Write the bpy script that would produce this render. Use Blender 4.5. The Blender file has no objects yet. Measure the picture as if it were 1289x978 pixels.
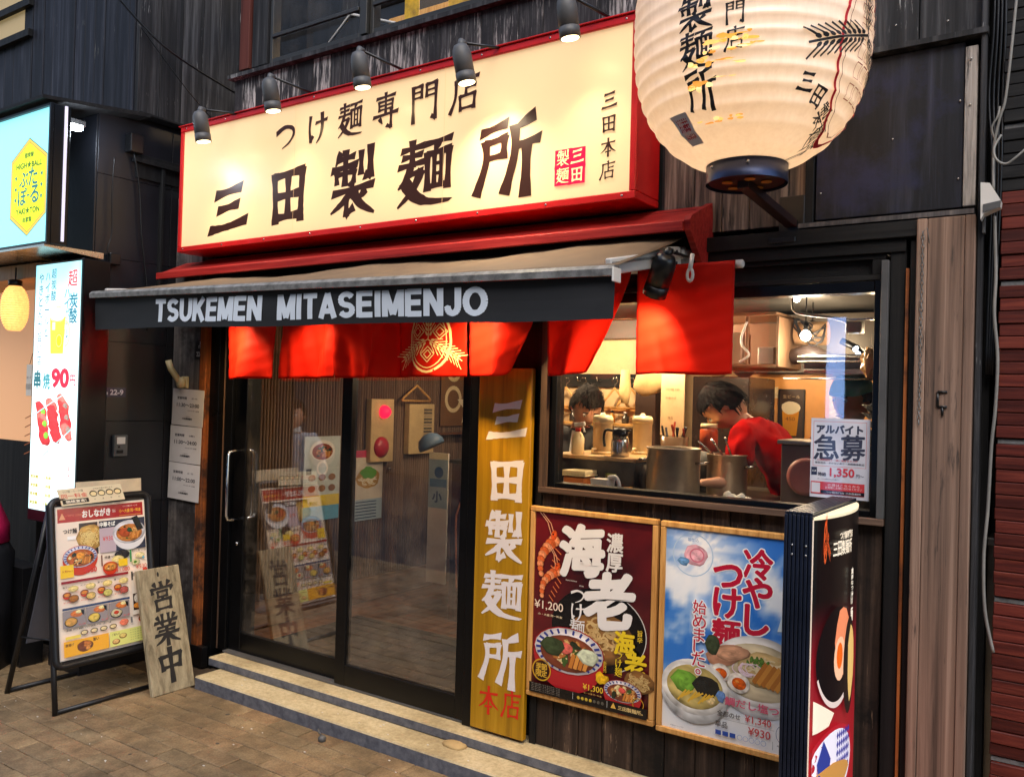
import bpy, bmesh, math, random
from mathutils import Vector, Matrix, noise, Euler
S = bpy.context.scene
COL = S.collection
random.seed(7)
R = math.radians

# ------------------------------------------------------------------ camera
cam = bpy.data.cameras.new('camera'); camo = bpy.data.objects.new('camera', cam); COL.objects.link(camo)
right = Vector((0.82652345, 0.56222202, 0.02766573)); down = Vector((0.01654343, 0.02486536, -0.99955391)); fwd = Vector((-0.56265914, 0.82661243, 0.01125072))
cm = Matrix(((right.x, -down.x, -fwd.x, 0), (right.y, -down.y, -fwd.y, -2.932), (right.z, -down.z, -fwd.z, 1.49), (0, 0, 0, 1)))
camo.matrix_world = cm
cam.sensor_width = 36; cam.lens = 1080 / 1289 * 36; cam.clip_start = 0.02; cam.clip_end = 300
S.camera = camo
# ------------------------------------------------------------------ world, sun, exposure
SUN_EL, SUN_ROT = R(48), R(147)
w = bpy.data.worlds.new('World'); S.world = w; w.use_nodes = True
nt = w.node_tree; bgn = nt.nodes['Background']
sky = nt.nodes.new('ShaderNodeTexSky'); sky.sky_type = 'NISHITA'; sky.sun_disc = False
sky.sun_elevation = SUN_EL; sky.sun_rotation = SUN_ROT
nt.links.new(sky.outputs[0], bgn.inputs[0]); bgn.inputs[1].default_value = 0.15
sun = bpy.data.lights.new('sun', 'SUN'); sun.energy = 1.5; sun.angle = R(50); sun.color = (1.0, .90, .78)
suno = bpy.data.objects.new('sun', sun); COL.objects.link(suno)
d = Vector((math.sin(SUN_ROT) * math.cos(SUN_EL), math.cos(SUN_ROT) * math.cos(SUN_EL), math.sin(SUN_EL)))
suno.rotation_euler = (-d).to_track_quat('-Z', 'Y').to_euler()
S.view_settings.view_transform = 'Standard'; S.view_settings.look = 'None'; S.view_settings.exposure = 0.95; S.view_settings.gamma = 1
S.cycles.use_denoising = True
S.cycles.max_bounces = 6; S.cycles.transparent_max_bounces = 12
S.cycles.sample_clamp_indirect = 6
S.cycles.caustics_reflective = False; S.cycles.caustics_refractive = False

# ------------------------------------------------------------------ helpers
def lin(c, a=1.0):
    o = []
    for v in c[:3]:
        v = v / 255.0
        o.append(v / 12.92 if v <= .04045 else ((v + .055) / 1.055) ** 2.4)
    return (o[0], o[1], o[2], a)

def thing(name, label, cat, loc=(0, 0, 0), group=None, kind=None):
    o = bpy.data.objects.new(name, None); COL.objects.link(o)
    o.location = loc; o.empty_display_size = .05
    if label: o['label'] = label
    if cat: o['category'] = cat
    if group: o['group'] = group
    if kind: o['kind'] = kind
    return o

def wloc(p):
    v = Vector((0, 0, 0))
    while p: v += Vector(p.location); p = p.parent
    return v

PW = {}
def link(name, me, mat=None, parent=None, loc=(0, 0, 0), rot=None, kind=None, label=None):
    """links a mesh whose coordinates are relative to world point loc"""
    o = bpy.data.objects.new(name, me); COL.objects.link(o)
    mats = mat if isinstance(mat, (list, tuple)) else [mat]
    if len(me.materials) == 0:
        for m_ in mats:
            if m_: me.materials.append(m_)
    if parent:
        o.parent = parent
        base = PW.get(parent.name, None)
        if base is None: base = Vector(parent.location); PW[parent.name] = base
        o.location = Vector(loc) - base
    else: o.location = loc
    PW[o.name] = Vector(loc)
    if rot: o.rotation_euler = rot
    if kind: o['kind'] = kind
    if label: o['label'] = label
    return o

def tag(o, label, cat, group=None):
    o['label'] = label; o['category'] = cat
    if group: o['group'] = group
    return o

def fin(bm, name='m', smooth=False):
    me = bpy.data.meshes.new(name); bm.to_mesh(me); bm.free()
    if smooth:
        for p in me.polygons: p.use_smooth = True
    return me

def bxm(bm, x0, x1, y0, y1, z0, z1, bev=0.0, mi=0):
    r = bmesh.ops.create_cube(bm, size=1)
    vs = r['verts']
    for v in vs:
        v.co = Vector(((x0 + x1) / 2 + v.co.x * (x1 - x0), (y0 + y1) / 2 + v.co.y * (y1 - y0), (z0 + z1) / 2 + v.co.z * (z1 - z0)))
    fs = set(f for v in vs for f in v.link_faces)
    for f in fs: f.material_index = mi
    if bev > 0:
        es = list(set(e for v in vs for e in v.link_edges))
        bmesh.ops.bevel(bm, geom=es, offset=bev, segments=1, affect='EDGES')
    return bm

def box(name, x0, x1, y0, y1, z0, z1, mat, parent=None, bev=.0015, kind=None, label=None, rot=None):
    """a bevelled box given by world extents; origin at its centre"""
    cx, cy, cz = (x0 + x1) / 2, (y0 + y1) / 2, (z0 + z1) / 2
    bm = bmesh.new(); bxm(bm, x0 - cx, x1 - cx, y0 - cy, y1 - cy, z0 - cz, z1 - cz, bev)
    return link(name, fin(bm, name), mat, parent, (cx, cy, cz), rot, kind, label)

def tube_bm(bm, pts, r, seg=8, caps=True, closed=False):
    pts = [Vector(p) for p in pts]; n = len(pts); rings = []
    rr = r if isinstance(r, (list, tuple)) else [r] * n
    up = None
    for i, p in enumerate(pts):
        a = pts[(i - 1) % n] if (closed or i > 0) else p
        b = pts[(i + 1) % n] if (closed or i < n - 1) else p
        t = (b - a).normalized()
        if up is None: up = Vector((0, 0, 1)) if abs(t.z) < .9 else Vector((1, 0, 0))
        s = t.cross(up).normalized(); up = s.cross(t).normalized()
        rings.append([bm.verts.new(p + (s * math.cos(2 * math.pi * k / seg) + up * math.sin(2 * math.pi * k / seg)) * rr[i]) for k in range(seg)])
    for i in range(n if closed else n - 1):
        A, B = rings[i], rings[(i + 1) % n]
        for k in range(seg):
            try: f = bm.faces.new((A[k], A[(k + 1) % seg], B[(k + 1) % seg], B[k])); f.smooth = True
            except ValueError: pass
    if caps and not closed:
        bm.faces.new(list(reversed(rings[0]))); bm.faces.new(rings[-1])
    return bm

def tube(name, pts, r, mat, parent=None, seg=8, kind=None, label=None, closed=False):
    o = Vector(pts[0])
    bm = bmesh.new(); tube_bm(bm, [Vector(p) - o for p in pts], r, seg, closed=closed)
    return link(name, fin(bm, name), mat, parent, o, None, kind, label)

def curvepts(ctrl, n=6):
    """catmull-rom through ctrl"""
    c = [Vector(p) for p in ctrl]; out = []
    for i in range(len(c) - 1):
        p0, p1, p2, p3 = c[max(i - 1, 0)], c[i], c[i + 1], c[min(i + 2, len(c) - 1)]
        for k in range(n):
            t = k / n
            out.append(.5 * ((2 * p1) + (-p0 + p2) * t + (2 * p0 - 5 * p1 + 4 * p2 - p3) * t * t + (-p0 + 3 * p1 - 3 * p2 + p3) * t ** 3))
    out.append(c[-1]); return out

def lathe_bm(bm, prof, seg=24, c=(0, 0, 0), smooth=True, capb=True, capt=True):
    c = Vector(c); rings = []
    for r, z in prof:
        rings.append([bm.verts.new(c + Vector((r * math.cos(2 * math.pi * k / seg), r * math.sin(2 * math.pi * k / seg), z))) for k in range(seg)])
    for i in range(len(rings) - 1):
        for k in range(seg):
            f = bm.faces.new((rings[i][k], rings[i][(k + 1) % seg], rings[i + 1][(k + 1) % seg], rings[i + 1][k])); f.smooth = smooth
    if capb: bm.faces.new(list(reversed(rings[0])))
    if capt: bm.faces.new(rings[-1])
    return bm

def lathe(name, prof, loc, mat, parent=None, seg=24, rot=None, label=None, capb=True, capt=True):
    bm = bmesh.new(); lathe_bm(bm, prof, seg, capb=capb, capt=capt)
    return link(name, fin(bm, name), mat, parent, loc, rot, None, label)

def prism(name, pts, axis, d0, d1, mat, parent=None, label=None, bev=0):
    """polygon pts in the plane across axis, extruded d0..d1 along it. axis x: pts=(y,z); y: pts=(x,z)"""
    def m(p, d):
        return Vector((d, p[0], p[1])) if axis == 'x' else (Vector((p[0], d, p[1])) if axis == 'y' else Vector((p[0], p[1], d)))
    o = m(pts[0], d0); bm = bmesh.new()
    A = [bm.verts.new(m(p, d0) - o) for p in pts]; B = [bm.verts.new(m(p, d1) - o) for p in pts]
    bm.faces.new(A); bm.faces.new(list(reversed(B)))
    for i in range(len(pts)):
        j = (i + 1) % len(pts); bm.faces.new((A[j], A[i], B[i], B[j]))
    bmesh.ops.recalc_face_normals(bm, faces=bm.faces)
    return link(name, fin(bm, name), mat, parent, o, None, None, label)

# ------------------------------------------------------------------ materials
MATS = {}
def newmat(name):
    m = bpy.data.materials.new(name); m.use_nodes = True
    return m, m.node_tree, m.node_tree.nodes['Principled BSDF']

def N(nt, t, **k):
    n = nt.nodes.new('ShaderNode' + t)
    for a, b in k.items(): setattr(n, a, b)
    return n

def ramp(nt, stops):
    n = nt.nodes.new('ShaderNodeValToRGB'); e = n.color_ramp.elements
    while len(e) < len(stops): e.new(.5)
    for i, (p, c) in enumerate(stops): e[i].position = p; e[i].color = c
    return n

def coords(nt, scale, rnd=37.0):
    g = N(nt, 'NewGeometry'); oi = N(nt, 'ObjectInfo')
    mu = N(nt, 'MATH', operation='MULTIPLY') if False else nt.nodes.new('ShaderNodeMath'); mu.operation = 'MULTIPLY'; mu.inputs[1].default_value = rnd
    nt.links.new(oi.outputs['Random'], mu.inputs[0])
    ad = nt.nodes.new('ShaderNodeVectorMath'); ad.operation = 'ADD'
    nt.links.new(g.outputs['Position'], ad.inputs[0]); nt.links.new(mu.outputs[0], ad.inputs[1])
    mp = nt.nodes.new('ShaderNodeMapping'); mp.inputs['Scale'].default_value = scale
    nt.links.new(ad.outputs[0], mp.inputs[0]); return mp, oi

def noise_n(nt, src, scale, detail=5, rough=.6, dist=0):
    n = nt.nodes.new('ShaderNodeTexNoise'); n.inputs['Scale'].default_value = scale; n.inputs['Detail'].default_value = detail
    n.inputs['Roughness'].default_value = rough; n.inputs['Distortion'].default_value = dist
    nt.links.new(src.outputs[0], n.inputs['Vector']); return n

def mixc(nt, fac, a, b, mode='MIX'):
    m = nt.nodes.new('ShaderNodeMix'); m.data_type = 'RGBA'; m.blend_type = mode
    for sock, v in ((0, fac), (6, a), (7, b)):
        if hasattr(v, 'is_output') or isinstance(v, bpy.types.NodeSocket): nt.links.new(v, m.inputs[sock])
        else: m.inputs[sock].default_value = v
    return m.outputs[2]

def plain(name, col, rough=.5, metal=0.0, var=.12, vs=6.0, bump=0.0, bs=80, coat=0, spec=.5):
    m, nt, b = newmat(name)
    mp, oi = coords(nt, (1, 1, 1), 5)
    n = noise_n(nt, mp, vs, 6, .65)
    c = lin(col); d_ = tuple(x * (1 - var * 1.6) for x in c[:3]) + (1,); l_ = tuple(min(1, x * (1 + var)) for x in c[:3]) + (1,)
    rp = ramp(nt, [(.3, d_), (.7, l_)]); nt.links.new(n.outputs[0], rp.inputs[0]); nt.links.new(rp.outputs[0], b.inputs['Base Color'])
    rr = nt.nodes.new('ShaderNodeMapRange'); rr.inputs[3].default_value = max(.03, rough - .08); rr.inputs[4].default_value = min(1, rough + .1)
    nt.links.new(n.outputs[0], rr.inputs[0]); nt.links.new(rr.outputs[0], b.inputs['Roughness'])
    b.inputs['Metallic'].default_value = metal; b.inputs['Specular IOR Level'].default_value = spec
    if coat: b.inputs['Coat Weight'].default_value = coat
    if bump:
        n2 = noise_n(nt, mp, bs, 4, .6); bp_ = nt.nodes.new('ShaderNodeBump'); bp_.inputs['Strength'].default_value = bump; bp_.inputs['Distance'].default_value = .004
        nt.links.new(n2.outputs[0], bp_.inputs['Height']); nt.links.new(bp_.outputs[0], b.inputs['Normal'])
    MATS[name] = m; return m

def wood(name, cols, axis='z', across=26, along=1.1, fleck=None, fleckamt=.5, patch=None, rough=.7, bump=.5, spec=.3, tint=.35):
    """cols: dark, mid, light sRGB. grain runs along axis"""
    m, nt, b = newmat(name)
    sc = {'z': (across, across, along), 'x': (along, across, across), 'y': (across, along, across)}[axis]
    mp, oi = coords(nt, sc)
    n1 = noise_n(nt, mp, 1.0, 8, .68, .4)
    rp = ramp(nt, [(.28, lin(cols[0])), (.5, lin(cols[1])), (.74, lin(cols[2]))]); nt.links.new(n1.outputs[0], rp.inputs[0])
    out = rp.outputs[0]
    mp2, _ = coords(nt, (1, 1, 1), 11)
    if patch:
        n3 = noise_n(nt, mp2, 3.2, 6, .7); r3 = ramp(nt, [(.47, (0, 0, 0, 1)), (.62, (1, 1, 1, 1))]); nt.links.new(n3.outputs[0], r3.inputs[0])
        mm = mixc(nt, r3.outputs[0], out, lin(patch), 'MIX'); 
        ov = mixc(nt, .55, mm, rp.outputs[0], 'OVERLAY'); out = mixc(nt, .5, mm, ov)
    if fleck:
        sf = {'z': (85, 85, 7), 'x': (7, 85, 85), 'y': (85, 7, 85)}[axis]
        mp3, _ = coords(nt, sf); n4 = noise_n(nt, mp3, 1.0, 5, .7)
        n5 = noise_n(nt, mp2, 2.4, 3, .6)
        ad = nt.nodes.new('ShaderNodeMath'); ad.operation = 'MULTIPLY'; nt.links.new(n4.outputs[0], ad.inputs[0]); nt.links.new(n5.outputs[0], ad.inputs[1])
        r4 = ramp(nt, [(.40 - .16 * fleckamt, (0, 0, 0, 1)), (.46 - .12 * fleckamt, (1, 1, 1, 1))]); nt.links.new(ad.outputs[0], r4.inputs[0])
        out = mixc(nt, r4.outputs[0], out, lin(fleck))
    # per plank tint
    rt = nt.nodes.new('ShaderNodeMapRange'); rt.inputs[3].default_value = 1 - tint; rt.inputs[4].default_value = 1 + tint * .6
    nt.links.new(oi.outputs['Random'], rt.inputs[0])
    vm = nt.nodes.new('ShaderNodeVectorMath'); vm.operation = 'SCALE'; nt.links.new(out, vm.inputs[0]); nt.links.new(rt.outputs[0], vm.inputs['Scale'])
    nt.links.new(vm.outputs[0], b.inputs['Base Color'])
    b.inputs['Roughness'].default_value = rough; b.inputs['Specular IOR Level'].default_value = spec
    bp_ = nt.nodes.new('ShaderNodeBump'); bp_.inputs['Strength'].default_value = bump; bp_.inputs['Distance'].default_value = .003
    nt.links.new(n1.outputs[0], bp_.inputs['Height']); nt.links.new(bp_.outputs[0], b.inputs['Normal'])
    MATS[name] = m; return m

def printmat(name, rough=.35, emit=0.0, coat=0.0, mottled=0.06, ec=None, falloff=None):
    m, nt, b = newmat(name)
    a = nt.nodes.new('ShaderNodeAttribute'); a.attribute_name = 'Col'
    mp, _ = coords(nt, (1, 1, 1), 0)
    n = noise_n(nt, mp, 9, 6, .6)
    rr = nt.nodes.new('ShaderNodeMapRange'); rr.inputs[3].default_value = 1 - mottled; rr.inputs[4].default_value = 1 + mottled
    nt.links.new(n.outputs[0], rr.inputs[0])
    vm = nt.nodes.new('ShaderNodeVectorMath'); vm.operation = 'SCALE'; nt.links.new(a.outputs[0], vm.inputs[0]); nt.links.new(rr.outputs[0], vm.inputs['Scale'])
    nt.links.new(vm.outputs[0], b.inputs['Base Color']); b.inputs['Roughness'].default_value = rough
    if coat: b.inputs['Coat Weight'].default_value = coat
    if emit:
        nt.links.new(vm.outputs[0], b.inputs['Emission Color']); b.inputs['Emission Strength'].default_value = emit
    MATS[name] = m; return m

def emis(name, col, strength):
    m, nt, b = newmat(name); b.inputs['Base Color'].default_value = lin(col); b.inputs['Emission Color'].default_value = lin(col); b.inputs['Emission Strength'].default_value = strength
    MATS[name] = m; return m

def glassmat(name, base=.05, tint=(1, 1, 1), power=4.0, dirt_haze=.04):
    m, nt, b = newmat(name); nt.nodes.remove(b)
    out = [n for n in nt.nodes if n.type == 'OUTPUT_MATERIAL'][0]
    tr = N(nt, 'BsdfTransparent'); tr.inputs[0].default_value = (*tint, 1)
    gl = N(nt, 'BsdfGlossy'); gl.inputs['Roughness'].default_value = .015; gl.inputs[0].default_value = (1, 1, 1, 1)
    lw = N(nt, 'LayerWeight'); lw.inputs[0].default_value = .5
    pw = nt.nodes.new('ShaderNodeMath'); pw.operation = 'POWER'; pw.inputs[1].default_value = power; nt.links.new(lw.outputs['Facing'], pw.inputs[0])
    ma = nt.nodes.new('ShaderNodeMath'); ma.operation = 'MULTIPLY_ADD'; ma.inputs[1].default_value = .8; ma.inputs[2].default_value = base; nt.links.new(pw.outputs[0], ma.inputs[0])
    mx = N(nt, 'MixShader'); nt.links.new(ma.outputs[0], mx.inputs[0]); nt.links.new(tr.outputs[0], mx.inputs[1]); nt.links.new(gl.outputs[0], mx.inputs[2])
    df = N(nt, 'BsdfDiffuse'); df.inputs[0].default_value = (.5, .42, .34, 1)
    mp, _ = coords(nt, (1, 1, 1), 0); n = noise_n(nt, mp, 5, 7, .75); rp = ramp(nt, [(.45, (0, 0, 0, 1)), (.9, (dirt_haze * 3, dirt_haze * 3, dirt_haze * 3, 1))]); nt.links.new(n.outputs[0], rp.inputs[0])  # film holds smudges, plus haze painted over the glass
    mx2 = N(nt, 'MixShader'); nt.links.new(rp.outputs[0], mx2.inputs[0]); nt.links.new(mx.outputs[0], mx2.inputs[1]); nt.links.new(df.outputs[0], mx2.inputs[2])
    nt.links.new(mx2.outputs[0], out.inputs[0]); MATS[name] = m; return m

# ------------------------------------------------------------------ flat print: coloured polygons in thin layers
FONT_CACHE = {}
def glyphs(s, bold):
    key = (s, round(bold, 4))
    if key in FONT_CACHE: return FONT_CACHE[key]
    cu = bpy.data.curves.new('t', 'FONT'); cu.body = s; cu.size = 1; cu.offset = bold; cu.resolution_u = 3
    ob = bpy.data.objects.new('t', cu); COL.objects.link(ob)
    bpy.context.view_layer.update()
    me = bpy.data.meshes.new_from_object(ob.evaluated_get(bpy.context.evaluated_depsgraph_get()))
    bm = bmesh.new(); bm.from_mesh(me); bmesh.ops.remove_doubles(bm, verts=bm.verts, dist=1e-5)
    bmesh.ops.triangulate(bm, faces=bm.faces)
    vs = [(v.co.x, v.co.y) for v in bm.verts]; bm.verts.ensure_lookup_table()
    fs = [tuple(v.index for v in f.verts) for f in bm.faces]; bm.free()
    bpy.data.objects.remove(ob); bpy.data.curves.remove(cu); bpy.data.meshes.remove(me)
    FONT_CACHE[key] = (vs, fs); return vs, fs

STROKES = {
'三': "20,80 80,87;14|26,48 74,54;13|5,10 50,12 95,19;14",
'田': "14,86 17,40 18,6|14,83 86,87 84,40 83,5|50,84 50,12|18,48 83,50|18,12 83,13",
'製': "22,97 12,80;7|15,87 52,90;7|5,73 58,77;8|34,98 33,50;9|14,66 15,53;7|14,65 54,67 52,52;7|68,93 68,62;8|88,98 88,56 79,57;10|48,50 52,43;9|8,37 94,42;8|50,38 30,22 4,8;8|38,26 38,3 52,11;8|78,34 60,22;7|52,36 68,16 97,0;10",
'麺': "8,88 46,91;7|10,77 44,79;7|3,64 50,67;7|27,99 27,64;8|24,60 14,42 2,32;7|20,50 44,53 28,26 2,4;8|14,40 32,18 58,6 97,3;11|52,91 97,94;7|74,90 68,78;7|55,76 56,24;8|55,75 94,78 92,24;8|68,74 68,28;6|81,75 80,28;6|68,60 80,60;5|68,45 80,45;5|56,27 92,28;7",
'所': "8,87 46,94;9|14,72 15,45 1,4;9|14,71 45,75 43,50;8|15,50 43,52;7|90,97 60,84;9|61,86 61,50 47,1;10|62,60 98,65;9|80,62 79,-6;11",
'つ': "6,60 45,74 80,66 87,46 66,22 34,8;10",
'け': "16,90 12,50 18,10 27,24;10|42,66 92,71;9|70,94 71,50 62,20 46,2;10",
'専': "15,87 85,90;8|50,99 50,44;8|24,76 25,51;7|24,75 77,77 75,52;7|25,64 75,65;6|25,53 75,54;6|4,36 96,41;9|72,50 71,0 57,6;9|28,28 38,14;9",
'門': "12,93 13,1;9|12,91 42,93 41,62;8|13,77 41,78;6|13,63 41,64;6|58,93 58,62;8|58,92 90,94 88,2 77,8;9|58,77 88,78;6|58,63 88,64;6",
'店': "52,99 57,87;9|18,83 95,88;9|20,84 18,40 1,2;9|54,79 54,44;8|54,62 86,65;8|34,42 36,4;8|34,41 84,44 81,6;9|36,9 80,10;8",
'本': "8,71 92,75;9|50,98 50,-2;10|48,70 30,40 3,20;9|52,70 70,40 98,20;10|34,24 66,26;8",
'営': "20,95 28,83;10|48,98 50,85;10|80,98 70,83;10|10,78 12,62;9|10,76 90,79 84,64;9|32,66 33,47;8|32,65 70,66 68,47;8|33,47 68,48;7|50,46 46,37;8|22,36 24,1;9|22,35 80,37 77,2;9|24,5 77,6;8",
'業': "38,99 38,76;9|62,99 62,76;9|18,93 26,80;9|84,96 74,80;9|8,74 92,76;9|34,70 40,60;8|66,71 60,60;8|16,57 84,59;8|20,45 80,46;8|6,33 94,35;9|50,58 50,-4;10|46,32 28,14 5,3;9|54,32 72,14 96,2;10",
'中': "14,76 19,34;11|14,74 87,78 81,36;11|20,40 80,41;10|50,99 50,-7;13",
}
def stroke_polys(ch, wscale=1.0):
    key = ('S', ch, wscale)
    if key in FONT_CACHE: return FONT_CACHE[key]
    out = []; rnd = random.Random(ord(ch))
    for st in STROKES[ch].split('|'):
        a = st.split(';'); wd = (float(a[1]) if len(a) > 1 else 11) / 100 * wscale
        pts = [Vector((float(q.split(',')[0]) / 100, float(q.split(',')[1]) / 100, 0)) for q in a[0].split()]
        # corners stay crisp where the direction turns sharply
        segs = []
        cur = [pts[0]]
        for i in range(1, len(pts)):
            cur.append(pts[i])
            if i < len(pts) - 1:
                d1 = (pts[i] - pts[i - 1]).normalized(); d2 = (pts[i + 1] - pts[i]).normalized()
                if d1.dot(d2) < .35: segs.append(cur); cur = [pts[i]]
        segs.append(cur)
        for sgi, sg in enumerate(segs):
            c = curvepts(sg, 6) if len(sg) > 2 else [sg[0].lerp(sg[1], t / 6) for t in range(7)]
            n = len(c); L, Rr = [], []
            last = sgi == len(segs) - 1; dv = (c[-1] - c[0]).normalized()
            taper = last and (dv.y < -.35) and len(sg) > 1 and abs(dv.x) > .25
            for i, p in enumerate(c):
                t = i / (n - 1); tg = (c[min(i + 1, n - 1)] - c[max(i - 1, 0)]).normalized(); nn = Vector((-tg.y, tg.x, 0))
                prof = 1.12 - .38 * math.sin(math.pi * min(1, t * 1.05)) ** .8
                if taper: prof = 1.15 * (1 - t ** 1.6 * .8) + .05
                if abs(tg.y) < .35: prof *= .88
                h = wd * .5 * prof * (1 + rnd.uniform(-.07, .07))
                q = p
                if i == 0: q = p - tg * wd * .25
                if i == n - 1: q = p + tg * wd * (.28 if not taper else .1)
                sl = .35 * wd if abs(tg.y) < .4 and i in (0, n - 1) else 0
                L.append(q + nn * h + tg * (sl * .5)); Rr.append(q - nn * h - tg * (sl * .5))
            out.append((L, Rr))
    FONT_CACHE[key] = out; return out

def fat(e):
    if e <= 0: return [(0, 0)]
    n = 6 if e < .02 else (8 if e < .05 else 12)
    return [(0, 0)] + [(e * math.cos(6.2832 * i / n), e * math.sin(6.2832 * i / n)) for i in range(n)]
def toC(c):
    return c if len(c) == 4 else lin(c)

class Art:
    """print laid on a surface; fmap(u, v, h) gives the world point"""
    def __init__(s, O, U, V, dz=4e-5, fmap=None, grid=0):
        s.O, s.U, s.V = Vector(O), Vector(U).normalized(), Vector(V).normalized(); s.Nn = s.U.cross(s.V).normalized()
        s.v, s.f, s.c = [], [], []; s.k = 0; s.dz = dz; s.fmap = fmap; s.grid = grid; s.base = .0006; s.shade = 0
    def up(s, n=1): s.k += n
    def _pt(s, u, v, h):
        if s.fmap: return s.fmap(u, v, h)
        return s.O + s.U * u + s.V * v + s.Nn * h
    def poly(s, pts, col, cols=None, auto=True):
        if auto: s.k += 1
        h = s.base + s.k * s.dz
        if s.grid:
            tris = [(pts[0], pts[i], pts[i + 1]) for i in range(1, len(pts) - 1)]
            while tris:
                t = tris.pop()
                ls = [math.hypot(t[a][0] - t[b][0], t[a][1] - t[b][1]) for a, b in ((0, 1), (1, 2), (2, 0))]
                m = max(ls)
                if m > s.grid:
                    i = ls.index(m); a, b, c = t[i], t[(i + 1) % 3], t[(i + 2) % 3]; mid = ((a[0] + b[0]) / 2, (a[1] + b[1]) / 2)
                    tris += [(a, mid, c), (mid, b, c)]
                else: s._emit(t, h, col, None)
            return
        s._emit(pts, h, col, cols)
    def _emit(s, pts, h, col, cols):
        b = len(s.v)
        for i, p in enumerate(pts):
            s.v.append(s._pt(p[0], p[1], h)); s.c.append(toC(cols[i] if cols else col))
        s.f.append(tuple(range(b, b + len(pts))))
    def rect(s, x0, y0, x1, y1, col): s.poly([(x0, y0), (x1, y0), (x1, y1), (x0, y1)], col)
    def frame(s, x0, y0, x1, y1, t, col):
        s.k += 1
        for a in ((x0, y0, x1, y0 + t), (x0, y1 - t, x1, y1), (x0, y0 + t, x0 + t, y1 - t), (x1 - t, y0 + t, x1, y1 - t)):
            s.poly([(a[0], a[1]), (a[2], a[1]), (a[2], a[3]), (a[0], a[3])], col, auto=False)
    def paint(s, x0, y0, x1, y1, nx, ny, fn):
        """smooth picture: colour from fn(tx, ty) at each grid corner"""
        s.k += 1; h = s.base + s.k * s.dz
        b = len(s.v)
        for j in range(ny + 1):
            for i in range(nx + 1):
                s.v.append(s._pt(x0 + (x1 - x0) * i / nx, y0 + (y1 - y0) * j / ny, h)); s.c.append(toC(fn(i / nx, j / ny)))
        for j in range(ny):
            for i in range(nx):
                a = b + j * (nx + 1) + i; s.f.append((a, a + 1, a + nx + 2, a + nx + 1))
    def ell(s, cx, cy, rx, ry, col, a0=0, a1=360, n=20, rot=0, wob=0, seed=0):
        if s.shade and a1 - a0 >= 360 and not s.grid and max(rx, ry) > .006:
            s.k += 1; h = s.base + s.k * s.dz; b0 = len(s.v); rnd = random.Random(seed); na = max(12, n); nr = 5 if max(rx, ry) < .03 else 9
            cc = toC(col); wb = [1 + rnd.uniform(-wob, wob) for _ in range(na)]; cr, sr = math.cos(R(rot)), math.sin(R(rot)); ox = cx * 91 + seed
            def cf(x, y, q):
                m_ = 1 + s.shade * (1.6 * ns(x / rx * 2.2 + ox, y / ry * 2.2) + .9 * ns(x / rx * 7 + ox, y / ry * 7)) + s.shade * (.55 * y / ry - .35 * x / rx) - s.shade * 1.2 * q ** 5
                return (max(0, cc[0] * m_), max(0, cc[1] * m_), max(0, cc[2] * m_), 1)
            s.v.append(s._pt(cx, cy, h)); s.c.append(cf(0, 0, 0))
            for i in range(1, nr + 1):
                q = i / nr
                for k in range(na):
                    a = 2 * math.pi * k / na; w_ = 1 + (wb[k] - 1) * q; x, y = rx * q * w_ * math.cos(a), ry * q * w_ * math.sin(a)
                    s.v.append(s._pt(cx + x * cr - y * sr, cy + x * sr + y * cr, h)); s.c.append(cf(x, y, q))
            for k in range(na): s.f.append((b0, b0 + 1 + k, b0 + 1 + (k + 1) % na))
            for i in range(1, nr):
                for k in range(na):
                    a_ = b0 + 1 + (i - 1) * na; s.f.append((a_ + k, a_ + na + k, a_ + na + (k + 1) % na, a_ + (k + 1) % na))
            return
        pts = []; full = (a1 - a0) >= 360
        m = n if full else n + 1
        cr, sr = math.cos(R(rot)), math.sin(R(rot)); rnd = random.Random(seed)
        for i in range(m):
            a = R(a0 + (a1 - a0) * i / n); k = 1 + rnd.uniform(-wob, wob)
            x, y = rx * k * math.cos(a), ry * k * math.sin(a); pts.append((cx + x * cr - y * sr, cy + x * sr + y * cr))
        s.poly(pts, col)
    def ring(s, cx, cy, rx, ry, t, col, a0=0, a1=360, n=28):
        s.k += 1
        for i in range(n):
            a, b = R(a0 + (a1 - a0) * i / n), R(a0 + (a1 - a0) * (i + 1) / n)
            s.poly([(cx + (rx - t) * math.cos(a), cy + (ry - t) * math.sin(a)), (cx + rx * math.cos(a), cy + ry * math.sin(a)), (cx + rx * math.cos(b), cy + ry * math.sin(b)), (cx + (rx - t) * math.cos(b), cy + (ry - t) * math.sin(b))], col, auto=False)
    def line(s, pts, w, col):
        s.k += 1
        for i in range(len(pts) - 1):
            a, b = Vector(pts[i]), Vector(pts[i + 1]); dd = (b - a)
            if dd.length < 1e-6: continue
            n_ = Vector((-dd.y, dd.x)).normalized() * w / 2
            s.poly([tuple(a + n_)[:2], tuple(a - n_)[:2], tuple(b - n_)[:2], tuple(b + n_)[:2]], col, auto=False)
    def text(s, t, cx, cy, h, col, bold=.0, w=None, vert=False, pitch=None, brush=False, slant=0, skew=0, rot=0, jit=0, anchor='c', outline=None, ow=.02):
        if outline:
            s.text(t, cx, cy, h, outline, bold + ow, w, vert, pitch, brush, slant, skew, rot, jit, anchor)
        if vert or brush:
            n = len(t); p = pitch or h * 1.08
            for i, ch in enumerate(t):
                if ch == ' ': continue
                if vert: x, y = cx, cy + ((n - 1) / 2 - i) * p
                else: x, y = cx + (i - (n - 1) / 2) * p, cy
                s.char(ch, x, y, (w or h) if vert else h, h, col, bold, brush, skew, rot, slant)
            return
        extra = 0
        if bold > .003: extra = bold
        bold = 0
        vs, fs = glyphs(t, bold)
        if not vs: return
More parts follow.
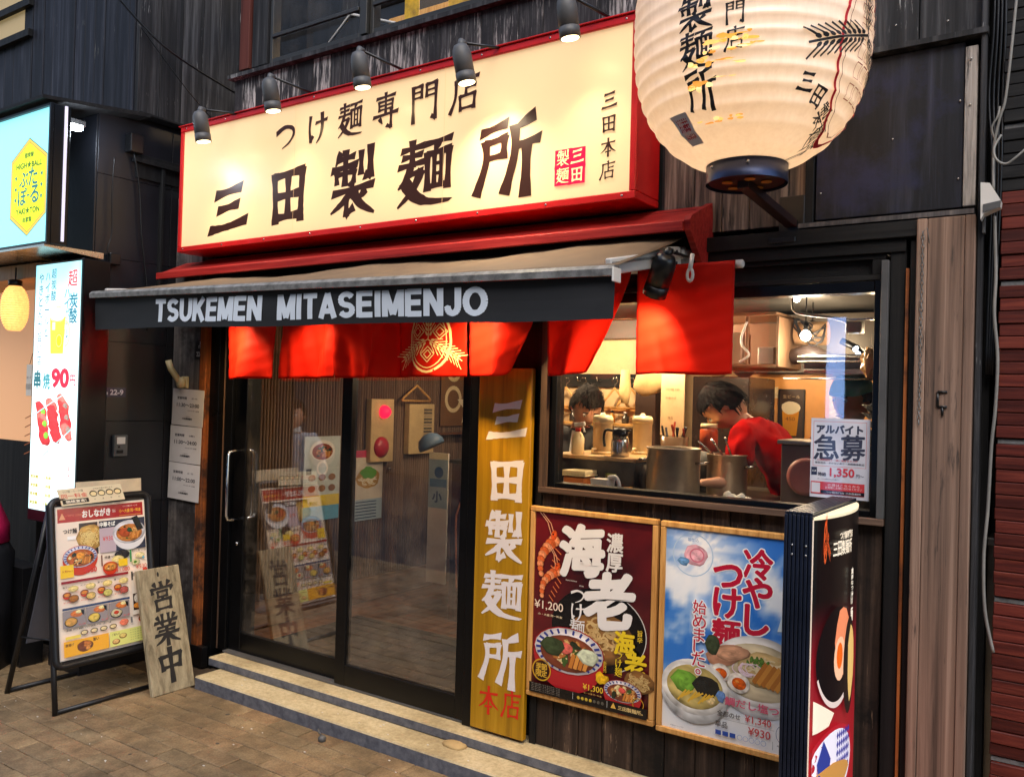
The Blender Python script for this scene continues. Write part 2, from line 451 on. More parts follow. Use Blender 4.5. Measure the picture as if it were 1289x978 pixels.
        xs = [v[0] for v in vs]; ys = [v[1] for v in vs]; x0, x1 = min(xs), max(xs); y0, y1 = min(ys), max(ys)
        k = h / max(.5, (y1 - y0 + 2 * extra)); kx = k if w is None else w / (x1 - x0 + 2 * extra)
        ww = (x1 - x0) * kx; ox = cx - ww / 2 if anchor == 'c' else (cx if anchor == 'l' else cx - ww)
        cr, sr = math.cos(R(rot)), math.sin(R(rot))
        s.k += 1
        def tf(v):
            x = (v[0] - x0) * kx; y = (v[1] - (y0 + y1) / 2) * k; x += y * slant; y += (x - ww / 2) * skew
            x -= ww / 2; return (ox + ww / 2 + x * cr - y * sr, cy + x * sr + y * cr)
        P_ = [tf(v) for v in vs]
        for dx, dy in fat(extra):
            s.k += .34; s._mesh([(q[0] + dx * kx, q[1] + dy * k) for q in P_], fs, col)
    def _mesh(s, P_, fs, col):
        h = s.base + s.k * s.dz
        if s.grid:
            for f in fs: s.poly([P_[i] for i in f], col, auto=False)
            return
        b = len(s.v); cc = toC(col)
        for p in P_: s.v.append(s._pt(p[0], p[1], h)); s.c.append(cc)
        for f in fs: s.f.append(tuple(b + i for i in f))
    def char(s, ch, cx, cy, w, h, col, bold=0, brush=False, skew=0, rot=0, slant=0):
        cr, sr = math.cos(R(rot)), math.sin(R(rot))
        def tf(x, y):
            X, Y = (x - .5) * w, (y - .48) * h; X += Y * slant; Y += X * skew
            return (cx + X * cr - Y * sr, cy + X * sr + Y * cr)
        if brush and ch in STROKES:
            for (L, Rr) in stroke_polys(ch, 1.18 + bold * 14):
                s.k += 1; n = len(L)
                PL = [tf(p.x, p.y) for p in L]; PR = [tf(p.x, p.y) for p in Rr]
                for i in range(n - 1): s.poly([PR[i], PR[i + 1], PL[i + 1], PL[i]], col, auto=False)
            return
        if brush: bold += .02
        extra = 0
        if bold > .003: extra = bold
        bold = 0
        vs, fs = glyphs(ch, bold)
        if not vs: return
        xs = [v[0] for v in vs]; ys = [v[1] for v in vs]; mx, my = (min(xs) + max(xs)) / 2, (min(ys) + max(ys)) / 2
        ex = max(max(xs) - min(xs), max(ys) - min(ys), .25)
        sc = 1 / max(ex, .80)
        P_ = []
        for v in vs:
            x, y = (v[0] - mx) * sc + .5, (v[1] - my) * sc + .48
            if brush:
                q = noise.noise_vector(Vector((x * 3.1 + ord(ch), y * 3.1, 0))); x += q.x * .035; y += q.y * .035 + (x - .5) * .05
            P_.append((x, y))
        for dx, dy in fat(extra * sc):
            s.k += .34; s._mesh([tf(q[0] + dx, q[1] + dy * (.8 if brush else 1)) for q in P_], fs, col)
    def build(s, name, mat, parent=None, label=None):
        me = bpy.data.meshes.new(name)
        o = s.O
        me.from_pydata([tuple(v - o) for v in s.v], [], s.f)
        ca = me.color_attributes.new('Col', 'FLOAT_COLOR', 'POINT')
        ca.data.foreach_set('color', [x for c in s.c for x in c]); me.update()
        return link(name, me, mat, parent, o, None, None, label)

def arc(cx, cy, rx, ry, a0, a1, n=12): return [(cx + rx * math.cos(R(a0 + (a1 - a0) * i / n)), cy + ry * math.sin(R(a0 + (a1 - a0) * i / n))) for i in range(n + 1)]
# heavy grotesque capitals: width, then centre lines (inset by half the stroke)
BLOCK = {
'T': (.80, [[(0, .9), (1, .9)], [(.5, .9), (.5, 0)]]), 'I': (.24, [[(.5, 0), (.5, 1)]]),
'E': (.76, [[(.13, 0), (.13, 1)], [(.1, .91), (1, .91)], [(.1, .51), (.94, .51)], [(.1, .09), (1, .09)]]),
'U': (.84, [[(.12, 1), (.12, .38)] + arc(.5, .38, .38, .29, 180, 360) + [(.88, 1)]]),
'K': (.88, [[(.12, 0), (.12, 1)], [(.14, .36), (.86, 1)], [(.38, .58), (.90, 0)]]),
'M': (1.0, [[(.10, 0), (.10, 1)], [(.90, 0), (.90, 1)], [(.14, .97), (.5, .08)], [(.86, .97), (.5, .08)]]),
'N': (.84, [[(.12, 0), (.12, 1)], [(.88, 0), (.88, 1)], [(.14, .95), (.86, .05)]]),
'A': (.92, [[(.10, 0), (.5, .97)], [(.90, 0), (.5, .97)], [(.25, .28), (.75, .28)]]),
'J': (.66, [[(.84, 1), (.84, .34)] + arc(.49, .34, .35, .25, 0, -180)]),
'O': (.98, [arc(.5, .5, .40, .41, 0, 360, 28)]),
'S': (.82, [arc(.5, .70, .36, .21, 25, 270, 12)[:-1] + arc(.5, .29, .37, .20, 90, -155, 12)]),
}
def block_text(A, t, cx, cy, w, h, col, th=.20):
    tot = sum(BLOCK[c][0] + .14 for c in t) - .14; k = w / tot; x = cx - w / 2
    for c in t:
        wd, ls = BLOCK[c]
        for l in ls:
            pts = [(x + p[0] * wd * k, cy - h / 2 + p[1] * h) for p in l]
            for a_, b_ in zip(pts[:-1], pts[1:]): A.line([a_, b_], th * h * (1.0 if abs(a_[0] - b_[0]) > abs(a_[1] - b_[1]) else 1.12), col); A.k -= 1
            for q in pts[1:-1]: A.poly([(q[0] + th * h * .5 * math.cos(i * .785), q[1] + th * h * .5 * math.sin(i * .785)) for i in range(8)], col); A.k -= 1
        A.k += .3; x += (wd + .14) * k
def lerpc(a, b, t): return tuple(a[i] + (b[i] - a[i]) * max(0, min(1, t)) for i in range(3))
def ns(x, y, z=0): return noise.fractal(Vector((x, y, z)), 1.0, 2.0, 4)

# food pictures --------------------------------------------------------
def bowl(A, cx, cy, r, body=(176, 38, 34), rim=(236, 232, 224), soup=(150, 70, 30), seed=1, stripes=True, tops=1, asp=.62, depth=.55):
    rnd = random.Random(seed)
    A.ell(cx, cy - r * .1, r, r * (asp + depth) * .75, body, 180, 360, 20)
    A.ell(cx, cy, r * 1.0, r * asp, body)
    A.ell(cx, cy, r * .97, r * asp * .95, rim)
    if stripes:
        for i in range(22):
            a = 20 + i * 320 / 22; a = a - 70
            A.line([(cx + r * .93 * math.cos(R(a)), cy + r * asp * .91 * math.sin(R(a))), (cx + r * .78 * math.cos(R(a)), cy + r * asp * .72 * math.sin(R(a)))], r * .06, (50, 62, 140))
    A.ell(cx, cy - r * .06, r * .8, r * asp * .76, soup)
    if tops:
        for i in range(26 if r > .05 else 10):
            a = rnd.uniform(0, 360); q = rnd.uniform(.2, .62)
            A.ell(cx + r * q * math.cos(R(a)), cy - r * .05 + r * asp * q * .8 * math.sin(R(a)), r * rnd.uniform(.08, .2), r * rnd.uniform(.06, .12), rnd.choice([(196, 120, 58), (214, 150, 80), (70, 96, 44), (44, 52, 34), (226, 180, 110), (150, 84, 40), (240, 220, 160)]), n=9, wob=.25, seed=i + seed, rot=rnd.uniform(0, 180))
        for i in range(14 if r > .05 else 0): a = rnd.uniform(0, 360); q = rnd.uniform(.1, .7); A.ell(cx + r * q * math.cos(R(a)), cy - r * .05 + r * asp * q * .8 * math.sin(R(a)), r * .025, r * .02, (236, 206, 150), n=6)
        for i in range(4):
            x = cx + r * (.02 + i * .13); A.poly([(x, cy - r * .38), (x + r * .1, cy - r * .4), (x + r * .2, cy - r * .05), (x + r * .1, cy - r * .03)], (222, 150, 70) if i % 2 else (200, 124, 52))
def noodles(A, cx, cy, r, col=(232, 206, 140), dark=(176, 134, 66), asp=.6, seed=1, plate=None):
    rnd = random.Random(seed)
    if plate: A.ell(cx, cy, r * 1.25, r * asp * 1.25, plate); A.ring(cx, cy, r * 1.25, r * asp * 1.25, r * .03, (200, 200, 196))
    A.ell(cx, cy, r, r * asp, dark, wob=.05, seed=seed)
    for i in range(60 if r > .05 else 22):
        a = rnd.uniform(0, 360); q = rnd.uniform(.1, .85); x, y = cx + r * q * .8 * math.cos(R(a)), cy + r * asp * q * .8 * math.sin(R(a))
        rr = r * rnd.uniform(.2, .5); st = rnd.uniform(0, 360)
        A.ring(x, y, rr * .5, rr * .5 * asp, r * .055, lerpc(col, dark, rnd.uniform(-.1, .35)), st, st + rnd.uniform(120, 260), n=8)
def egg(A, cx, cy, r, rot=0):
    A.ell(cx, cy, r, r * .85, (244, 236, 222), rot=rot); A.ell(cx + r * .05, cy - r * .05, r * .62, r * .5, (226, 96, 20), rot=rot); A.ell(cx - r * .12, cy + r * .1, r * .2, r * .12, (246, 150, 60), rot=rot)
def wheat(A, cx, cy, L, ang, col, w=.06, n=7, th=1.0):
    """ear of wheat from cx,cy along ang"""
    ca, sa = math.cos(R(ang)), math.sin(R(ang)); q = lambda a, b: (cx + a * ca - b * sa, cy + a * sa + b * ca)
    st = L * .8 / n
    for i in range(n):
        t = L * .08 + st * i
        for sg in (1, -1):
            x, y = q(t + st * .4, sg * st * .48); A.ell(x, y, st * .50, st * .25, col, n=8, rot=ang + sg * 26)
            A.line([q(t + st * .7, sg * st * .7), q(t + st * 2.3, sg * st * 1.75)], L * .016 * th, col)
    A.line([q(0, 0), q(L * .95, 0)], L * .02 * th, col)
def crest(A, cx, cy, r, col, th=1.0):
    A.ring(cx, cy, r * .62, r * .86, r * .06 * th, col); A.ring(cx, cy, r * .5, r * .74, r * .025 * th, col)
    for a in (90, 210, 330): 
        x, y = cx + r * .38 * math.cos(R(a + 60)), cy + r * .38 * math.sin(R(a + 60))
        for k in (1, .55):
            d_ = r * .2 * k; A.line([(x - d_, y), (x, y + d_), (x + d_, y), (x, y - d_), (x - d_, y)], r * .025 * th, col)
        wheat(A, cx, cy, r * 1.18, a, col, .075, 8, th)
# ------------------------------------------------------------------ palette of materials
W_DARK = wood('charred_wood', [(12, 12, 13), (40, 40, 42), (90, 90, 92)], fleck=(150, 150, 148), fleckamt=.25, tint=.4)
W_STRIP = wood('weathered_grey_wood', [(16, 16, 18), (52, 52, 54), (112, 112, 112)], across=75, along=3.2, fleck=(176, 174, 170), fleckamt=.85, tint=.2, patch=(34, 34, 36))
W_NAVY = wood('navy_stained_wood', [(8, 9, 13), (25, 28, 38), (62, 64, 74)], fleck=(120, 118, 112), fleckamt=.12, tint=.3)
W_BLACK = wood('blackened_wood', [(6, 6, 7), (17, 17, 18), (38, 37, 36)], tint=.2, across=40)
W_BLACKX = wood('blackened_beam', [(6, 6, 7), (17, 17, 18), (38, 37, 36)], axis='x', tint=.2, across=40)
W_BROWN = wood('dark_brown_boarding', [(22, 17, 15), (62, 48, 40), (112, 92, 78)], fleck=(150, 124, 100), fleckamt=.3, tint=.3, across=34, patch=(24, 21, 20))
W_PEEL = wood('peeling_boarding', [(30, 28, 27), (112, 98, 88), (190, 170, 152)], fleck=(22, 21, 21), fleckamt=.7, across=46, along=2, tint=.25)
W_PALE = wood('bare_pale_wood', [(70, 56, 48), (134, 108, 92), (182, 154, 134)], across=28, along=.5, tint=.08, fleck=(62, 54, 50), fleckamt=.55, bump=1.0)
W_GREYP = wood('grey_post_wood', [(50, 48, 50), (98, 94, 94), (140, 134, 130)], across=34, along=1.0, patch=(52, 48, 48), tint=.15)
W_ORANGE = wood('orange_stained_wood', [(70, 38, 20), (150, 88, 42), (196, 130, 72)], across=46, tint=.1, patch=(60, 42, 34), fleck=(40, 30, 24), fleckamt=.4)
W_OLD = wood('old_brown_post', [(34, 26, 22), (86, 66, 54), (128, 104, 88)], across=30, tint=.1, fleck=(160, 130, 100), fleckamt=.2)
W_BLUE = wood('blue_black_panel', [(18, 18, 20), (36, 37, 42), (74, 76, 92)], across=14, along=1.0, patch=(44, 48, 76), tint=.0, rough=.45)
W_REDSLAT = wood('red_brown_slat_wood', [(48, 18, 14), (94, 38, 30), (130, 62, 46)], axis='x', across=60, along=3, tint=.45, rough=.45)
W_REDBEAM = wood('red_painted_wood', [(110, 22, 20), (164, 40, 36), (190, 70, 60)], axis='x', across=70, along=2, tint=.05, rough=.45)
W_YELLOW = wood('golden_varnished_board', [(126, 90, 8), (168, 124, 16), (194, 150, 38)], across=24, along=.8, tint=0, rough=.35, bump=.2, spec=.5)
W_SIGN = wood('old_notice_board', [(90, 80, 62), (148, 136, 110), (184, 172, 142)], across=30, along=1.4, tint=0, fleck=(60, 48, 32), fleckamt=.3)
W_FRAME = wood('light_oak_frame', [(164, 112, 54), (206, 154, 88), (224, 178, 112)], across=50, along=4, tint=.08, rough=.45, bump=.15)
W_FLOOR = wood('dark_floor_boards', [(64, 40, 26), (110, 70, 46), (140, 94, 64)], axis='y', across=26, along=1, tint=.15, rough=.35)
M_WALLBLK = plain('black_wall_tile', (21, 22, 28), rough=.42, var=.25, vs=3, bump=.15, bs=30)
M_BLK = plain('black_metal', (18, 18, 20), rough=.32, var=.2, vs=8)
M_BLKALU = plain('black_aluminium', (14, 15, 18), rough=.3, metal=.4, var=.15)
M_GREYMET = plain('grey_cast_metal', (84, 84, 84), rough=.5, var=.15, bump=.15)
M_STEEL = plain('brushed_steel', (190, 186, 178), rough=.25, metal=1.0, var=.1, vs=14)
M_CHROME = plain('chrome', (220, 220, 220), rough=.08, metal=1.0, var=.03)
M_WHITEPL = plain('white_plastic', (216, 212, 204), rough=.4, var=.06)
M_ARM = plain('white_powder_coated_arm', (196, 194, 190), rough=.4, var=.08)
M_BAR = plain('weathered_aluminium_bar', (122, 122, 120), rough=.5, var=.45, vs=22, bump=.1)
M_CONC = None
def mk_conc():
    m, nt, b = newmat('yellowed_concrete'); mp, _ = coords(nt, (1, 1, 1), 0)
    n1 = noise_n(nt, mp, 3.5, 8, .7); n2 = noise_n(nt, mp, 60, 5, .7)
    r1 = ramp(nt, [(.35, lin((168, 152, 116))), (.55, lin((200, 184, 146))), (.75, lin((214, 200, 166)))]); nt.links.new(n1.outputs[0], r1.inputs[0])
    r2 = ramp(nt, [(.34, (.72, .70, .66, 1)), (.6, (1, 1, 1, 1))]); nt.links.new(n2.outputs[0], r2.inputs[0])
    # upright faces turn mottled grey-blue by their normal, level faces stay tan
    g = N(nt, 'NewGeometry'); sx = N(nt, 'SeparateXYZ'); nt.links.new(g.outputs['Normal'], sx.inputs[0])
    r3 = ramp(nt, [(.35, (1, 1, 1, 1)), (.75, (0, 0, 0, 1))]); nt.links.new(sx.outputs['Z'], r3.inputs[0])
    n3 = noise_n(nt, mp, 24, 6, .7); r4 = ramp(nt, [(.3, lin((62, 66, 78))), (.7, lin((112, 114, 122)))]); nt.links.new(n3.outputs[0], r4.inputs[0])
    c = mixc(nt, 1.0, r1.outputs[0], r2.outputs[0], 'MULTIPLY'); c2 = mixc(nt, r3.outputs[0], c, r4.outputs[0])
    nt.links.new(c2, b.inputs['Base Color']); b.inputs['Roughness'].default_value = .8
    bp_ = nt.nodes.new('ShaderNodeBump'); bp_.inputs['Strength'].default_value = .5; bp_.inputs['Distance'].default_value = .003; nt.links.new(n2.outputs[0], bp_.inputs['Height']); nt.links.new(bp_.outputs[0], b.inputs['Normal'])
    return m
M_CONC = mk_conc()
def mk_paver():
    m, nt, b = newmat('brown_paver'); mp, oi = coords(nt, (1, 1, 1), 50); mp0, _ = coords(nt, (1, 1, 1), 0)
    n1 = noise_n(nt, mp, 7, 8, .75); n2 = noise_n(nt, mp, 130, 4, .7); n3 = noise_n(nt, mp0, 2.2, 5, .65)
    r1 = ramp(nt, [(.3, lin((124, 108, 84))), (.5, lin((172, 152, 120))), (.72, lin((204, 186, 152)))]); nt.links.new(n1.outputs[0], r1.inputs[0])
    r2 = ramp(nt, [(.35, (.55, .55, .55, 1)), (.6, (1, 1, 1, 1))]); nt.links.new(n2.outputs[0], r2.inputs[0])
    r3 = ramp(nt, [(.3, lin((150, 148, 142))), (.6, lin((255, 246, 232)))]); nt.links.new(n3.outputs[0], r3.inputs[0])
    c = mixc(nt, .8, r1.outputs[0], r2.outputs[0], 'MULTIPLY'); c = mixc(nt, .8, c, r3.outputs[0], 'MULTIPLY')
    r5 = ramp(nt, [(0, lin((112, 112, 104))), (.35, lin((150, 124, 104))), (.7, lin((136, 126, 112))), (1, lin((156, 138, 114)))]); nt.links.new(oi.outputs['Random'], r5.inputs[0])
    c = mixc(nt, .45, c, mixc(nt, 1.0, c, r5.outputs[0], 'OVERLAY'))
    nt.links.new(c, b.inputs['Base Color']); b.inputs['Roughness'].default_value = .62
    bp_ = nt.nodes.new('ShaderNodeBump'); bp_.inputs['Strength'].default_value = .55; bp_.inputs['Distance'].default_value = .0025; nt.links.new(n2.outputs[0], bp_.inputs['Height']); nt.links.new(bp_.outputs[0], b.inputs['Normal'])
    return m
M_PAVER = mk_paver()
M_JOINT = plain('paver_joint_sand', (74, 62, 50), rough=.9, var=.3, vs=40, bump=.3)
M_ASPH = plain('asphalt', (54, 54, 56), rough=.85, var=.25, vs=60, bump=.6, bs=300)
P_MAT = printmat('printed_paper', .45)
P_GLOSS = printmat('laminated_print', .22, coat=.3)
P_FLAT = printmat('painted_lettering', .55)
P_VINYL = printmat('matt_print_on_vinyl', .7, mottled=.12)
GLASS = glassmat('door_glass', base=.13, dirt_haze=.05, power=3.0)
GLASSW = glassmat('window_glass', base=.05, dirt_haze=.03, power=3.5)
GLASSU = glassmat('upper_window_glass', base=.004, dirt_haze=.02, power=6)
M_CREAM = plain('cream_plaster', (214, 184, 140), rough=.6, var=.08)
M_CEIL = plain('dark_grey_ceiling', (70, 70, 70), rough=.5, var=.2)

# ------------------------------------------------------------------ ground
gb = bmesh.new(); bxm(gb, -40, 40, -40, 40, -.3, -.035)
link('ground', fin(gb, 'ground'), M_ASPH, None, (0, 0, 0), kind='structure')
pv = box('pavement', -14, 6, -2.6, .02, -.034, -.008, M_JOINT, None, 0, 'structure')
rnd = random.Random(3)
L_, W_ = .198, .0985
cnt = 0; far = bmesh.new(); shared = []
for k in range(6):
    bm = bmesh.new(); q = .0018
    bxm(bm, -L_ / 2 + q, L_ / 2 - q, -W_ / 2 + q, W_ / 2 - q, -.03, .0, .0028)
    for v in bm.verts:
        if v.co.z > -.01: v.co.z += rnd.uniform(-.0008, .0008)
    shared.append(fin(bm, 'paver'))
for r_ in range(26):
    y = -.245 - W_ * (r_ + .5)
    for i in range(-62, 28):
        x = i * L_ + (L_ / 2 if r_ % 2 else 0) + .03
        if -5.35 < x < -1.75 and y > -1.62 + max(0, (x + 3.4)) * .65 - .1 and cnt < 296 and x < -1.7:
            o = link('paver', rnd.choice(shared), M_PAVER, pv, (x + rnd.uniform(-.0007, .0007), y, -.0003 + rnd.uniform(-.0012, .0012)), (rnd.uniform(-.006, .006), rnd.uniform(-.006, .006), rnd.uniform(-.006, .006)))
            cnt += 1
        else:
            q = .0018; bxm(far, x - L_ / 2 + q, x + L_ / 2 - q, y - W_ / 2 + q, y + W_ / 2 - q, -.0075, rnd.uniform(-.002, .0))
link('paver_field', fin(far, 'paver_field'), M_PAVER, pv, (0, 0, 0), kind='stuff')
st = box('doorstep', -3.70, 1.5, -.245, .0, -.03, .06, M_CONC, None, .006, 'structure')
st2 = box('doorstep', -3.79, 1.5, -.10, .12, .0605, .105, M_CONC, None, .005, 'structure')
bm = bmesh.new()
for i in range(14):
    pass
bmesh.ops.create_icosphere(bm, subdivisions=2, radius=1)
for v in bm.verts:
    n_ = noise.noise(v.co * 1.7); v.co = Vector((v.co.x * .062 * (1 + n_ * .25), v.co.y * .04 * (1 + n_ * .25), max(v.co.z, -.1) * .018))
o = link('cement_patch', fin(bm, 'cement_patch', True), plain('pale_cement', (176, 150, 104), rough=.85, bump=.6), None, (-2.15, -.115, .06)); tag(o, 'small lump of cement stuck on the lower doorstep in front of the right door leaf', 'cement patch')
o = thing('gas_cap', 'small round metal bolt stub sticking out of the paving before the doorstep', 'bolt', (-2.72, -.31, 0))
lathe('stub', [(.016, -.003), (.018, .012), (.012, .02), (.006, .024)], (-2.72, -.31, 0), M_GREYMET, o, 12)
tube('latch', [(-2.72, -.31, .02), (-2.735, -.315, .034), (-2.745, -.31, .045)], .004, M_GREYMET, o, 6)
# litter specks
bm = bmesh.new()
for i in range(60):
    x, y = rnd.uniform(-4.8, -2.0), rnd.uniform(-1.3, -.25); s_ = rnd.uniform(.0015, .0045)
    if y < -.25: bxm(bm, x - s_, x + s_, y - s_ * .6, y + s_ * .6, .0005, .0025)
for i in range(12):
    x, y = rnd.uniform(-3.5, -2.0), rnd.uniform(-.22, -.12); s_ = rnd.uniform(.002, .004); bxm(bm, x - s_, x + s_, y - s_ * .6, y + s_ * .6, .0603, .062)
o = link('litter_specks', fin(bm, 'litter_specks'), M_WHITEPL, None, kind='stuff'); o['label'] = 'tiny pale grit and paper specks scattered on the brown paving'; o['category'] = 'litter'
bm = bmesh.new()
for i in range(15):
    x, y = rnd.uniform(-4.8, -2.1), rnd.uniform(-1.35, -.26); lathe_bm(bm, [(rnd.uniform(.006, .016), .0004), (.003, .0014)], 9, (x, y, .0012), capb=False)
o = link('gum_stains', fin(bm), plain('old_gum', (88, 80, 68), .8, var=.3), None, kind='stuff'); o['label'] = 'dark trodden gum spots scattered over the brown paving'; o['category'] = 'stain'
# manhole cover behind the A-board
o = thing('manhole_cover', 'small round cast iron manhole cover in the paving beside the menu stand', 'manhole cover', (-4.62, -.95, .0))
bm = bmesh.new(); lathe_bm(bm, [(.13, -.01), (.13, .0035), (.118, .0045), (.112, .003), (.0, .003)], 28, capt=False)
link('lid', fin(bm), M_GREYMET, o, (-4.62, -.95, .0))
for r__ in (.09, .055):
    tube('ridge', [(-4.62 + r__ * math.cos(a * math.pi / 10), -.95 + r__ * math.sin(a * math.pi / 10), .004) for a in range(20)], .004, M_GREYMET, o, 6, closed=True)

# ------------------------------------------------------------------ the shop building
B = thing('restaurant_building', 'dark timber fronted noodle restaurant with glazed sliding doors, kitchen window and boarded upper wall', 'building', (-2, 0.02, 0))
Wl = box('wall', -3.87, -.27, .10, .2, 1.97, 3.12, W_BLACK, B, 0)
box('wall', -4.30, -3.80, .06, .2, 0, 2.5, W_BLACK, B, 0)
box('wall', -2.14, -.27, .06, .2, .0, 1.13, W_BLACK, B, 0)
box('wall', -.565, -.27, .06, .2, 1.13, 2.1, W_BLACK, B, 0)
box('wall', -2.16, -1.805, .06, .085, 1.13, 1.97, W_BLACK, B, 0)
def planks(name, x0, x1, z0, z1, y, th, wd, mat, parent, seed=1, gap=.003, jit=.003, wj=.15, bev=.0025):
    rr = random.Random(seed); x = x0
    while x < x1 - .01:
        w_ = wd * (1 + rr.uniform(-wj, wj)); 
        if x + w_ > x1 - wd * .4: w_ = x1 - x
        yy = y - th + rr.uniform(-jit, jit)
        box(name, x + gap / 2, x + w_ - gap / 2, yy, y, z0, z1, mat, parent, bev); x += w_
# boarding below the window, behind the posters
planks('plank', -1.87, -.555, .105, 1.122, .06, .05, .118, W_BROWN, B, 4)
# boarding behind the lantern and over the window
planks('plank', -1.345, -.80, 2.105, 3.4, .1, .085, .12, W_PEEL, B, 9)
planks('plank', -.80, -.30, 2.66, 3.4, .1, .085, .15, W_DARK, B, 11)
box('corner_board', -.82, -.792, -.01, .1, 2.095, 2.66, W_BLACK, B)
# plywood panel, its ledges and pale trim
box('blue_panel', -.787, -.349, .0, .08, 2.112, 2.62, W_BLUE, B)
box('trim_strip', -.346, -.312, -.012, .08, 2.112, 2.60, wood('pale_flaking_trim', [(70, 66, 62), (150, 142, 134), (186, 180, 172)], across=80, along=3, fleck=(50, 48, 46), fleckamt=.5), B)
prism('ledge', [(-.03, 2.628), (-.03, 2.645), (.06, 2.665), (.06, 2.622)], 'x', -.835, -.285, W_DARK, B)
prism('ledge', [(-.03, 2.085), (-.03, 2.1), (.06, 2.112), (.06, 2.08)], 'x', -.835, -.312, W_GREYP, B)
# boarding strip above the sign
planks('plank', -3.87, -1.345, 2.55, 3.155, .1, .085, .095, W_STRIP, B, 21, gap=.0015, jit=.0015, wj=.5)
planks('plank', -1.36, -1.30, 2.16, 2.56, .1, .07, .12, W_DARK, B, 22)
planks('plank', -3.85, -1.36, 2.14, 2.548, .1, .05, .14, W_BLACK, B, 23)
prism('ledge', [(-.02, 3.158), (-.02, 3.178), (.1, 3.2), (.1, 3.157)], 'x', -3.89, -.28, W_DARK, B)
# upper windows
WF = plain('bronze_window_frame', (58, 56, 52), rough=.4, metal=.3)
def upwin(x0, x1, z0, z1, nm='upper_window'):
    f = thing_part(nm, (x0, .05, z0), B)
    t = .022
    box('frame', x0, x0 + t, .02, .07, z0, z1, WF, f); box('frame', x1 - t, x1, .02, .07, z0, z1, WF, f)
    box('frame', x0 + t, x1 - t, .02, .07, z0, z0 + t, WF, f); box('frame', x0 + t, x1 - t, .02, .07, z1 - t, z1, WF, f)
    box('glazing_bar', x0 + t, x1 - t, .012, .03, z0 + .13, z0 + .148, WF, f)
    box('pane', x0 + t, x1 - t, .045, .049, z0 + t, z1 - t, GLASSU, f, 0)
    return f
def thing_part(name, loc, parent):
    o = bpy.data.objects.new(name, None); COL.objects.link(o); o.empty_display_size = .03
    o.parent = parent; base = PW.get(parent.name) or Vector(parent.location); PW[parent.name] = base
    o.location = Vector(loc) - base; PW[o.name] = Vector(loc); return o
upwin(-3.60, -2.935, 3.2, 3.95); upwin(-2.885, -2.2, 3.2, 3.95); upwin(-2.15, -1.4, 3.2, 3.95); upwin(-1.35, -.7, 3.2, 3.95)
box('mullion', -2.93, -2.89, -.0, .09, 3.2, 3.96, WF, B); box('mullion', -2.195, -2.155, -.0, .09, 3.2, 3.96, WF, B); box('mullion', -1.395, -1.355, -.0, .09, 3.2, 3.96, WF, B)
box('downpipe_post', -3.82, -3.745, .0, .1, 3.2, 4.0, wood('rust_brown_post', [(50, 22, 18), (84, 40, 32), (104, 56, 46)]), B); box('window_post', -3.73, -3.61, .01, .1, 3.2, 4.0, W_DARK, B); box('wall', -.69, -.27, .02, .2, 3.2, 4.0, W_DARK, B)
box('wall', -3.9, -.3, 1.5, 1.6, 2.9, 4.4, plain('upstairs_wall', (70, 62, 52), .7), B, 0)
box('wall', -3.9, -.3, .21, 1.6, 3.05, 3.12, W_BLACK, B, 0)
box('ceiling_beam', -3.7, -1.0, .62, .7, 3.72, 3.8, W_DARK, B); box('ceiling_beam', -3.7, -1.0, 1.02, 1.1, 3.76, 3.84, W_FRAME, B)
for i_, (xx, zz, ww, c_) in enumerate([(-3.05, 3.62, .10, (232, 176, 40)), (-2.72, 3.5, .16, (226, 172, 52)), (-2.4, 3.66, .22, (50, 46, 90))]):
    o = box('hanging_poster', xx - ww / 2, xx + ww / 2, .5, .504, zz - .22, zz + .3, plain('poster_paper_%d' % i_, c_, .5, var=.4, vs=12), None, 0); tag(o, ['yellow banner hanging inside the leftmost upstairs window', 'orange poster inside the upstairs window right of the mullion', 'dark poster at the right inside the second upstairs window'][i_], 'poster')
UPL = bpy.data.lights.new('upstairs_lamp', 'POINT'); UPL.energy = 16; UPL.color = (1, .72, .42); UPL.shadow_soft_size = .1
uo = bpy.data.objects.new('upstairs_lamp', UPL); COL.objects.link(uo); uo.location = (-2.6, .95, 3.9)
tube('conduit', [(-3.56, .3, 3.3), (-3.3, .3, 3.5), (-2.98, .3, 3.38)], .008, M_WHITEPL, B)

# pillar left of the door
box('pillar', -4.295, -4.045, -.02, .06, .0, 2.56, W_GREYP, B, .004)
box('pillar_trim', -4.04, -3.985, -.028, .06, .0, 2.1, W_ORANGE, B, .003)
box('base_block', -4.04, -3.93, -.035, .0, .0, .11, M_BLK, B, .002)
box('door_frame', -3.983, -3.905, .0, .06, .0, 2.0, M_BLKALU, B)
box('door_frame', -3.903, -3.868, .03, .06, .1, 2.0, W_OLD, B)
box('door_frame', -3.866, -3.803, .012, .09, .106, 2.0, M_BLKALU, B)
box('door_frame', -2.195, -2.142, -.018, .09, .1065, 2.0, M_BLKALU, B)
box('door_header', -3.80, -2.197, .0, .1, 1.93, 2.1, M_BLKALU, B)
box('door_track', -3.80, -2.197, -.005, .1, .1055, .116, M_GREYMET, B)
def leaf(x0, x1, y, sl, sr):
    d = thing_part('sliding_door', (x0, y, .117), B); z0, z1 = .117, 1.925
    box('stile', x0, x0 + sl, y, y + .032, z0, z1, M_BLKALU, d); box('stile', x1 - sr, x1, y, y + .032, z0, z1, M_BLKALU, d)
    box('rail', x0 + sl, x1 - sr, y + .001, y + .031, z0, z0 + .098, M_BLKALU, d); box('rail', x0 + sl, x1 - sr, y + .001, y + .031, z1 - .06, z1, M_BLKALU, d)
    box('glass', x0 + sl, x1 - sr, y + .013, y + .018, z0 + .098, z1 - .06, GLASS, d, 0)
    return d
dl = leaf(-3.80, -2.93, .03, .092, .055); dr = leaf(-2.968, -2.20, -.006, .065, .045)
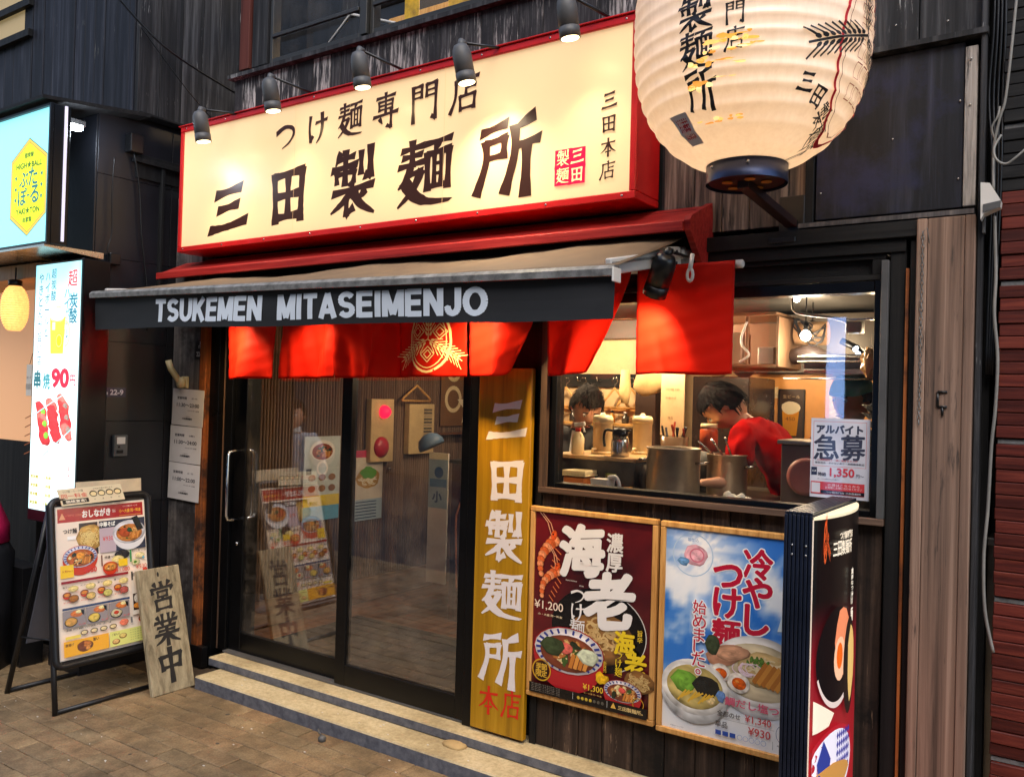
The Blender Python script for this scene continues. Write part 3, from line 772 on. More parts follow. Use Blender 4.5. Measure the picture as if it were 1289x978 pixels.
for yy, e in ((-.038, .03), (.11, .062)):
    pts = [(-3.752, e, 1.17), (-3.752, (e + yy) / 2, 1.172), (-3.752, yy, 1.165), (-3.752, yy - (.006 if yy < 0 else -.006), 1.145), (-3.752, yy - (.006 if yy < 0 else -.006), .835), (-3.752, yy, .815), (-3.752, (e + yy) / 2, .808), (-3.752, e, .81)]
    tube('handle', pts, .0085, M_CHROME, dl, 10)
lathe('lock', [(.011, 0), (.011, .006), (.006, .009)], (-3.752, .03, .68), M_CHROME, dl, 12, (R(90), 0, 0))
# right of door: window surround
box('window_surround', -1.868, -1.838, .0, .07, .105, 2.0, W_BLACK, B)
box('window_frame', -1.836, -1.806, -.03, .06, 1.126, 1.96, W_OLD, B); box('window_frame', -1.836, -.548, -.032, .06, 1.118, 1.1405, wood('window_sill_wood', [(34, 26, 22), (86, 66, 54), (128, 104, 88)], axis='x', across=60, tint=.05), B)
box('window_frame', -.57, -.548, -.03, .06, 1.141, 1.96, M_GREYMET, B)
KW = thing_part('kitchen_window', (-1.8, 0, 1.15), B)
box('frame', -1.804, -1.772, -.012, .05, 1.142, 1.90, M_BLKALU, KW); box('frame', -.592, -.572, -.012, .05, 1.142, 1.90, M_BLKALU, KW)
box('frame', -1.771, -.593, -.012, .05, 1.142, 1.160, M_BLKALU, KW); box('frame', -1.771, -.593, -.012, .05, 1.862, 1.898, M_BLKALU, KW)
box('glass', -1.771, -.593, .014, .019, 1.160, 1.862, GLASSW, KW, 0)
# headers over the window
box('header', -1.868, -.50, -.02, .08, 1.985, 2.025, W_BLACKX, B); box('header', -1.868, -.44, -.035, .08, 2.028, 2.078, W_BLACKX, B)
vt = thing_part('vent_panel', (-1.1, 0, 1.92), B)
box('frame', -1.80, -.56, -.008, .04, 1.901, 1.918, W_BLACKX, vt); box('frame', -1.80, -.56, -.008, .04, 1.968, 1.983, W_BLACKX, vt); box('frame', -.602, -.56, -.0075, .04, 1.9185, 1.9675, W_BLACK, vt)
box('mesh', -1.80, -.603, .014, .03, 1.9185, 1.9675, plain('black_mesh', (14, 14, 14), .8, bump=1, bs=400), vt)
box('hinge_plate', -.93, -.84, -.04, -.036, 2.04, 2.056, M_BLK, B)
# right hand posts
box('post', -.547, -.500, -.012, .08, .0, 2.02, W_BLACK, B, .003)
box('post_edge', -.4985, -.4895, -.025, .08, .105, 1.93, W_ORANGE, B, .001)
box('post', -.488, -.468, -.02, .08, .0, 2.02, W_BLACK, B, .003)
for xx in (-.5465,):
    pass
box('pale_post', -.4665, -.437, -.045, .06, .0, 2.078, W_PALE, B, .002); box('pale_post', -.436, -.334, -.041, .06, .0, 2.078, W_PALE, B, .002); box('pale_post', -.333, -.306, -.045, .06, .0, 2.078, W_PALE, B, .002)
box('post', -.304, -.288, -.02, .08, .0, 3.4, W_DARK, B, .003)
box('wall', -.30, -.20, .22, .3, .0, 4.0, W_BLACK, B, 0)
tube('iron_staple', [(-.398, -.043, 1.50), (-.372, -.045, 1.50)], .004, M_BLK, B, 6); tube('iron_staple', [(-.398, -.043, 1.545), (-.398, -.045, 1.50)], .004, M_BLK, B, 6); tube('iron_staple', [(-.372, -.043, 1.545), (-.398, -.045, 1.545)], .004, M_BLK, B, 6); tube('iron_staple', [(-.385, -.043, 1.50), (-.384, -.045, 1.472)], .004, M_BLK, B, 6)
# screws and nail heads in the boards
for (x, z, y) in [(-.36, 2.2, -.002), (-.36, 2.44, -.002), (-.77, 2.2, -.002), (-.55, 2.35, -.002), (-.33, 2.42, -.014), (-.33, 2.56, -.014), (-.55, 2.72, .01), (-.40, 2.70, .01), (-.47, 2.85, .01), (-.38, 2.81, .01)]:
    lathe('nail_head', [(.0035, 0), (.0035, .002), (.001, .003)], (x, y, z), M_STEEL, B, 8, (R(90), 0, 0))

# interior shell
IN = thing('restaurant_interior', 'inside of the restaurant seen through its glass: ribbed brown wall, dark floor, cream kitchen wall', 'room', (-2, 1.3, .1))
def ribwall():
    bm = bmesh.new(); y = .13
    while y < 2.72:
        lathe_bm(bm, [(.011, .0), (.011, 1.66)], 6, (0, y - .13, 0), capb=False); y += .0235
    return bm
bm = ribwall(); MR = wood('ribbed_brown_wall', [(58, 42, 32), (100, 76, 58), (136, 108, 84)], across=30, tint=0, rough=.5, bump=.2)
link('ribbed_panelling', fin(bm), MR, IN, (-4.0, .13, .28), kind='stuff')
box('wall', -4.12, -4.005, .1, 2.8, 0.1, 2.0, MR, IN, 0)
box('skirting', -4.0, -3.975, .12, 2.75, .12, .275, wood('skirting_wood', [(52, 32, 20), (104, 70, 46), (140, 100, 70)], axis='y', across=30, tint=0), IN)
box('floor', -4.1, .3, .1, 3.0, .0, .114, W_FLOOR, IN, 0)
box('door_mat', -3.75, -2.3, .16, .95, .1145, .122, plain('dark_mat', (34, 30, 28), .9, bump=.6, bs=300), IN)
box('wall', -4.1, -2.55, 2.75, 2.85, .1, 2.05, plain('dark_back_wall', (44, 34, 28), .6), IN, 0)
box('wall', -2.545, .3, 2.35, 2.45, .1, 2.05, M_CREAM, IN, 0)
box('wall', -2.545, -2.50, 2.0, 2.35, .1, 2.05, M_CREAM, IN, 0)
box('wall', .25, .3, .1, 2.4, .1, 2.05, M_CREAM, IN, 0)
box('ceiling', -4.1, .3, .21, 2.85, 2.0, 2.06, M_CEIL, IN, 0)
# door between rooms and tall brown counter
o = thing('reception_counter', 'tall dark brown counter behind the right door pane with a lamp on top', 'counter', (-3.15, 1.3, .115))
box('body', -3.28, -2.72, 1.25, 1.62, .115, 1.08, wood('dark_counter_wood', [(40, 24, 18), (76, 46, 34), (98, 64, 48)], across=30, tint=0), o, .004); box('top', -3.30, -2.70, 1.23, 1.64, 1.081, 1.10, W_BLACKX, o)
tube('cable', curvepts([(-3.1, 1.235, 1.07), (-3.13, 1.22, .95), (-3.2, 1.22, .8), (-3.22, 1.23, .7), (-3.21, 1.24, .3)]), .006, plain('orange_cable', (190, 120, 84), .5), o, 6)
o = thing('table_lamp', 'pale box shaded lamp standing on the brown counter behind the right door pane', 'lamp', (-3.06, 1.4, 1.1))
bm = bmesh.new(); lathe_bm(bm, [(.085, 0), (.055, .1)], 4, capb=False, capt=True, smooth=False); link('shade', fin(bm), plain('lamp_shade', (220, 206, 176), .6), o, (-3.06, 1.4, 1.1), (0, 0, R(45)))
o = thing('towel_roll', 'tall white printed banner hanging beside the counter with a blue top', 'banner', (-3.36, 1.3, .4))
A = Art((-3.42, 1.2, .34), (1, 0, 0), (0, 0, 1)); A.rect(0, 0, .15, .46, (214, 200, 186)); A.rect(0.0, .46, .15, .78, (150, 168, 176)); A.rect(0, .76, .15, .80, (226, 210, 170))
A.ell(.08, .68, .035, .035, (40, 82, 130)); A.text('小', .07, .53, .07, (40, 70, 110), .02, brush=True); A.rect(.01, .59, .14, .64, (60, 110, 150)); A.build('print', P_MAT, o)
box('panel', -3.42, -3.27, 1.2005, 1.21, .34, 1.14, M_WHITEPL, o, 0)
o = thing('blue_helmet', 'blue grey rounded cap hanging above the white banner', 'cap', (-3.42, 1.22, 1.2))
lathe('cap', [(.085, 0), (.083, .03), (.065, .065), (.03, .085), (.0, .09)], (-3.44, 1.25, 1.17), plain('blue_cap', (92, 118, 146), .5), o, 18, (R(10), R(-25), 0), capt=False)
# things on the ribbed wall
def wallbox(name, lab, cat, y0, y1, z0, z1, mat, dep=.05):
    t = thing(name, lab, cat, (-3.985, (y0 + y1) / 2, z0)); box('body', -3.988, -3.988 + dep, y0, y1, z0, z1, mat, t, .003); return t
M_BEIGE = plain('beige_painted_steel', (206, 178, 128), .4, var=.08)
t = wallbox('hydrant_cabinet', 'beige fire hydrant cabinet with a red lamp on the ribbed wall', 'cabinet', 1.22, 1.44, 1.04, 1.46, M_BEIGE)
lathe('red_lamp', [(.045, 0), (.043, .02), (.03, .042), (0, .052)], (-3.938, 1.335, 1.375), emis('red_lamp_glow', (235, 20, 60), 1.2), t, 18, (0, R(90), 0), capt=False)
lathe('bell', [(.07, 0), (.068, .01), (.04, .03), (0, .036)], (-3.938, 1.32, 1.14), plain('red_bell', (190, 40, 60), .35), t, 20, (0, R(90), 0), capt=False)
t = wallbox('switch_panel', 'beige switchboard with a list of labels right of the hydrant cabinet', 'switchboard', 1.6, 1.87, 1.08, 1.43, M_BEIGE)
A = Art((-3.936, 1.75, 1.12), (0, 1, 0), (0, 0, 1))
for i in range(12): A.rect(.0, .02 + i * .022, .09, .035 + i * .022, (90, 84, 74) if i % 3 else (170, 150, 120))
A.build('label_strip', P_MAT, t)
lathe('thumb_lock', [(.012, 0), (.014, .012), (.006, .02)], (-3.975, 1.44, .99), M_CHROME, t, 12, (0, R(90), 0))
def hanger(name, lab, x, y, z, w_=.2, ax=0, group=None, mat=None):
    t = thing(name, lab, 'hanger', (x, y, z), group); c, s_ = math.cos(ax), math.sin(ax)
    q = lambda a, b: (x + a * c, y + a * s_, z + b)
    tube('bar', [q(-w_, -.1), q(-w_ * .9, -.085), q(0, 0), q(w_ * .9, -.085), q(w_, -.1), q(w_ * .98, -.108), q(-w_ * .98, -.108), q(-w_, -.1)], .008, mat or W_FRAME, t, 6)
    tube('hook', [q(0, 0), q(0, .02), q(.018, .035), q(.012, .055), q(-.008, .058), q(-.016, .045)], .002, M_STEEL, t, 5)
hanger('coat_hanger', 'wooden coat hanger on the ribbed wall above the switchboard, behind the right door pane', -3.93, 1.66, 1.56, .15, R(90))
def wallposter(lab, y0, y1, z0, z1, fn):
    t = thing('wall_poster', lab, 'poster', (-3.975, (y0 + y1) / 2, z0)); box('backing', -3.982, -3.974, y0, y1, z0, z1, M_WHITEPL, t, 0)
    A = Art((-3.9735, y0, z0), (0, 1, 0), (0, 0, 1)); fn(A, y1 - y0, z1 - z0); A.build('print', P_GLOSS, t)
def wp1(A, w, h):
    A.rect(0, 0, w, h, (196, 206, 206)); A.rect(0, 0, w, h * .17, (96, 168, 206)); A.rect(0, h * .17, w, h * .3, (226, 200, 70))
    bowl(A, w * .5, h * .83, w * .36, (210, 214, 214), stripes=False, seed=4); A.ring(w * .5, h * .62, w * .16, w * .16, w * .05, (250, 246, 240))
    for i in range(6): A.ell(w * (.22 + .28 * (i % 3)), h * (.38 + .13 * (i // 3)), w * .1, w * .07, (150, 110, 80)); 
    A.rect(w * .06, h * .55, w * .2, h * .62, (40, 40, 44))
def wp2(A, w, h):
    A.rect(0, 0, w, h, (206, 196, 180)); A.rect(0, h * .9, w, h, (196, 60, 90)); A.rect(0, 0, w, h * .3, (160, 178, 190))
    noodles(A, w * .5, h * .6, w * .4, (238, 228, 200)); A.ell(w * .5, h * .68, w * .25, w * .14, (96, 150, 60), wob=.2)
    for i in range(6): A.rect(w * .1, h * (.03 + i * .045), w * .8, h * (.045 + i * .045), (60, 80, 110))
wallposter('pale blue menu poster with a yellow band behind the left door pane', .68, .98, .70, 1.22, wp1)
wallposter('menu poster with green topped noodles behind the right door pane', 1.1, 1.38, .66, 1.12, wp2)
t = thing('food_poster', 'brown and cream food poster on the ribbed wall behind the right door pane', 'poster', (-3.975, 2.1, 1.3)); A = Art((-3.974, 1.98, 1.27), (0, 1, 0), (0, 0, 1))
A.rect(0, 0, .5, .55, (120, 84, 48)); A.ring(.15, .42, .09, .09, .03, (224, 200, 150)); A.ring(.15, .2, .1, .1, .03, (228, 206, 160)); A.poly([(.33, .3), (.38, .2), (.48, .2), (.4, .12), (.44, .02), (.34, .08), (.26, .02), (.28, .13), (.2, .2), (.3, .2)], (240, 224, 190)); A.build('print', P_MAT, t)
box('shelf', -3.985, -3.9, 1.9, 2.6, 1.21, 1.225, W_FLOOR, IN)
# ------------------------------------------------------------------ lit shop sign
SG = thing('shop_sign', 'long cream illuminated sign in a red frame with large black brush characters above the awning', 'sign', (-2.72, 0, 2.21))
RED = plain('red_painted_sign_frame', (206, 30, 30), .35, var=.1, coat=.2)
x0, x1, z0, z1 = -4.065, -1.372, 2.216, 2.884
box('back_box', x0 + .03, x1 - .03, -.15, .04, z0 + .03, z1 - .03, RED, SG)
box('frame_rail', x0, x1, -.172, .03, z1 - .028, z1, RED, SG, .003); box('frame_rail', x0, x1, -.172, .03, z0, z0 + .028, RED, SG, .003)
box('frame_stile', x0, x0 + .022, -.171, .03, z0 + .0285, z1 - .0285, RED, SG, .003); box('frame_stile', x1 - .026, x1, -.171, .03, z0 + .0285, z1 - .0285, RED, SG, .003)
box('top_flashing', x0 - .01, x1 + .01, -.18, .03, z1 + .001, z1 + .006, RED, SG, .001)
SIGN_M = printmat('lit_acrylic_sign', .3, emit=.46, mottled=.03)
A = Art((0, -.160, 0), (1, 0, 0), (0, 0, 1))
def sgc(tx, ty):
    k = .93 + .07 * math.sin(math.pi * min(1, max(0, ty))) ** .5 ; return tuple(q_ * .76 for q_ in lin((254 * k, 214 * k, 160 * k))[:3]) + (1,)  # uneven backlight painted into the face colours, dimmer at top and bottom
A.paint(x0 + .02, z0 + .026, x1 - .024, z1 - .026, 40, 14, sgc)
INK = (46, 24, 18)
for ch, u, v, w_, h_ in (('三', -3.662, 2.41, .30, .25), ('田', -3.215, 2.43, .27, .28), ('製', -2.787, 2.436, .285, .30), ('麺', -2.365, 2.428, .30, .285), ('所', -1.937, 2.442, .30, .29)):
    A.char(ch, u, v, w_, h_, INK, .032, True, .04)
for ch, u, v, h_ in (('つ', -3.24, 2.722, .15), ('け', -3.022, 2.722, .145), ('麺', -2.812, 2.727, .155), ('専', -2.595, 2.732, .155), ('門', -2.375, 2.732, .165), ('店', -2.158, 2.732, .155)):
    A.char(ch, u, v, h_ * .98, h_, INK, .014, True, .04)
for ch, v in (('三', 2.588), ('田', 2.502), ('本', 2.415), ('店', 2.33)): A.char(ch, -1.488, v, .064, .066, INK, .004, True, .04)
A.ell(-1.648, 2.365, .068, .070, (206, 16, 60), n=20)
A.rect(-1.714, 2.297, -1.582, 2.433, (206, 16, 60))
for ch, u, v in (('三', -1.617, 2.40), ('田', -1.617, 2.333), ('製', -1.679, 2.40), ('麺', -1.679, 2.333)): A.char(ch, u, v, .056, .058, (255, 214, 150), .0, True)
for xx in (-3.17, -2.26): A.rect(xx, z0 + .028, xx + .0016, z1 - .028, (214, 172, 118))
A.build('sign_face', SIGN_M, SG)
for k in range(9):
    for zz in (z0 + .014, z1 - .014): lathe('screw', [(.0045, 0), (.0045, .0015), (.001, .0025)], (x0 + .05 + k * .324, -.172, zz), M_STEEL, SG, 8, (R(90), 0, 0))

def lamp_light(name, loc, tgt, energy, col, size=60, blend=.6, rad=.02, parent=None):
    l = bpy.data.lights.new(name, 'SPOT'); l.energy = energy; l.color = col; l.spot_size = R(size); l.spot_blend = blend; l.shadow_soft_size = rad
    o = bpy.data.objects.new(name, l); COL.objects.link(o); dv = Vector(tgt) - Vector(loc)
    o.rotation_euler = dv.to_track_quat('-Z', 'Y').to_euler()
    if parent:
        base = PW.get(parent.name) or Vector(parent.location); o.parent = parent; o.location = Vector(loc) - base
    else: o.location = loc
    return o
def pt_light(name, loc, energy, col, rad=.05, parent=None):
    l = bpy.data.lights.new(name, 'POINT'); l.energy = energy; l.color = col; l.shadow_soft_size = rad
    o = bpy.data.objects.new(name, l); COL.objects.link(o)
    if parent:
        base = PW.get(parent.name) or Vector(parent.location); o.parent = parent; o.location = Vector(loc) - base
    else: o.location = loc
    return o
LENS = emis('lamp_lens', (255, 226, 170), 6)
def spot(x, y, z, tx, ty, tz, nm, lab, armto, on=True, energy=1.0, r=.037, L=.15, mat=None, cat='spotlight', group='spotlights over the shop sign', lcol=(1.0, .80, .52), cone=66):
    t = thing(nm, lab, cat, (x, y, z), group)
    dv = (Vector((tx, ty, tz)) - Vector((x, y, z))).normalized(); c = Vector((x, y, z))
    a, b = c - dv * L / 2, c + dv * L / 2
    pts = [a, a + dv * .006, a + dv * .02, a + dv * .04, a + dv * L * .72, a + dv * L * .725, a + dv * L * .745, a + dv * L * .75, b]
    rr = [r * .35, r * .7, r * .9, r, r, r * .94, r * .94, r * 1.03, r * 1.03]
    bm = bmesh.new(); tube_bm(bm, [p - c for p in pts], rr, 20); me = fin(bm)
    link('housing', me, mat or M_GREYMET, t, c)
    bm = bmesh.new(); tube_bm(bm, [b - dv * .004 - c, b + dv * .0015 - c], [r * .86, r * .86], 20); link('lens', fin(bm), LENS if on else M_STEEL, t, c)
    bm = bmesh.new(); tube_bm(bm, [a + dv * .012 - c + Vector((0, .0, .0)), a + Vector((0, .01, .012)) - c, a + Vector((0, .03, .012)) - c], [.014, .016, .012], 10); link('swivel', fin(bm), mat or M_GREYMET, t, c)
    tube('arm', [a + Vector((0, .02, .012)), Vector(armto)], .006, M_BLK, t, 8)
    if on:
        lamp_light('lamp', tuple(b + dv * .006), (tx, ty, tz), energy, lcol, cone, 1.0, .03, t)
    return t
sp = [(-3.665, 2.785, 'spotlight over the left end of the sign, above the character for three'), (-3.155, 2.852, 'second spotlight from the left end of the cream sign'), (-2.59, 2.858, 'middle one of the five sign spotlights, above the second row of small characters'), (-2.04, 2.775, 'spotlight hanging low over the last small character of the sign'), (-1.575, 2.85, 'spotlight at the top edge of the photo beside the white lantern')]
for i, (x, z, lab) in enumerate(sp):
    spot(x, -.33, z, x + (.03 if i != 3 else .06), -.27, z - .4, 'sign_spotlight', lab, (x + .09, -.08, 2.895), True, (8, 5, 5, 22, 6)[i], cone=(96, 96, 96, 120, 96)[i])

# ------------------------------------------------------------------ red canopy board above the awning
CN = thing('canopy_board', 'dark red painted timber canopy running under the sign with a pointed end bracket', 'canopy', (-2.7, 0, 2.1))
box('fascia', -4.205, -1.175, -.20, -.182, 2.077, 2.112, W_REDBEAM, CN, .002)
prism('top_board', [(-.181, 2.098), (-.181, 2.111), (.015, 2.205), (.015, 2.19)], 'x', -4.203, -1.177, W_REDBEAM, CN)
prism('end_bracket', [(-.192, 2.114), (-.17, 2.135), (.01, 2.212), (.052, 1.915), (.012, 1.915), (-.02, 1.935), (-.185, 2.08)], 'x', -1.174, -1.152, W_REDBEAM, CN)
box('backing_board', -4.0, -1.18, -.03, -.005, 1.98, 2.185, W_BLACKX, CN)
# ------------------------------------------------------------------ awning
AW = thing('awning', 'retractable awning with tan cloth and black lettered valance over the entrance', 'awning', (-2.6, -.1, 2.0))
xl, xr = -4.085, -1.21
def ztop(x): t = (x - xl) / (xr - xl); return 1.957 + (1.902 - 1.957) * t
bm = bmesh.new(); nx, ny = 60, 12; g = []
for j in range(ny + 1):
    for i in range(nx + 1):
        tx, ty = i / nx, j / ny; x = xl + (xr - xl) * tx
        zf = ztop(x) + .002; y = -.10 - .5 * ty; zk = 2.078 + .012 * tx - .022 * abs(math.cos(math.pi * tx * 2.6 + .6)) ** 2; z = zk + (zf - zk) * ty
        z -= .004 * math.sin(math.pi * ty)  + .002 * math.sin(tx * 70 + ty * 5)
        g.append(bm.verts.new((x - xl, y + .1, z - 2)))
for j in range(ny):
    for i in range(nx):
        a = j * (nx + 1) + i; f = bm.faces.new((g[a], g[a + nx + 1], g[a + nx + 2], g[a + 1])); f.smooth = True
CLT = plain('tan_awning_cloth', (106, 87, 66), .75, var=.15, vs=4)
cl = link('cloth', fin(bm), CLT, AW, (xl, -.1, 2)); md = cl.modifiers.new('thickness', 'SOLIDIFY'); md.thickness = .002
bm = bmesh.new()
A_ = Vector((xl, -.608, ztop(xl) - .017)); B_ = Vector((xr, -.608, ztop(xr) - .017))
dv = (B_ - A_).normalized(); sec = [(-.024, -.017), (-.026, .004), (-.012, .017), (.018, .016), (.022, -.012)]
ra = [bm.verts.new(Vector((0, y, z))) for y, z in sec]; rb = [bm.verts.new(B_ - A_ + Vector((0, y, z))) for y, z in sec]
bm.faces.new(ra); bm.faces.new(list(reversed(rb)))
for i in range(5): bm.faces.new((ra[(i + 1) % 5], ra[i], rb[i], rb[(i + 1) % 5]))
link('front_bar', fin(bm), M_BAR, AW, A_)
# valance cloth with lettering
def vmap(u, v, h):
    # u world x, v 0 (top) .. 1 (bottom)
    t = (u - xl) / (xr - xl); zt = ztop(u) - .033; zb = 1.772 + (1.738 - 1.772) * t
    y = -.607 + .006 * math.sin(u * 3.1 + v * 2) * v + .003 * math.sin(u * 11)
    return Vector((u, y - h, zt + (zb - zt) * v + .003 * math.sin(u * 5) * v))
A = Art(vmap(xl, 0, 0), (1, 0, 0), (0, 0, 1), fmap=lambda u, v, h: vmap(u, v, h)); A.base = 0
A.paint(xl + .012, 1, xr - .004, 0, 60, 4, lambda tx, ty: lin(lerpc((18, 18, 19), (30, 30, 31), .5 + ns(tx * 9, ty * 2) * .8)))
o = A.build('valance', P_VINYL, AW)
for wd_, cx_, ww_ in (('TSUKEMEN', -3.20, .73), ('MITASEIMENJO', -2.215, 1.04)):
  A = Art(vmap(xl, 0, 0), (1, 0, 0), (0, 0, 1), grid=.04, fmap=lambda u, v, h: vmap(u, (1.865 - v) / .145 * .86 + .06 + .0, h + .0022)); A.base = .0
  block_text(A, wd_, cx_, 1.795, ww_, .120, (206, 216, 226), .215); A.build('lettering', P_VINYL, AW)
# right side arm
def beam(name, p, q, hw, hh, mat, parent, bev=.002):
    p, q = Vector(p), Vector(q); t = (q - p).normalized(); s = t.cross(Vector((0, 0, 1))).normalized(); u = s.cross(t).normalized(); bm = bmesh.new(); L = (q - p).length
    bxm(bm, 0, L, -hw, hw, -hh, hh, bev)
    M_ = Matrix((t, -s, u)).transposed()
    for v in bm.verts: v.co = M_ @ v.co
    return link(name, fin(bm), mat, parent, p)
beam('folding_arm', (-1.255, -.575, 1.905), (-1.225, -.17, 1.992), .012, .026, M_ARM, AW, .004)
beam('folding_arm', (-4.04, -.575, 1.95), (-4.0, -.1, 2.0), .012, .024, M_ARM, AW, .004)
beam('arm_rib', (-1.242, -.575, 1.915), (-1.212, -.18, 2.0), .002, .004, M_BAR, AW, .001)
beam('knuckle', (-1.232, -.21, 1.985), (-1.225, -.13, 1.998), .02, .038, M_WHITEPL, AW, .006)
beam('knuckle', (-1.225, -.13, 1.998), (-1.222, -.06, 2.005), .026, .03, M_ARM, AW, .006)
for (yy, zz) in ((-.17, 2.012), (-.17, 1.972)): lathe('bolt', [(.006, 0), (.006, .003), (.002, .004)], (-1.207, yy, zz), M_BLK, AW, 10, (0, R(90), 0))
tube('roller', [(-4.03, -.07, 2.025), (-1.22, -.07, 2.025)], .022, M_ARM, AW, 12)
tube('crank_eye', [(-1.136, -.20, 1.992), (-1.1345, -.222, 1.94)], .008, M_WHITEPL, AW, 8)
tube('crank_eye', [(-1.134 + .010 * math.cos(a * math.pi / 6), -.222, 1.92 + .021 * math.sin(a * math.pi / 6)) for a in range(12)], .0055, M_WHITEPL, AW, 8, closed=True)
beam('gear_case', (-1.21, -.12, 1.97), (-1.17, -.12, 1.97), .012, .022, M_BAR, AW, .003)
beam('gear_motor', (-1.27, -.11, 1.915), (-1.19, -.11, 1.918), .009, .009, plain('copper_tube', (170, 100, 66), .4), AW, .003)
beam('end_cap', (-1.212, -.61, ztop(xr) - .03), (-1.206, -.61, ztop(xr) - .03), .026, .022, M_WHITEPL, AW, .002)

# under-awning spotlights that light the curtain
for i, (x, en, lab) in enumerate([(-3.52, 9, 'black spotlight hidden under the left end of the awning'), (-2.93, 3.5, 'black spotlight under the awning over the left door leaf'), (-2.02, 9, 'black spotlight under the awning over the yellow board'), (-1.27, 11, 'black cylinder spotlight hanging below the white awning arm')]):
    if i == 3:
        t = spot(-1.205, -.30, 1.915, -1.245, -.27, 1.84, 'awning_spotlight', lab, (-1.19, -.12, 2.0), True, en * 2.6, .040, .15, M_BLK, 'spotlight', 'black spotlights under the awning', (1.0, .66, .32), 118); continue
    t = spot(x, -.36, 1.895, x - .03 + (.0 if i < 3 else -.05), -.165, 1.62, 'awning_spotlight', lab, (x + .01, -.05, 1.985), True, en * 2.6, .032, .13, M_BLK, 'spotlight', 'black spotlights under the awning', (1.0, .66, .32), 118)

# ------------------------------------------------------------------ noren curtain
NR = thing('entrance_curtain', 'short red split cloth curtain with a pale wheat crest hanging across the front', 'curtain', (-2.3, -.155, 1.955))
tube('rod', [(-3.68, -.155, 1.957), (-.992, -.155, 1.957)], .0105, M_WHITEPL, NR, 14)
lathe('end_cap', [(.0145, 0), (.0145, .022), (.010, .026)], (-1.0, -.155, 1.957), M_WHITEPL, NR, 16, (0, R(90), 0))
def mk_cloth():
    m, nt, b = newmat('red_curtain_cloth'); a = nt.nodes.new('ShaderNodeAttribute'); a.attribute_name = 'Col'
    out = [n for n in nt.nodes if n.type == 'OUTPUT_MATERIAL'][0]; tl = N(nt, 'BsdfTranslucent'); mx = N(nt, 'MixShader'); mx.inputs[0].default_value = .35; nt.links.new(a.outputs[0], tl.inputs[0]); nt.links.new(b.outputs[0], mx.inputs[1]); nt.links.new(tl.outputs[0], mx.inputs[2]); nt.links.new(mx.outputs[0], out.inputs[0])
    nt.links.new(a.outputs[0], b.inputs['Base Color']); b.inputs['Roughness'].default_value = .55; b.inputs['Sheen Weight'].default_value = 0
    b.inputs['Specular IOR Level'].default_value = .12
    wv = noise_n(nt, coords(nt, (1, 1, 1), 0)[0], 900, 2, .5); bp_ = nt.nodes.new('ShaderNodeBump'); bp_.inputs['Strength'].default_value = .12; bp_.inputs['Distance'].default_value = .001
    nt.links.new(wv.outputs[0], bp_.inputs['Height']); nt.links.new(bp_.outputs[0], b.inputs['Normal'])
    return m
M_NOREN = mk_cloth()
xs = [-3.62, -3.225, -2.842, -2.475, -2.105, -1.738, -1.362, -.998]
def nmap(i, u, v, h=0):
    """u, v in 0..1, v = 0 at the rod"""
    xa, xb = xs[i] + (.008 if i in (1, 4, 5, 6) else .0), xs[i + 1] - (.012 if i in (0, 3, 4, 5) else .0)
    x = xa + (xb - xa) * u; zb = 1.546 + (x + 3.6) * .0172; z = 1.968 + (zb - 1.968) * v
    y = -.169
    if i == 0: x += -.045 * v * (1 - u) - .03 * v * u; y += .034 * math.sin(u * 8.5 + 1) * v + .02 * math.sin(u * 4 + v * 2) * v
    elif i in (1, 2): y += .034 * math.sin(u * 8.3 + i * 2 + v * 1.6) * v ** .7 + .010 * math.sin(u * 16 + v * 5 + i) * v + .006 * math.sin(u * 31 - v * 4) * v
    elif i == 3: y += .024 * math.sin(u * 6.6 + 2) * v ** .7 + .005 * math.sin(u * 21 + 2 + v * 3) * v
    elif i == 4:
        k = max(0, u - .35) / .65; x -= .17 * v ** 1.6 * k; y += .075 * k * v ** 1.2 + .014 * math.sin(u * 9 + v) * v; z += .06 * k ** 3 * v
    elif i == 5:
        k = max(0, u - .2) / .8; x -= .20 * v ** 1.15 * k; y += .05 * k * v + .022 * math.sin(u * 8.5 + v * 1.2) * v; z += .012 * k * v
    else: y += .006 * math.sin(u * 4 + v * 1.5) * v + .016 * math.exp(-((u - .08 - v * .22) / .05) ** 2) * max(0, v - .55) * 1.6; z += .004 * math.sin(u * 6) * v
    y += .0012 * math.sin(v * 40 + u * 9)
    return Vector((x, y - h, z))
for i in range(7):
    nu, nv = 36, 30; vv, ff, cc = [], [], []
    o0 = nmap(i, 0, 0)
    for b in range(nv + 1):
        for a in range(nu + 1):
            u, v = a / nu, b / nv; vv.append(nmap(i, u, v) - o0)
            e = min(u, 1 - u, 1 - v); c = (222, 38, 20) if e > .018 else (190, 26, 16)
            cc.append(lin(c))
    for b in range(nv):
        for a in range(nu):
            q = b * (nu + 1) + a; ff.append((q, q + nu + 1, q + nu + 2, q + 1))
    me = bpy.data.meshes.new('curtain_panel'); me.from_pydata([tuple(v) for v in vv], [], ff); ca = me.color_attributes.new('Col', 'FLOAT_COLOR', 'POINT'); ca.data.foreach_set('color', [x for c in cc for x in c])
    for p in me.polygons: p.use_smooth = True
    me.update(); pn = link('curtain_panel', me, M_NOREN, NR, o0); md = pn.modifiers.new('thickness', 'SOLIDIFY'); md.thickness = .0012; md.offset = 1
    if i == 3:
        A = Art(o0, (1, 0, 0), (0, 0, 1), grid=.03, fmap=lambda u, v, h: nmap(3, u / .367, (.42 - v) / .42, h + .0008)); A.base = .0012
        crest(A, .180, .165, .172, (255, 226, 160), 1.0); A.build('wheat_crest', P_VINYL, pn)

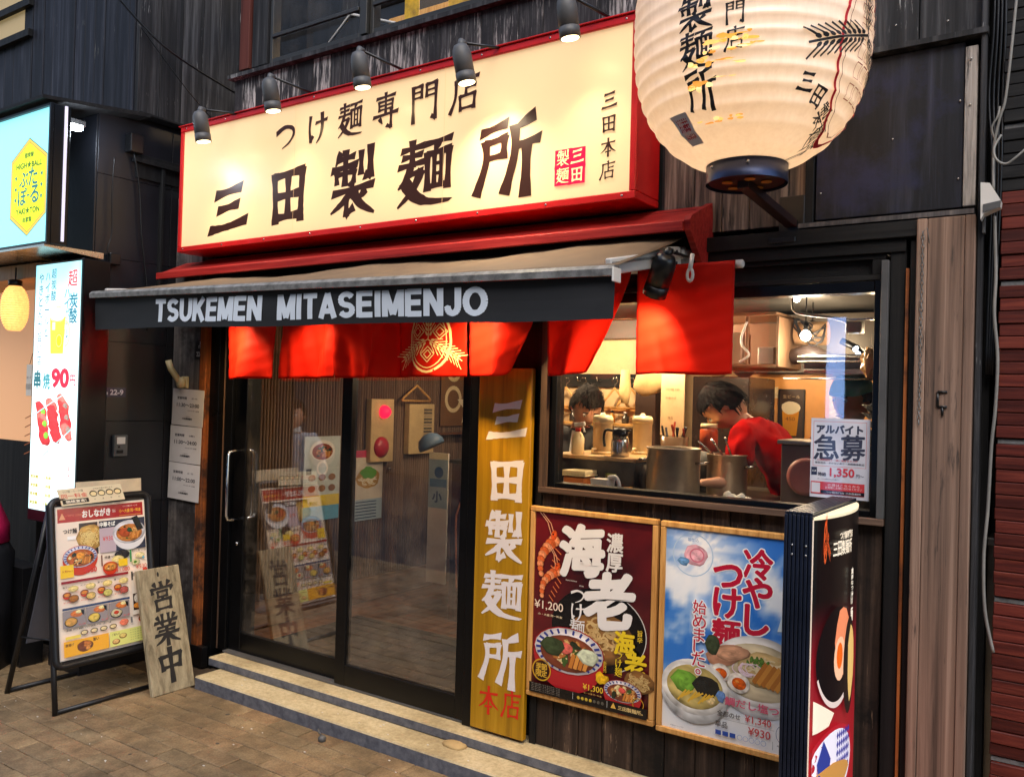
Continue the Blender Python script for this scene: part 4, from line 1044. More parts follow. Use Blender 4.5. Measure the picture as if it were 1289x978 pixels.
# ------------------------------------------------------------------ paper lantern
LC = Vector((-.868, -.45, 2.588)); LR = .343; LH = .41
LT = thing('paper_lantern', 'huge round white paper lantern with black brush characters and torn golden patches on a bracket', 'lantern', (LC.x, LC.y, 2.19))
def lrad(z):
    t = min(.999, abs(z - LC.z) / LH); r = LR * (1 - t ** 2.6) ** .45
    ph = ((z - LC.z) / .0415) % 1.0
    k = .0064 - .0036 * max(0, min(1, (z - LC.z + .22) / .3))
    return r - k * math.sin(math.pi * ph) ** .8 + .0
def lmap(phi, z, h=0):
    r = lrad(z) + h; return Vector((LC.x + r * math.sin(phi), LC.y - r * math.cos(phi), z))
bm = bmesh.new(); zs = []; z = LC.z - LH * .967
while z < LC.z + LH * .967: zs.append(z); z += .0415 / 8
prof = [(lrad(z), z - LC.z) for z in zs]; seg = 96
rings = []
for r, z in prof: rings.append([bm.verts.new((r * math.sin(2 * math.pi * k / seg), -r * math.cos(2 * math.pi * k / seg), z)) for k in range(seg)])
for i in range(len(rings) - 1):
    for k in range(seg): f = bm.faces.new((rings[i][k], rings[i][(k + 1) % seg], rings[i + 1][(k + 1) % seg], rings[i + 1][k])); f.smooth = True
m, nt, b = newmat('lantern_paper'); nt.nodes.remove(b); out = [n for n in nt.nodes if n.type == 'OUTPUT_MATERIAL'][0]
mp, _ = coords(nt, (1, 1, 1), 0); n1 = noise_n(nt, mp, 4, 8, .7); n2 = noise_n(nt, coords(nt, (60, 60, 8), 0)[0], 1, 6, .7)
r1 = ramp(nt, [(.3, lin((228, 214, 200))), (.6, lin((246, 238, 228)))]); nt.links.new(n1.outputs[0], r1.inputs[0])
r2 = ramp(nt, [(.3, lin((232, 226, 222))), (.6, (1, 1, 1, 1))]); nt.links.new(n2.outputs[0], r2.inputs[0])
c = mixc(nt, .6, r1.outputs[0], r2.outputs[0], 'MULTIPLY')
df = N(nt, 'BsdfDiffuse'); tl = N(nt, 'BsdfTranslucent'); mx = N(nt, 'MixShader'); mx.inputs[0].default_value = .32; nt.links.new(c, df.inputs[0]); tl.inputs[0].default_value = lin((250, 230, 206)); nt.links.new(df.outputs[0], mx.inputs[1]); nt.links.new(tl.outputs[0], mx.inputs[2])
gl = N(nt, 'BsdfGlossy'); gl.inputs['Roughness'].default_value = .28; mx2 = N(nt, 'MixShader'); mx2.inputs[0].default_value = .06; nt.links.new(mx.outputs[0], mx2.inputs[1]); nt.links.new(gl.outputs[0], mx2.inputs[2]); nt.links.new(mx2.outputs[0], out.inputs[0])
link('paper_shell', fin(bm), m, LT, LC)
RINGM = plain('dark_blue_steel_ring', (58, 66, 92), .3, metal=.6, var=.2)
zb = LC.z - LH * .967
bm = bmesh.new(); lathe_bm(bm, [(.118, -.050), (.118, .008), (.113, .008), (.113, -.048)], 48, capb=False, capt=False); bmesh.ops.create_circle(bm, cap_ends=True, segments=48, radius=.116, matrix=Matrix.Translation((0, 0, -.03)))
link('base_ring', fin(bm), RINGM, LT, (LC.x, LC.y, zb))
bm = bmesh.new(); lathe_bm(bm, [(.118, -.01), (.118, .05), (.02, .05)], 48, capb=False); link('top_ring', fin(bm), RINGM, LT, (LC.x, LC.y, LC.z + LH * .967))
bm = bmesh.new(); lathe_bm(bm, [(.110, -.0315), (.110, -.029)], 32); link('base_plate', fin(bm), plain('dark_red_base', (60, 20, 18), .4, var=.2), LT, (LC.x, LC.y, zb - .012))
for a in range(5): 
    q = a * 1.3; lathe('base_lamp_hole', [(.016, -.004), (.014, .0)], (LC.x + .06 * math.cos(q), LC.y + .06 * math.sin(q), zb - .045), plain('warm_brass', (200, 130, 40), .4), LT, 12)
for xx in (-.07, .04): lathe('screw', [(.005, 0), (.005, .003), (.001, .004)], (LC.x + .119 * math.sin(xx * 9), LC.y - .119 * math.cos(xx * 9), zb - .012), M_STEEL, LT, 8, (R(90), 0, 0))
beam('bracket_arm', (LC.x + .0, LC.y - .03, zb - .052), (-.862, .0, 2.105), .018, .014, plain('dark_red_brown_bracket', (44, 24, 22), .4), LT, .002)
box('wall_plate', -.905, -.82, -.012, .0, 2.06, 2.20, M_BLK, LT)
beam('bracket_arm', (-.862, -.0, 3.06), (LC.x, LC.y, 3.045), .018, .014, M_BLK, LT)
pt_light('lantern_bulb', (LC.x, LC.y, 2.40), 2.8, (1.0, .78, .54), .06, LT)
# lettering wraps the shell: u = angle * radius, v = z
LA = Art(LC, (1, 0, 0), (0, 0, 1), dz=1e-5, grid=.012, fmap=lambda u, v, h: lmap(u / LR, v, h + .0009)); LA.base = .0002
def ang(deg): return R(deg) * LR
for k, ch in enumerate('三田製麺所'): LA.char(ch, ang(-6.0), 2.722 - k * .0955 + (0 if k > 1 else .01), .104, .094, (18, 18, 26), .012, True, .06)
for k, ch in enumerate('つけ麺専門店'): LA.char(ch, ang(12.5), 2.775 - k * .066, .055, .058, (18, 18, 26), .006, True, .06)
LA.rect(ang(-33), 2.228, ang(-19), 2.298, (206, 208, 220)); LA.rect(ang(-30.5), 2.240, ang(-21.5), 2.288, (176, 20, 44))
for ch, a_, z_ in (('三', -24, 2.275), ('田', -24, 2.253), ('製', -28.2, 2.275), ('麺', -28.2, 2.253)): LA.char(ch, ang(a_), z_, .021, .019, (240, 210, 210), 0, True)
for ch, a_, z_, rt in (('三', 49, 2.345, -8), ('田', 58.5, 2.318, -14), ('製', 68, 2.282, -24), ('麺', 76, 2.248, -30), ('所', 84, 2.215, -34)): LA.char(ch, ang(a_), z_, .056, .052, (18, 18, 26), .006, True, 0, rt)
RD = (196, 22, 36)
LA.ring(ang(92), 2.455, .175, .23, .010, RD); LA.ring(ang(92), 2.455, .152, .205, .0022, (120, 60, 40))
for r_ in range(6):
    for c_ in range(4):
        xx, yy = ang(78) + c_ * .045, 2.33 + r_ * .052; LA.frame(xx, yy, xx + .034, yy + .04, .002, (150, 70, 56))
for a_, L_ in ((196, .25), (90, .2), (-40, .18)): wheat(LA, ang(84), 2.50, L_, a_, (20, 18, 24), .075, 9, 1.3)
LA.build('brush_lettering', P_FLAT, LT)
# torn patches; inner lamp glow painted on as self-lit golden blobs
TG = Art(LC, (1, 0, 0), (0, 0, 1), dz=1e-5, grid=.02, fmap=lambda u, v, h: lmap(u / LR, v, h + .0016)); rr = random.Random(5)
for (a_, z_, wa, hz, n_) in ((8, 2.450, .10, .016, 10), (17, 2.458, .03, .012, 3), (20, 2.43, .05, .009, 4), (6, 2.425, .09, .010, 10), (4, 2.40, .06, .006, 6), (-5, 2.40, .04, .02, 6), (-6, 2.345, .05, .02, 8), (1, 2.268, .11, .012, 10), (6, 2.36, .05, .004, 4), (12, 2.39, .04, .004, 3)):
    for q in range(n_):
        x_ = ang(a_) + rr.uniform(-wa, wa) * .75; z__ = z_ + rr.uniform(-hz, hz) * .5
        TG.ell(x_, z__, rr.uniform(.006, .020), rr.uniform(.12, .38) * hz, rr.choice([(236, 170, 70), (250, 200, 110), (226, 150, 60), (255, 224, 150)]), n=9, wob=.3, seed=rr.randint(0, 999))
TG.build('torn_glow_patches', printmat('painted_inner_glow', .6, emit=.5, mottled=.2), LT)['kind'] = 'stuff'

# ------------------------------------------------------------------ yellow vertical board
YB = thing('vertical_name_board', 'tall golden yellow wooden board with white brush characters beside the door', 'sign', (-2.01, -.04, .12))
box('board', -2.139, -1.874, -.036, -.008, .118, 1.612, W_YELLOW, YB, .004)
for ch, u, v, w_, h_ in (('三', -1.992, 1.398, .19, .165), ('田', -1.985, 1.153, .185, .18), ('製', -1.992, .922, .19, .2), ('麺', -1.994, .682, .2, .185), ('所', -1.99, .425, .195, .2), ('本', -2.045, .247, .10, .11), ('店', -1.932, .25, .095, .11)):
    A = Art((u, -.0362, v), (1, 0, 0), (0, 0, 1)); rd_ = ch in '本店'; A.char(ch, 0, 0, w_, h_, (206, 36, 14) if rd_ else (226, 220, 222), .006 if rd_ else .03, True, .03); A.build('painted_character', P_FLAT, YB)

# ------------------------------------------------------------------ framed posters
def framed(nm, lab, xa, xb, za, zb, y, fn):
    t = thing(nm, lab, 'poster', ((xa + xb) / 2, y, za), 'framed posters under the kitchen window'); f = .021
    box('frame', xa, xb, y - .02, y + .006, zb - f, zb, W_FRAME, t, .003); box('frame', xa, xb, y - .02, y + .006, za, za + f, W_FRAME, t, .003)
    box('frame', xa, xa + f, y - .0195, y + .006, za + f, zb - f, W_FRAME, t, .003); box('frame', xb - f, xb, y - .0195, y + .006, za + f, zb - f, W_FRAME, t, .003)
    box('backing', xa + f, xb - f, y - .010, y + .004, za + f, zb - f, M_WHITEPL, t, 0)
    A = Art((xa + f, y - .0102, za + f), (1, 0, 0), (0, 0, 1)); A.shade = .3; fn(A, xb - xa - 2 * f, zb - za - 2 * f); A.build('print', P_GLOSS, t); return t
def shrimp(A, cx, cy, s, ang_):
    ca, sa = math.cos(R(ang_)), math.sin(R(ang_)); q = lambda a, b: (cx + s * (a * ca - b * sa), cy + s * (a * sa + b * ca))
    for i in range(9):
        t = i / 8; x, y = q(-t * 1.1 + .1, .28 * math.sin(t * 2.6)); A.ell(x, y, s * .17 * (1 - t * .5), s * .2 * (1 - t * .55), (222, 104, 52) if i % 2 else (240, 150, 100), n=12, rot=ang_)
    for sg in (.0, .12): x, y = q(.3, sg); A.line([q(.2, sg), q(.55, sg + .25), q(.75, sg + .6)], s * .025, (236, 170, 130))
    x, y = q(.25, .05); A.ell(x, y, s * .16, s * .1, (226, 90, 40), n=10, rot=ang_); A.ell(*q(.27, .09), s * .03, s * .03, (20, 16, 16), n=8)
    for i in range(5): A.line([q(-.1 - i * .18, -.1), q(-.2 - i * .18, -.34)], s * .03, (226, 120, 70))
def poster1(A, w, h):
    t = lambda u, v: (u * w, (1 - v) * h)
    def bg(tx, ty):
        d_ = math.hypot(tx - .6, (ty - .55) * 1.2); n_ = ns(tx * 4, ty * 6) * .25
        c = lerpc((26, 18, 22), (112, 26, 30), .35 + d_ * .75 + n_); c = lerpc(c, (30, 12, 12), max(0, .14 - ty) * 6); return lin(c)
    A.paint(0, 0, w, h, 36, 50, bg)
    x, y = t(.57, .60); A.ell(x, y, w * .40, w * .31, (20, 18, 20), n=32); A.ring(x, y, w * .40, w * .31, w * .007, (210, 206, 200), -60, 60); noodles(A, x + w * .03, y - w * .06, w * .27, (222, 190, 128), (150, 104, 56), .72, 5)
    shrimp(A, *t(.17, .17), w * .26, 75); shrimp(A, *t(.20, .33), w * .22, 65)
    A.char('海', *t(.42, .185), w * .36, w * .38, (236, 234, 232), .032, True, .08); A.char('老', *t(.66, .43), w * .38, w * .40, (236, 234, 232), .036, True, .08)
    A.char('濃', *t(.70, .12), w * .13, w * .14, (228, 226, 224), .01, True); A.char('厚', *t(.70, .225), w * .13, w * .14, (228, 226, 224), .01, True)
    for ch, v in (('つ', .43), ('け', .52), ('麺', .61)): A.char(ch, *t(.40, v), w * .13, w * .135, (236, 234, 232), .0, True)
    A.text('Heavy Umbrinse', *t(.34, .355), .007, (220, 214, 206), .01); A.text('純白麦', *t(.43, .375), .006, (220, 214, 206))
    A.text('¥1,200', *t(.145, .515), .038, (240, 220, 200), .008, w=w * .26); A.text('小・大盛 同一料金', *t(.16, .565), .009, (240, 220, 180), .01, w=w * .22)
    x, y = t(.33, .74); bowl(A, x, y, w * .31, (178, 34, 40), (232, 226, 226), (132, 66, 44), 11, True, 1, .58, .62)
    A.ell(x - w * .02, y + w * .02, w * .06, w * .045, (232, 110, 96), n=14, wob=.1); A.ell(x - w * .14, y + w * .02, w * .10, w * .07, (60, 74, 46), n=12, wob=.2); A.ell(x + w * .17, y - w * .01, w * .085, w * .06, (214, 222, 190), n=12, wob=.2)
    x, y = t(.10, .872); A.ring(x, y, w * .085, w * .085, w * .01, (206, 160, 40)); A.ell(x, y, w * .07, w * .07, (60, 30, 10)); A.text('季節', x, y + .013, .026, (220, 176, 60), .0, brush=True, pitch=.026); A.text('限定', x, y - .014, .026, (220, 176, 60), .0, brush=True, pitch=.026)
    A.char('海', *t(.80, .635), w * .16, w * .17, (238, 206, 40), .02, True); A.char('老', *t(.895, .735), w * .16, w * .17, (238, 206, 40), .02, True)
    A.text('旨辛', *t(.925, .585), .022, (230, 196, 60), 0, vert=True, brush=True); 
    for ch, v in (('つ', .70), ('け', .745), ('麺', .79)): A.char(ch, *t(.76, v), w * .06, w * .065, (238, 206, 40), 0, True)
    noodles(A, *t(.93, .82), w * .12, (214, 184, 120), (140, 96, 50), .7, 8)
    x, y = t(.80, .885); bowl(A, x, y, w * .155, (178, 34, 40), (232, 226, 226), (132, 66, 44), 12, True, 1, .52, .8); A.ell(x, y + w * .01, w * .03, w * .02, (232, 90, 80))
    A.ell(*t(.63, .84), w * .05, w * .045, (240, 190, 30), n=14, wob=.25, seed=2); A.text('新発売', *t(.655, .775), .014, (240, 200, 60), 0, vert=True, pitch=.014)
    A.text('¥1,300', *t(.56, .905), .026, (240, 200, 60), .008, w=w * .17); A.text('小・大盛 同一料金', *t(.56, .935), .006, (240, 200, 120), w=w * .15)
    x, y = t(.93, .93); A.ring(x, y, w * .045, w * .045, w * .005, (206, 160, 40))
    A.rect(0, 0, w, h * .055, (16, 14, 14))
    for i in range(7): A.ell(w * (.44 + i * .034), h * .03, w * .013, w * .013, (206, 176, 60) if i < 4 else (90, 86, 76), n=8)
    A.rect(w * .39, h * .015, w * .393, h * .05, (200, 200, 200)); A.rect(w * .68, h * .015, w * .683, h * .05, (200, 200, 200)); A.poly([(w * .71, h * .02), (w * .755, h * .02), (w * .733, h * .05)], (226, 180, 80)); A.text('三田製麺所。', w * .87, h * .03, .016, (226, 196, 130), .02, w=w * .2)
    for i in range(5): A.text('麺の量は選べます並中大同一料金', w * .15, h * (.05 - i * .009), .0032, (150, 140, 130), w=w * .26)
framed('framed_poster', 'framed dark red noodle poster with big white characters beside the yellow board', -1.868, -1.314, .308, 1.062, -.012, poster1)
def poster2(A, w, h):
    t = lambda u, v: (u * w, (1 - v) * h)
    def bg(tx, ty):
        n_ = ns(tx * 3 + 5, ty * 4.5, 2) ; c = lerpc((60, 132, 214), (24, 96, 200), ty * .8); cl_ = max(0, min(1, n_ * 2.2 + .55 - ty * .5)); c = lerpc(c, (232, 240, 248), cl_)
        d_ = math.hypot((tx - .27) * .7, ty - .9); a = math.atan2(ty - .9, tx - .27); c = lerpc(c, (255, 255, 255), max(0, 1 - d_ * 3.2) + .25 * max(0, 1 - d_ * 1.6) * (math.sin(a * 14) > .2)); c = lerpc(c, (236, 238, 240), max(0, .34 - ty) * 5); return lin(c)
    A.paint(0, 0, w, h, 44, 60, bg)
    x, y = t(.20, .125); A.ring(x, y, w * .15, w * .15, w * .008, (180, 206, 232)); A.ell(x + w * .02, y, w * .085, w * .075, (236, 178, 190), wob=.1, n=16); A.ring(x + w * .03, y, w * .055, w * .05, w * .01, (214, 120, 140)); A.text('毎仕込', x, y + w * .105, .013, (110, 150, 200)); A.ell(x - w * .07, y - w * .05, w * .04, w * .03, (110, 160, 210), wob=.3, n=10)
    RD2 = (190, 26, 56); WO = (250, 248, 250)
    def oc(ch, u, v, s):
        x, y = t(u, v); A.char(ch, x, y, w * s, w * s, WO, .06, False, .04); A.char(ch, x, y, w * s * .97, w * s * .97, RD2, .035, False, .04)
    for ch, v in (('冷', .13), ('や', .265), ('し', .395)): oc(ch, .66, v, .20)
    for ch, v in (('つ', .205), ('け', .335), ('麺', .485)): oc(ch, .455 if ch != '麺' else .45, v, .20)
    A.poly([t(.60, .49), t(.56, .535), t(.64, .535)], (190, 90, 70))
    # bottle at the right
    A.poly([t(.86, .22), t(.92, .22), t(.93, .30), t(.97, .42), t(.80, .43), t(.84, .32)], (206, 222, 232)); A.text('純水', *t(.88, .36), .02, (120, 130, 150), vert=True); A.text('昆布水', *t(.92, .17), .018, (236, 240, 244))
    x, y = t(.68, .64); A.ell(x, y - w * .03, w * .34, w * .27, (226, 228, 230), n=36); A.ell(x, y + w * .0, w * .33, w * .23, (246, 244, 240), n=36); A.ell(x, y, w * .29, w * .19, (222, 206, 170), n=30)
    noodles(A, x + w * .05, y + w * .02, w * .2, (240, 224, 180), (206, 176, 118), .6, 9)
    A.ell(*t(.45, .585), w * .14, w * .07, (196, 140, 110), n=14, wob=.12, rot=20); A.ell(*t(.50, .57), w * .12, w * .05, (208, 156, 122), n=14, wob=.12, rot=10); A.ell(*t(.36, .545), w * .05, w * .07, (60, 74, 50), n=12, wob=.15)
    for i in range(14): A.ell(w * (.60 + .16 * rnd.random()), h * (1 - .575 - .03 * rnd.random()), w * .02, w * .01, (90, 130, 50), n=7, rot=rnd.uniform(0, 180))
    for i in range(8): A.ring(w * (.56 + .1 * rnd.random()), h * (1 - .61 - .03 * rnd.random()), w * .06, w * .04, w * .006, (238, 214, 226), rnd.uniform(0, 180), 300, 8)
    egg(A, *t(.42, .675), w * .075, 10); egg(A, *t(.55, .705), w * .08, -8)
    for i in range(6): 
        x_, y_ = t(.70 + i * .03, .66 + i * .004); A.poly([(x_ - w * .06, y_ - w * .03), (x_ - w * .035, y_ - w * .05), (x_ + w * .05, y_ + w * .09), (x_ + w * .025, y_ + w * .11)], (206, 140, 60) if i % 2 else (180, 112, 44))
    x, y = t(.24, .77); A.ell(x, y - w * .03, w * .25, w * .22, (214, 216, 216), n=32); A.ell(x, y, w * .245, w * .19, (248, 246, 240), n=32); A.ell(x, y - w * .0, w * .205, w * .15, (206, 184, 110), n=30)
    A.ell(x - w * .08, y + w * .03, w * .09, w * .08, (120, 176, 60), n=12, wob=.25); A.ell(x + w * .08, y + w * .02, w * .09, w * .075, (34, 36, 34), n=12, wob=.2); A.ell(x + w * .12, y - w * .07, w * .035, w * .03, (236, 210, 150), n=10)
    for i in range(9): A.line([(x - w * .12 + i * w * .025, y - w * .11 + .01 * (i % 3)), (x - w * .06 + i * w * .025, y - w * .03)], w * .012, (226, 180, 60))
    for ch, v in (('始', .375), ('め', .445), ('ま', .51), ('し', .57), ('た', .63), ('。', .69)): A.char(ch, *t(.265, v), w * .10, w * .10, WO, .06); A.char(ch, *t(.265, v), w * .095, w * .095, RD2, .012)
    A.text('鯛だし塩つけ麺', *t(.72, .80), .030, (214, 90, 120), .02, w=w * .52); A.ell(*t(.43, .785), w * .03, w * .04, (110, 150, 210), n=10, wob=.3)
    A.text('全部のせ', *t(.49, .865), .020, (50, 44, 44), .01); A.text('¥1,340', *t(.69, .865), .028, (196, 60, 66), .01); A.text('単品', *t(.44, .918), .022, (50, 44, 44), .01); A.text('¥930', *t(.70, .918), .028, (196, 60, 66), .01)
    A.line([t(.42, .89), t(.8, .89)], .0008, (90, 90, 90))
    for i in range(3): A.rect(w * (.40 + i * .05), h * .03, w * (.44 + i * .05), h * .052, (40, 80, 170))
    for i in range(5): A.ring(w * (.57 + i * .04), h * .04, w * .018, w * .018, w * .003, (150, 170, 210))
    A.rect(w * .79, h * .02, w * .792, h * .06, (60, 60, 60)); A.text('期間限定のため終了する場合', w * .9, h * .045, .006, (90, 90, 100)); A.text('※写真はイメージです', w * .12, h * .02, .005, (90, 100, 120))
    A.ring(*t(.88, .90), w * .07, w * .07, w * .003, (90, 110, 150)); A.text('数量', *t(.88, .885), .012, (70, 70, 90)); A.text('限定', *t(.88, .91), .012, (70, 70, 90))
framed('framed_poster', 'framed blue sky poster with red characters and two white noodle bowls', -1.303, -.749, .300, 1.060, -.012, poster2)

# ------------------------------------------------------------------ slim light box stand at the right
FS = thing('light_box_stand', 'slim black floor standing light box with a bulging food picture side', 'sign stand', (-.65, -.35, 0))
RIBM = plain('blue_black_ribbed_aluminium', (26, 32, 48), .35, metal=.3, var=.25, bump=.1)
bm = bmesh.new()
for i in range(7):
    x_ = -.688 + .0108 * i; bxm(bm, x_ + .001, x_ + .0095, -.605, -.585, .06, 1.2, .0015)
o = link('ribbed_front', fin(bm), RIBM, FS, (0, 0, 0))
box('housing', -.688, -.613, -.585, -.102, .076, 1.200, RIBM, FS, .002)
bm = bmesh.new()
for i in range(7):
    x_ = -.688 + .0108 * i; bxm(bm, x_ + .001, x_ + .0095, -.60, -.10, 1.2005, 1.208, .001)
link('ribbed_top', fin(bm), RIBM, FS)
def bul(s): return -.612 + .042 * math.sin(math.pi * s) ** .75
F_LIT = printmat('lit_picture_film', .3, emit=.26, mottled=.04)
def fmap(u, v, h):
    s_ = max(0.0, min(1.0, u * .5)); x = bul(s_); v = v if v > .86 else (.806 + (v - .62) * .225 if v > .62 else .36 + .72 * v); return Vector((x + h, -.598 + .49 * s_, .07 + 1.118 * v))
FA = Art(fmap(0, 0, 0), (0, 1, 0), (0, 0, 1), dz=6e-5, fmap=fmap); FA.base = 0
def fbg(tx, ty):
    c = (10, 9, 9)
    if ty < .62: c = lerpc((10, 9, 9), (136, 24, 34), (.62 - ty) * 5)
    if ty < .25: c = lerpc((150, 24, 34), (170, 34, 40), (.25 - ty) * 4)
    return lin(c)
FA.paint(0, -.5, 2, 1, 36, 60, lambda a_, b_: fbg(a_, b_ * 1.5 - .5))
FA.grid = .08
def fe(cx, cy, rx, ry, c, **k): FA.ell(cx, cy, rx, ry, c, **k)
crest(FA, .22, .945, .06, (214, 88, 40), 2.2)
def ftext(s_, cx, cy, hh, ww, c):
    n_ = len(s_)
    for i, ch in enumerate(s_): FA.char(ch, cx - ww / 2 + ww * (i + .5) / n_, cy, ww / n_ * .95, hh, c, .02)
ftext('三田製麺所', .62, .925, .035, .56, (250, 236, 210)); ftext('つけ麺専門店', .70, .955, .018, .40, (250, 236, 210))
for k, ch in enumerate('濃厚なつけ麺'): FA.char(ch, .93, .84 - k * .06, .09, .05, (250, 240, 220), .02)
fe(.48, .42, .46, .17, (10, 10, 12), n=28); FA.ring(.48, .42, .46, .17, .02, (220, 200, 190), 200, 330)
fe(.62, .47, .2, .12, (238, 140, 96), n=12, wob=.15); fe(.55, .41, .16, .075, (246, 190, 150), n=16); fe(.54, .42, .085, .045, (236, 100, 20), n=14)
fe(.85, .37, .2, .17, (16, 12, 12)); fe(.92, .38, .12, .13, (232, 190, 110), n=14, wob=.15)
FA.poly([(0, .30), (0, .19), (.3, .2), (.42, .235)], (240, 226, 200))
fe(.45, .06, .6, .13, (176, 26, 42), n=28); fe(.45, .06, .53, .115, (232, 226, 236), n=28)
for i in range(7):
    for j in range(5):
        FA.poly([(.5 + i * .055, .03 + j * .03), (.527 + i * .055, .045 + j * .03), (.554 + i * .055, .03 + j * .03), (.527 + i * .055, .015 + j * .03)], (40, 44, 140))
FA.poly([(.06, .09), (.18, .16), (.34, .09), (.3, .03), (.1, .03)], (44, 60, 140)); fe(.4, -.0 + .02, .45, .05, (196, 140, 70), n=16, wob=.1)
FA.build('bulging_picture', F_LIT, FS)
# cream end cap between housing and bulge
pts = [(bul(s_ / 16), -.598 + .49 * s_ / 16) for s_ in range(17)]
prism('end_cap', [(-.612, -.598)] + pts[1:-1] + [(-.612, -.108)], 'z', 1.1885, 1.1965, emis('cream_lit_cap', (250, 232, 190), .25), FS)
box('edge_strip', -.6125, -.610, -.606, -.599, .07, 1.19, emis('white_edge', (250, 226, 200), .1), FS, .001)
for yy in (-.56, -.15): box('foot', -.76, -.54, yy - .02, yy + .02, .0 if yy < -.3 else .0605, .06 if yy < -.3 else .075, M_BLK, FS, .004)
for (x_, z_) in ((-.664, 1.12), (-.628, 1.12), (-.664, 1.095), (-.628, 1.095)): lathe('screw', [(.003, 0), (.003, .003), (.001, .004)], (x_, -.605, z_), M_STEEL, FS, 8, (R(90), 0, 0))
# ------------------------------------------------------------------ notices on the pillar
def paper(lab, cx, cz, rot, lines, tone_seed):
    t = thing('opening_hours_notice', lab, 'notice', (cx, -.035, cz), 'opening hours sheets on the pillar')
    cr, sr = math.cos(rot), math.sin(rot)
    U = Vector((cr, 0, sr)); V = Vector((-sr, 0, cr)); w_, h_ = .276, .2
    O = Vector((cx, -.0385, cz)) - U * w_ / 2 - V * h_ / 2
    bm = bmesh.new(); bxm(bm, -w_ / 2, w_ / 2, -.002, .0, -h_ / 2, h_ / 2, .0008)
    for v in bm.verts: v.co = U * v.co.x + Vector((0, v.co.y, 0)) + V * v.co.z
    link('sheet', fin(bm), M_WHITEPL, t, (cx, -.0362, cz))
    A = Art(O, U, V)
    def gr(tx, ty): return lin(lerpc((202, 200, 202), (226, 224, 226), ty * .6 + .4 * ns(tx * 2, ty * 2 + tone_seed)))  # pale grey with noise, lighter towards the top
    A.paint(0, 0, w_, h_, 10, 8, gr)
    A.text(lines[0], .085, .150, .016, (84, 82, 88), .03, w=.085); A.text(lines[1], .195, .150, .011, (100, 98, 104), .03, w=.05)
    A.text(lines[2], .14, .112, .021, (84, 82, 88), .03, w=.2); A.text('ラストオーダー 30分前', .19, .083, .008, (100, 98, 104), .03, w=.1)
    A.text('つけ麺専門店', .14, .05, .006, (120, 118, 124), w=.05); A.text('三田製麺所', .14, .038, .011, (60, 58, 64), .03, w=.09)
    A.build('print', P_GLOSS, t)
paper('topmost of the three pale opening hours sheets on the pillar, under the beige bracket', -4.118, 1.389, R(-2), ('営業時間', '(月〜木)', '11:30〜23:00'), 1)
paper('middle one of the three pale opening hours sheets on the pillar', -4.130, 1.185, R(-1.2), ('営業時間', '(金)', '11:30〜24:00'), 2)
paper('lowest of the three pale opening hours sheets on the pillar, beside the menu stand', -4.134, .981, R(-1.5), ('営業時間', '(土・日)', '11:00〜22:00'), 3)
def plate(lab, O, U, w_, h_, col, tc, rows):
    t = thing('address_plate', lab, 'address plate', O); A = Art(O, U, (0, 0, 1)); Nn = A.Nn
    bm = bmesh.new(); c0 = Vector(O); vs = []
    U_ = Vector(U)
    for a in (0, w_):
        for b in (0, h_):
            for c in (-.0025, .0005): vs.append(bm.verts.new(U_ * a + Vector((0, 0, b)) + Nn * c))
    bmesh.ops.convex_hull(bm, input=vs); link('plate', fin(bm), plain('plate_' + rows[0][0], col, .3), t, O)
    for s_, x, y, hh, ww in rows: A.text(s_, x, y, hh * 1.15, tc, .035, w=ww)
    A.build('digits', P_FLAT, t)
plate('small black house number plate 22-8 on the wooden pillar', (-4.085, -.0255, 1.655), (1, 0, 0), .075, .10, (24, 24, 28), (200, 200, 196), [('2', .042, .088, .014, .008), ('三丁目', .042, .068, .013, .03), ('22-8', .040, .028, .024, .055)])
plate('small dark blue house number plate 22-9 on the black side wall', (-4.2885, -.452, 1.438), (0, 1, 0), .152, .05, (22, 26, 74), (220, 224, 236), [('2', .03, .038, .013, .008), ('三丁目', .03, .018, .012, .04), ('22-9', .10, .025, .026, .075)])
t = thing('intercom_box', 'grey intercom box with a white label on the black side wall', 'intercom', (-4.29, -.325, 1.12))
box('case', -4.296, -4.272, -.366, -.288, 1.122, 1.238, M_GREYMET, t, .004); box('label', -4.2715, -4.270, -.352, -.305, 1.19, 1.226, M_WHITEPL, t, 0); box('button', -4.2715, -4.268, -.352, -.315, 1.142, 1.158, M_BLK, t, .001); lathe('speaker_hole', [(.006, 0), (.006, .002), (.002, .003)], (-4.2715, -.338, 1.175), M_BLK, t, 10, (0, R(90), 0))
t = thing('pole_holder', 'beige plastic flag pole bracket screwed to the pillar above the paper sheets', 'bracket', (-4.2, -.03, 1.5))
M_IV = plain('ivory_plastic', (216, 196, 150), .4)
box('base', -4.19, -4.135, -.036, -.022, 1.495, 1.56, M_IV, t, .003); tube('socket', [(-4.175, -.05, 1.525), (-4.215, -.085, 1.60), (-4.225, -.095, 1.645)], .017, M_IV, t, 12)
lathe('hinge', [(.03, 0), (.03, .03), (.012, .036)], (-4.172, -.03, 1.525), M_IV, t, 20, (R(90), 0, 0))

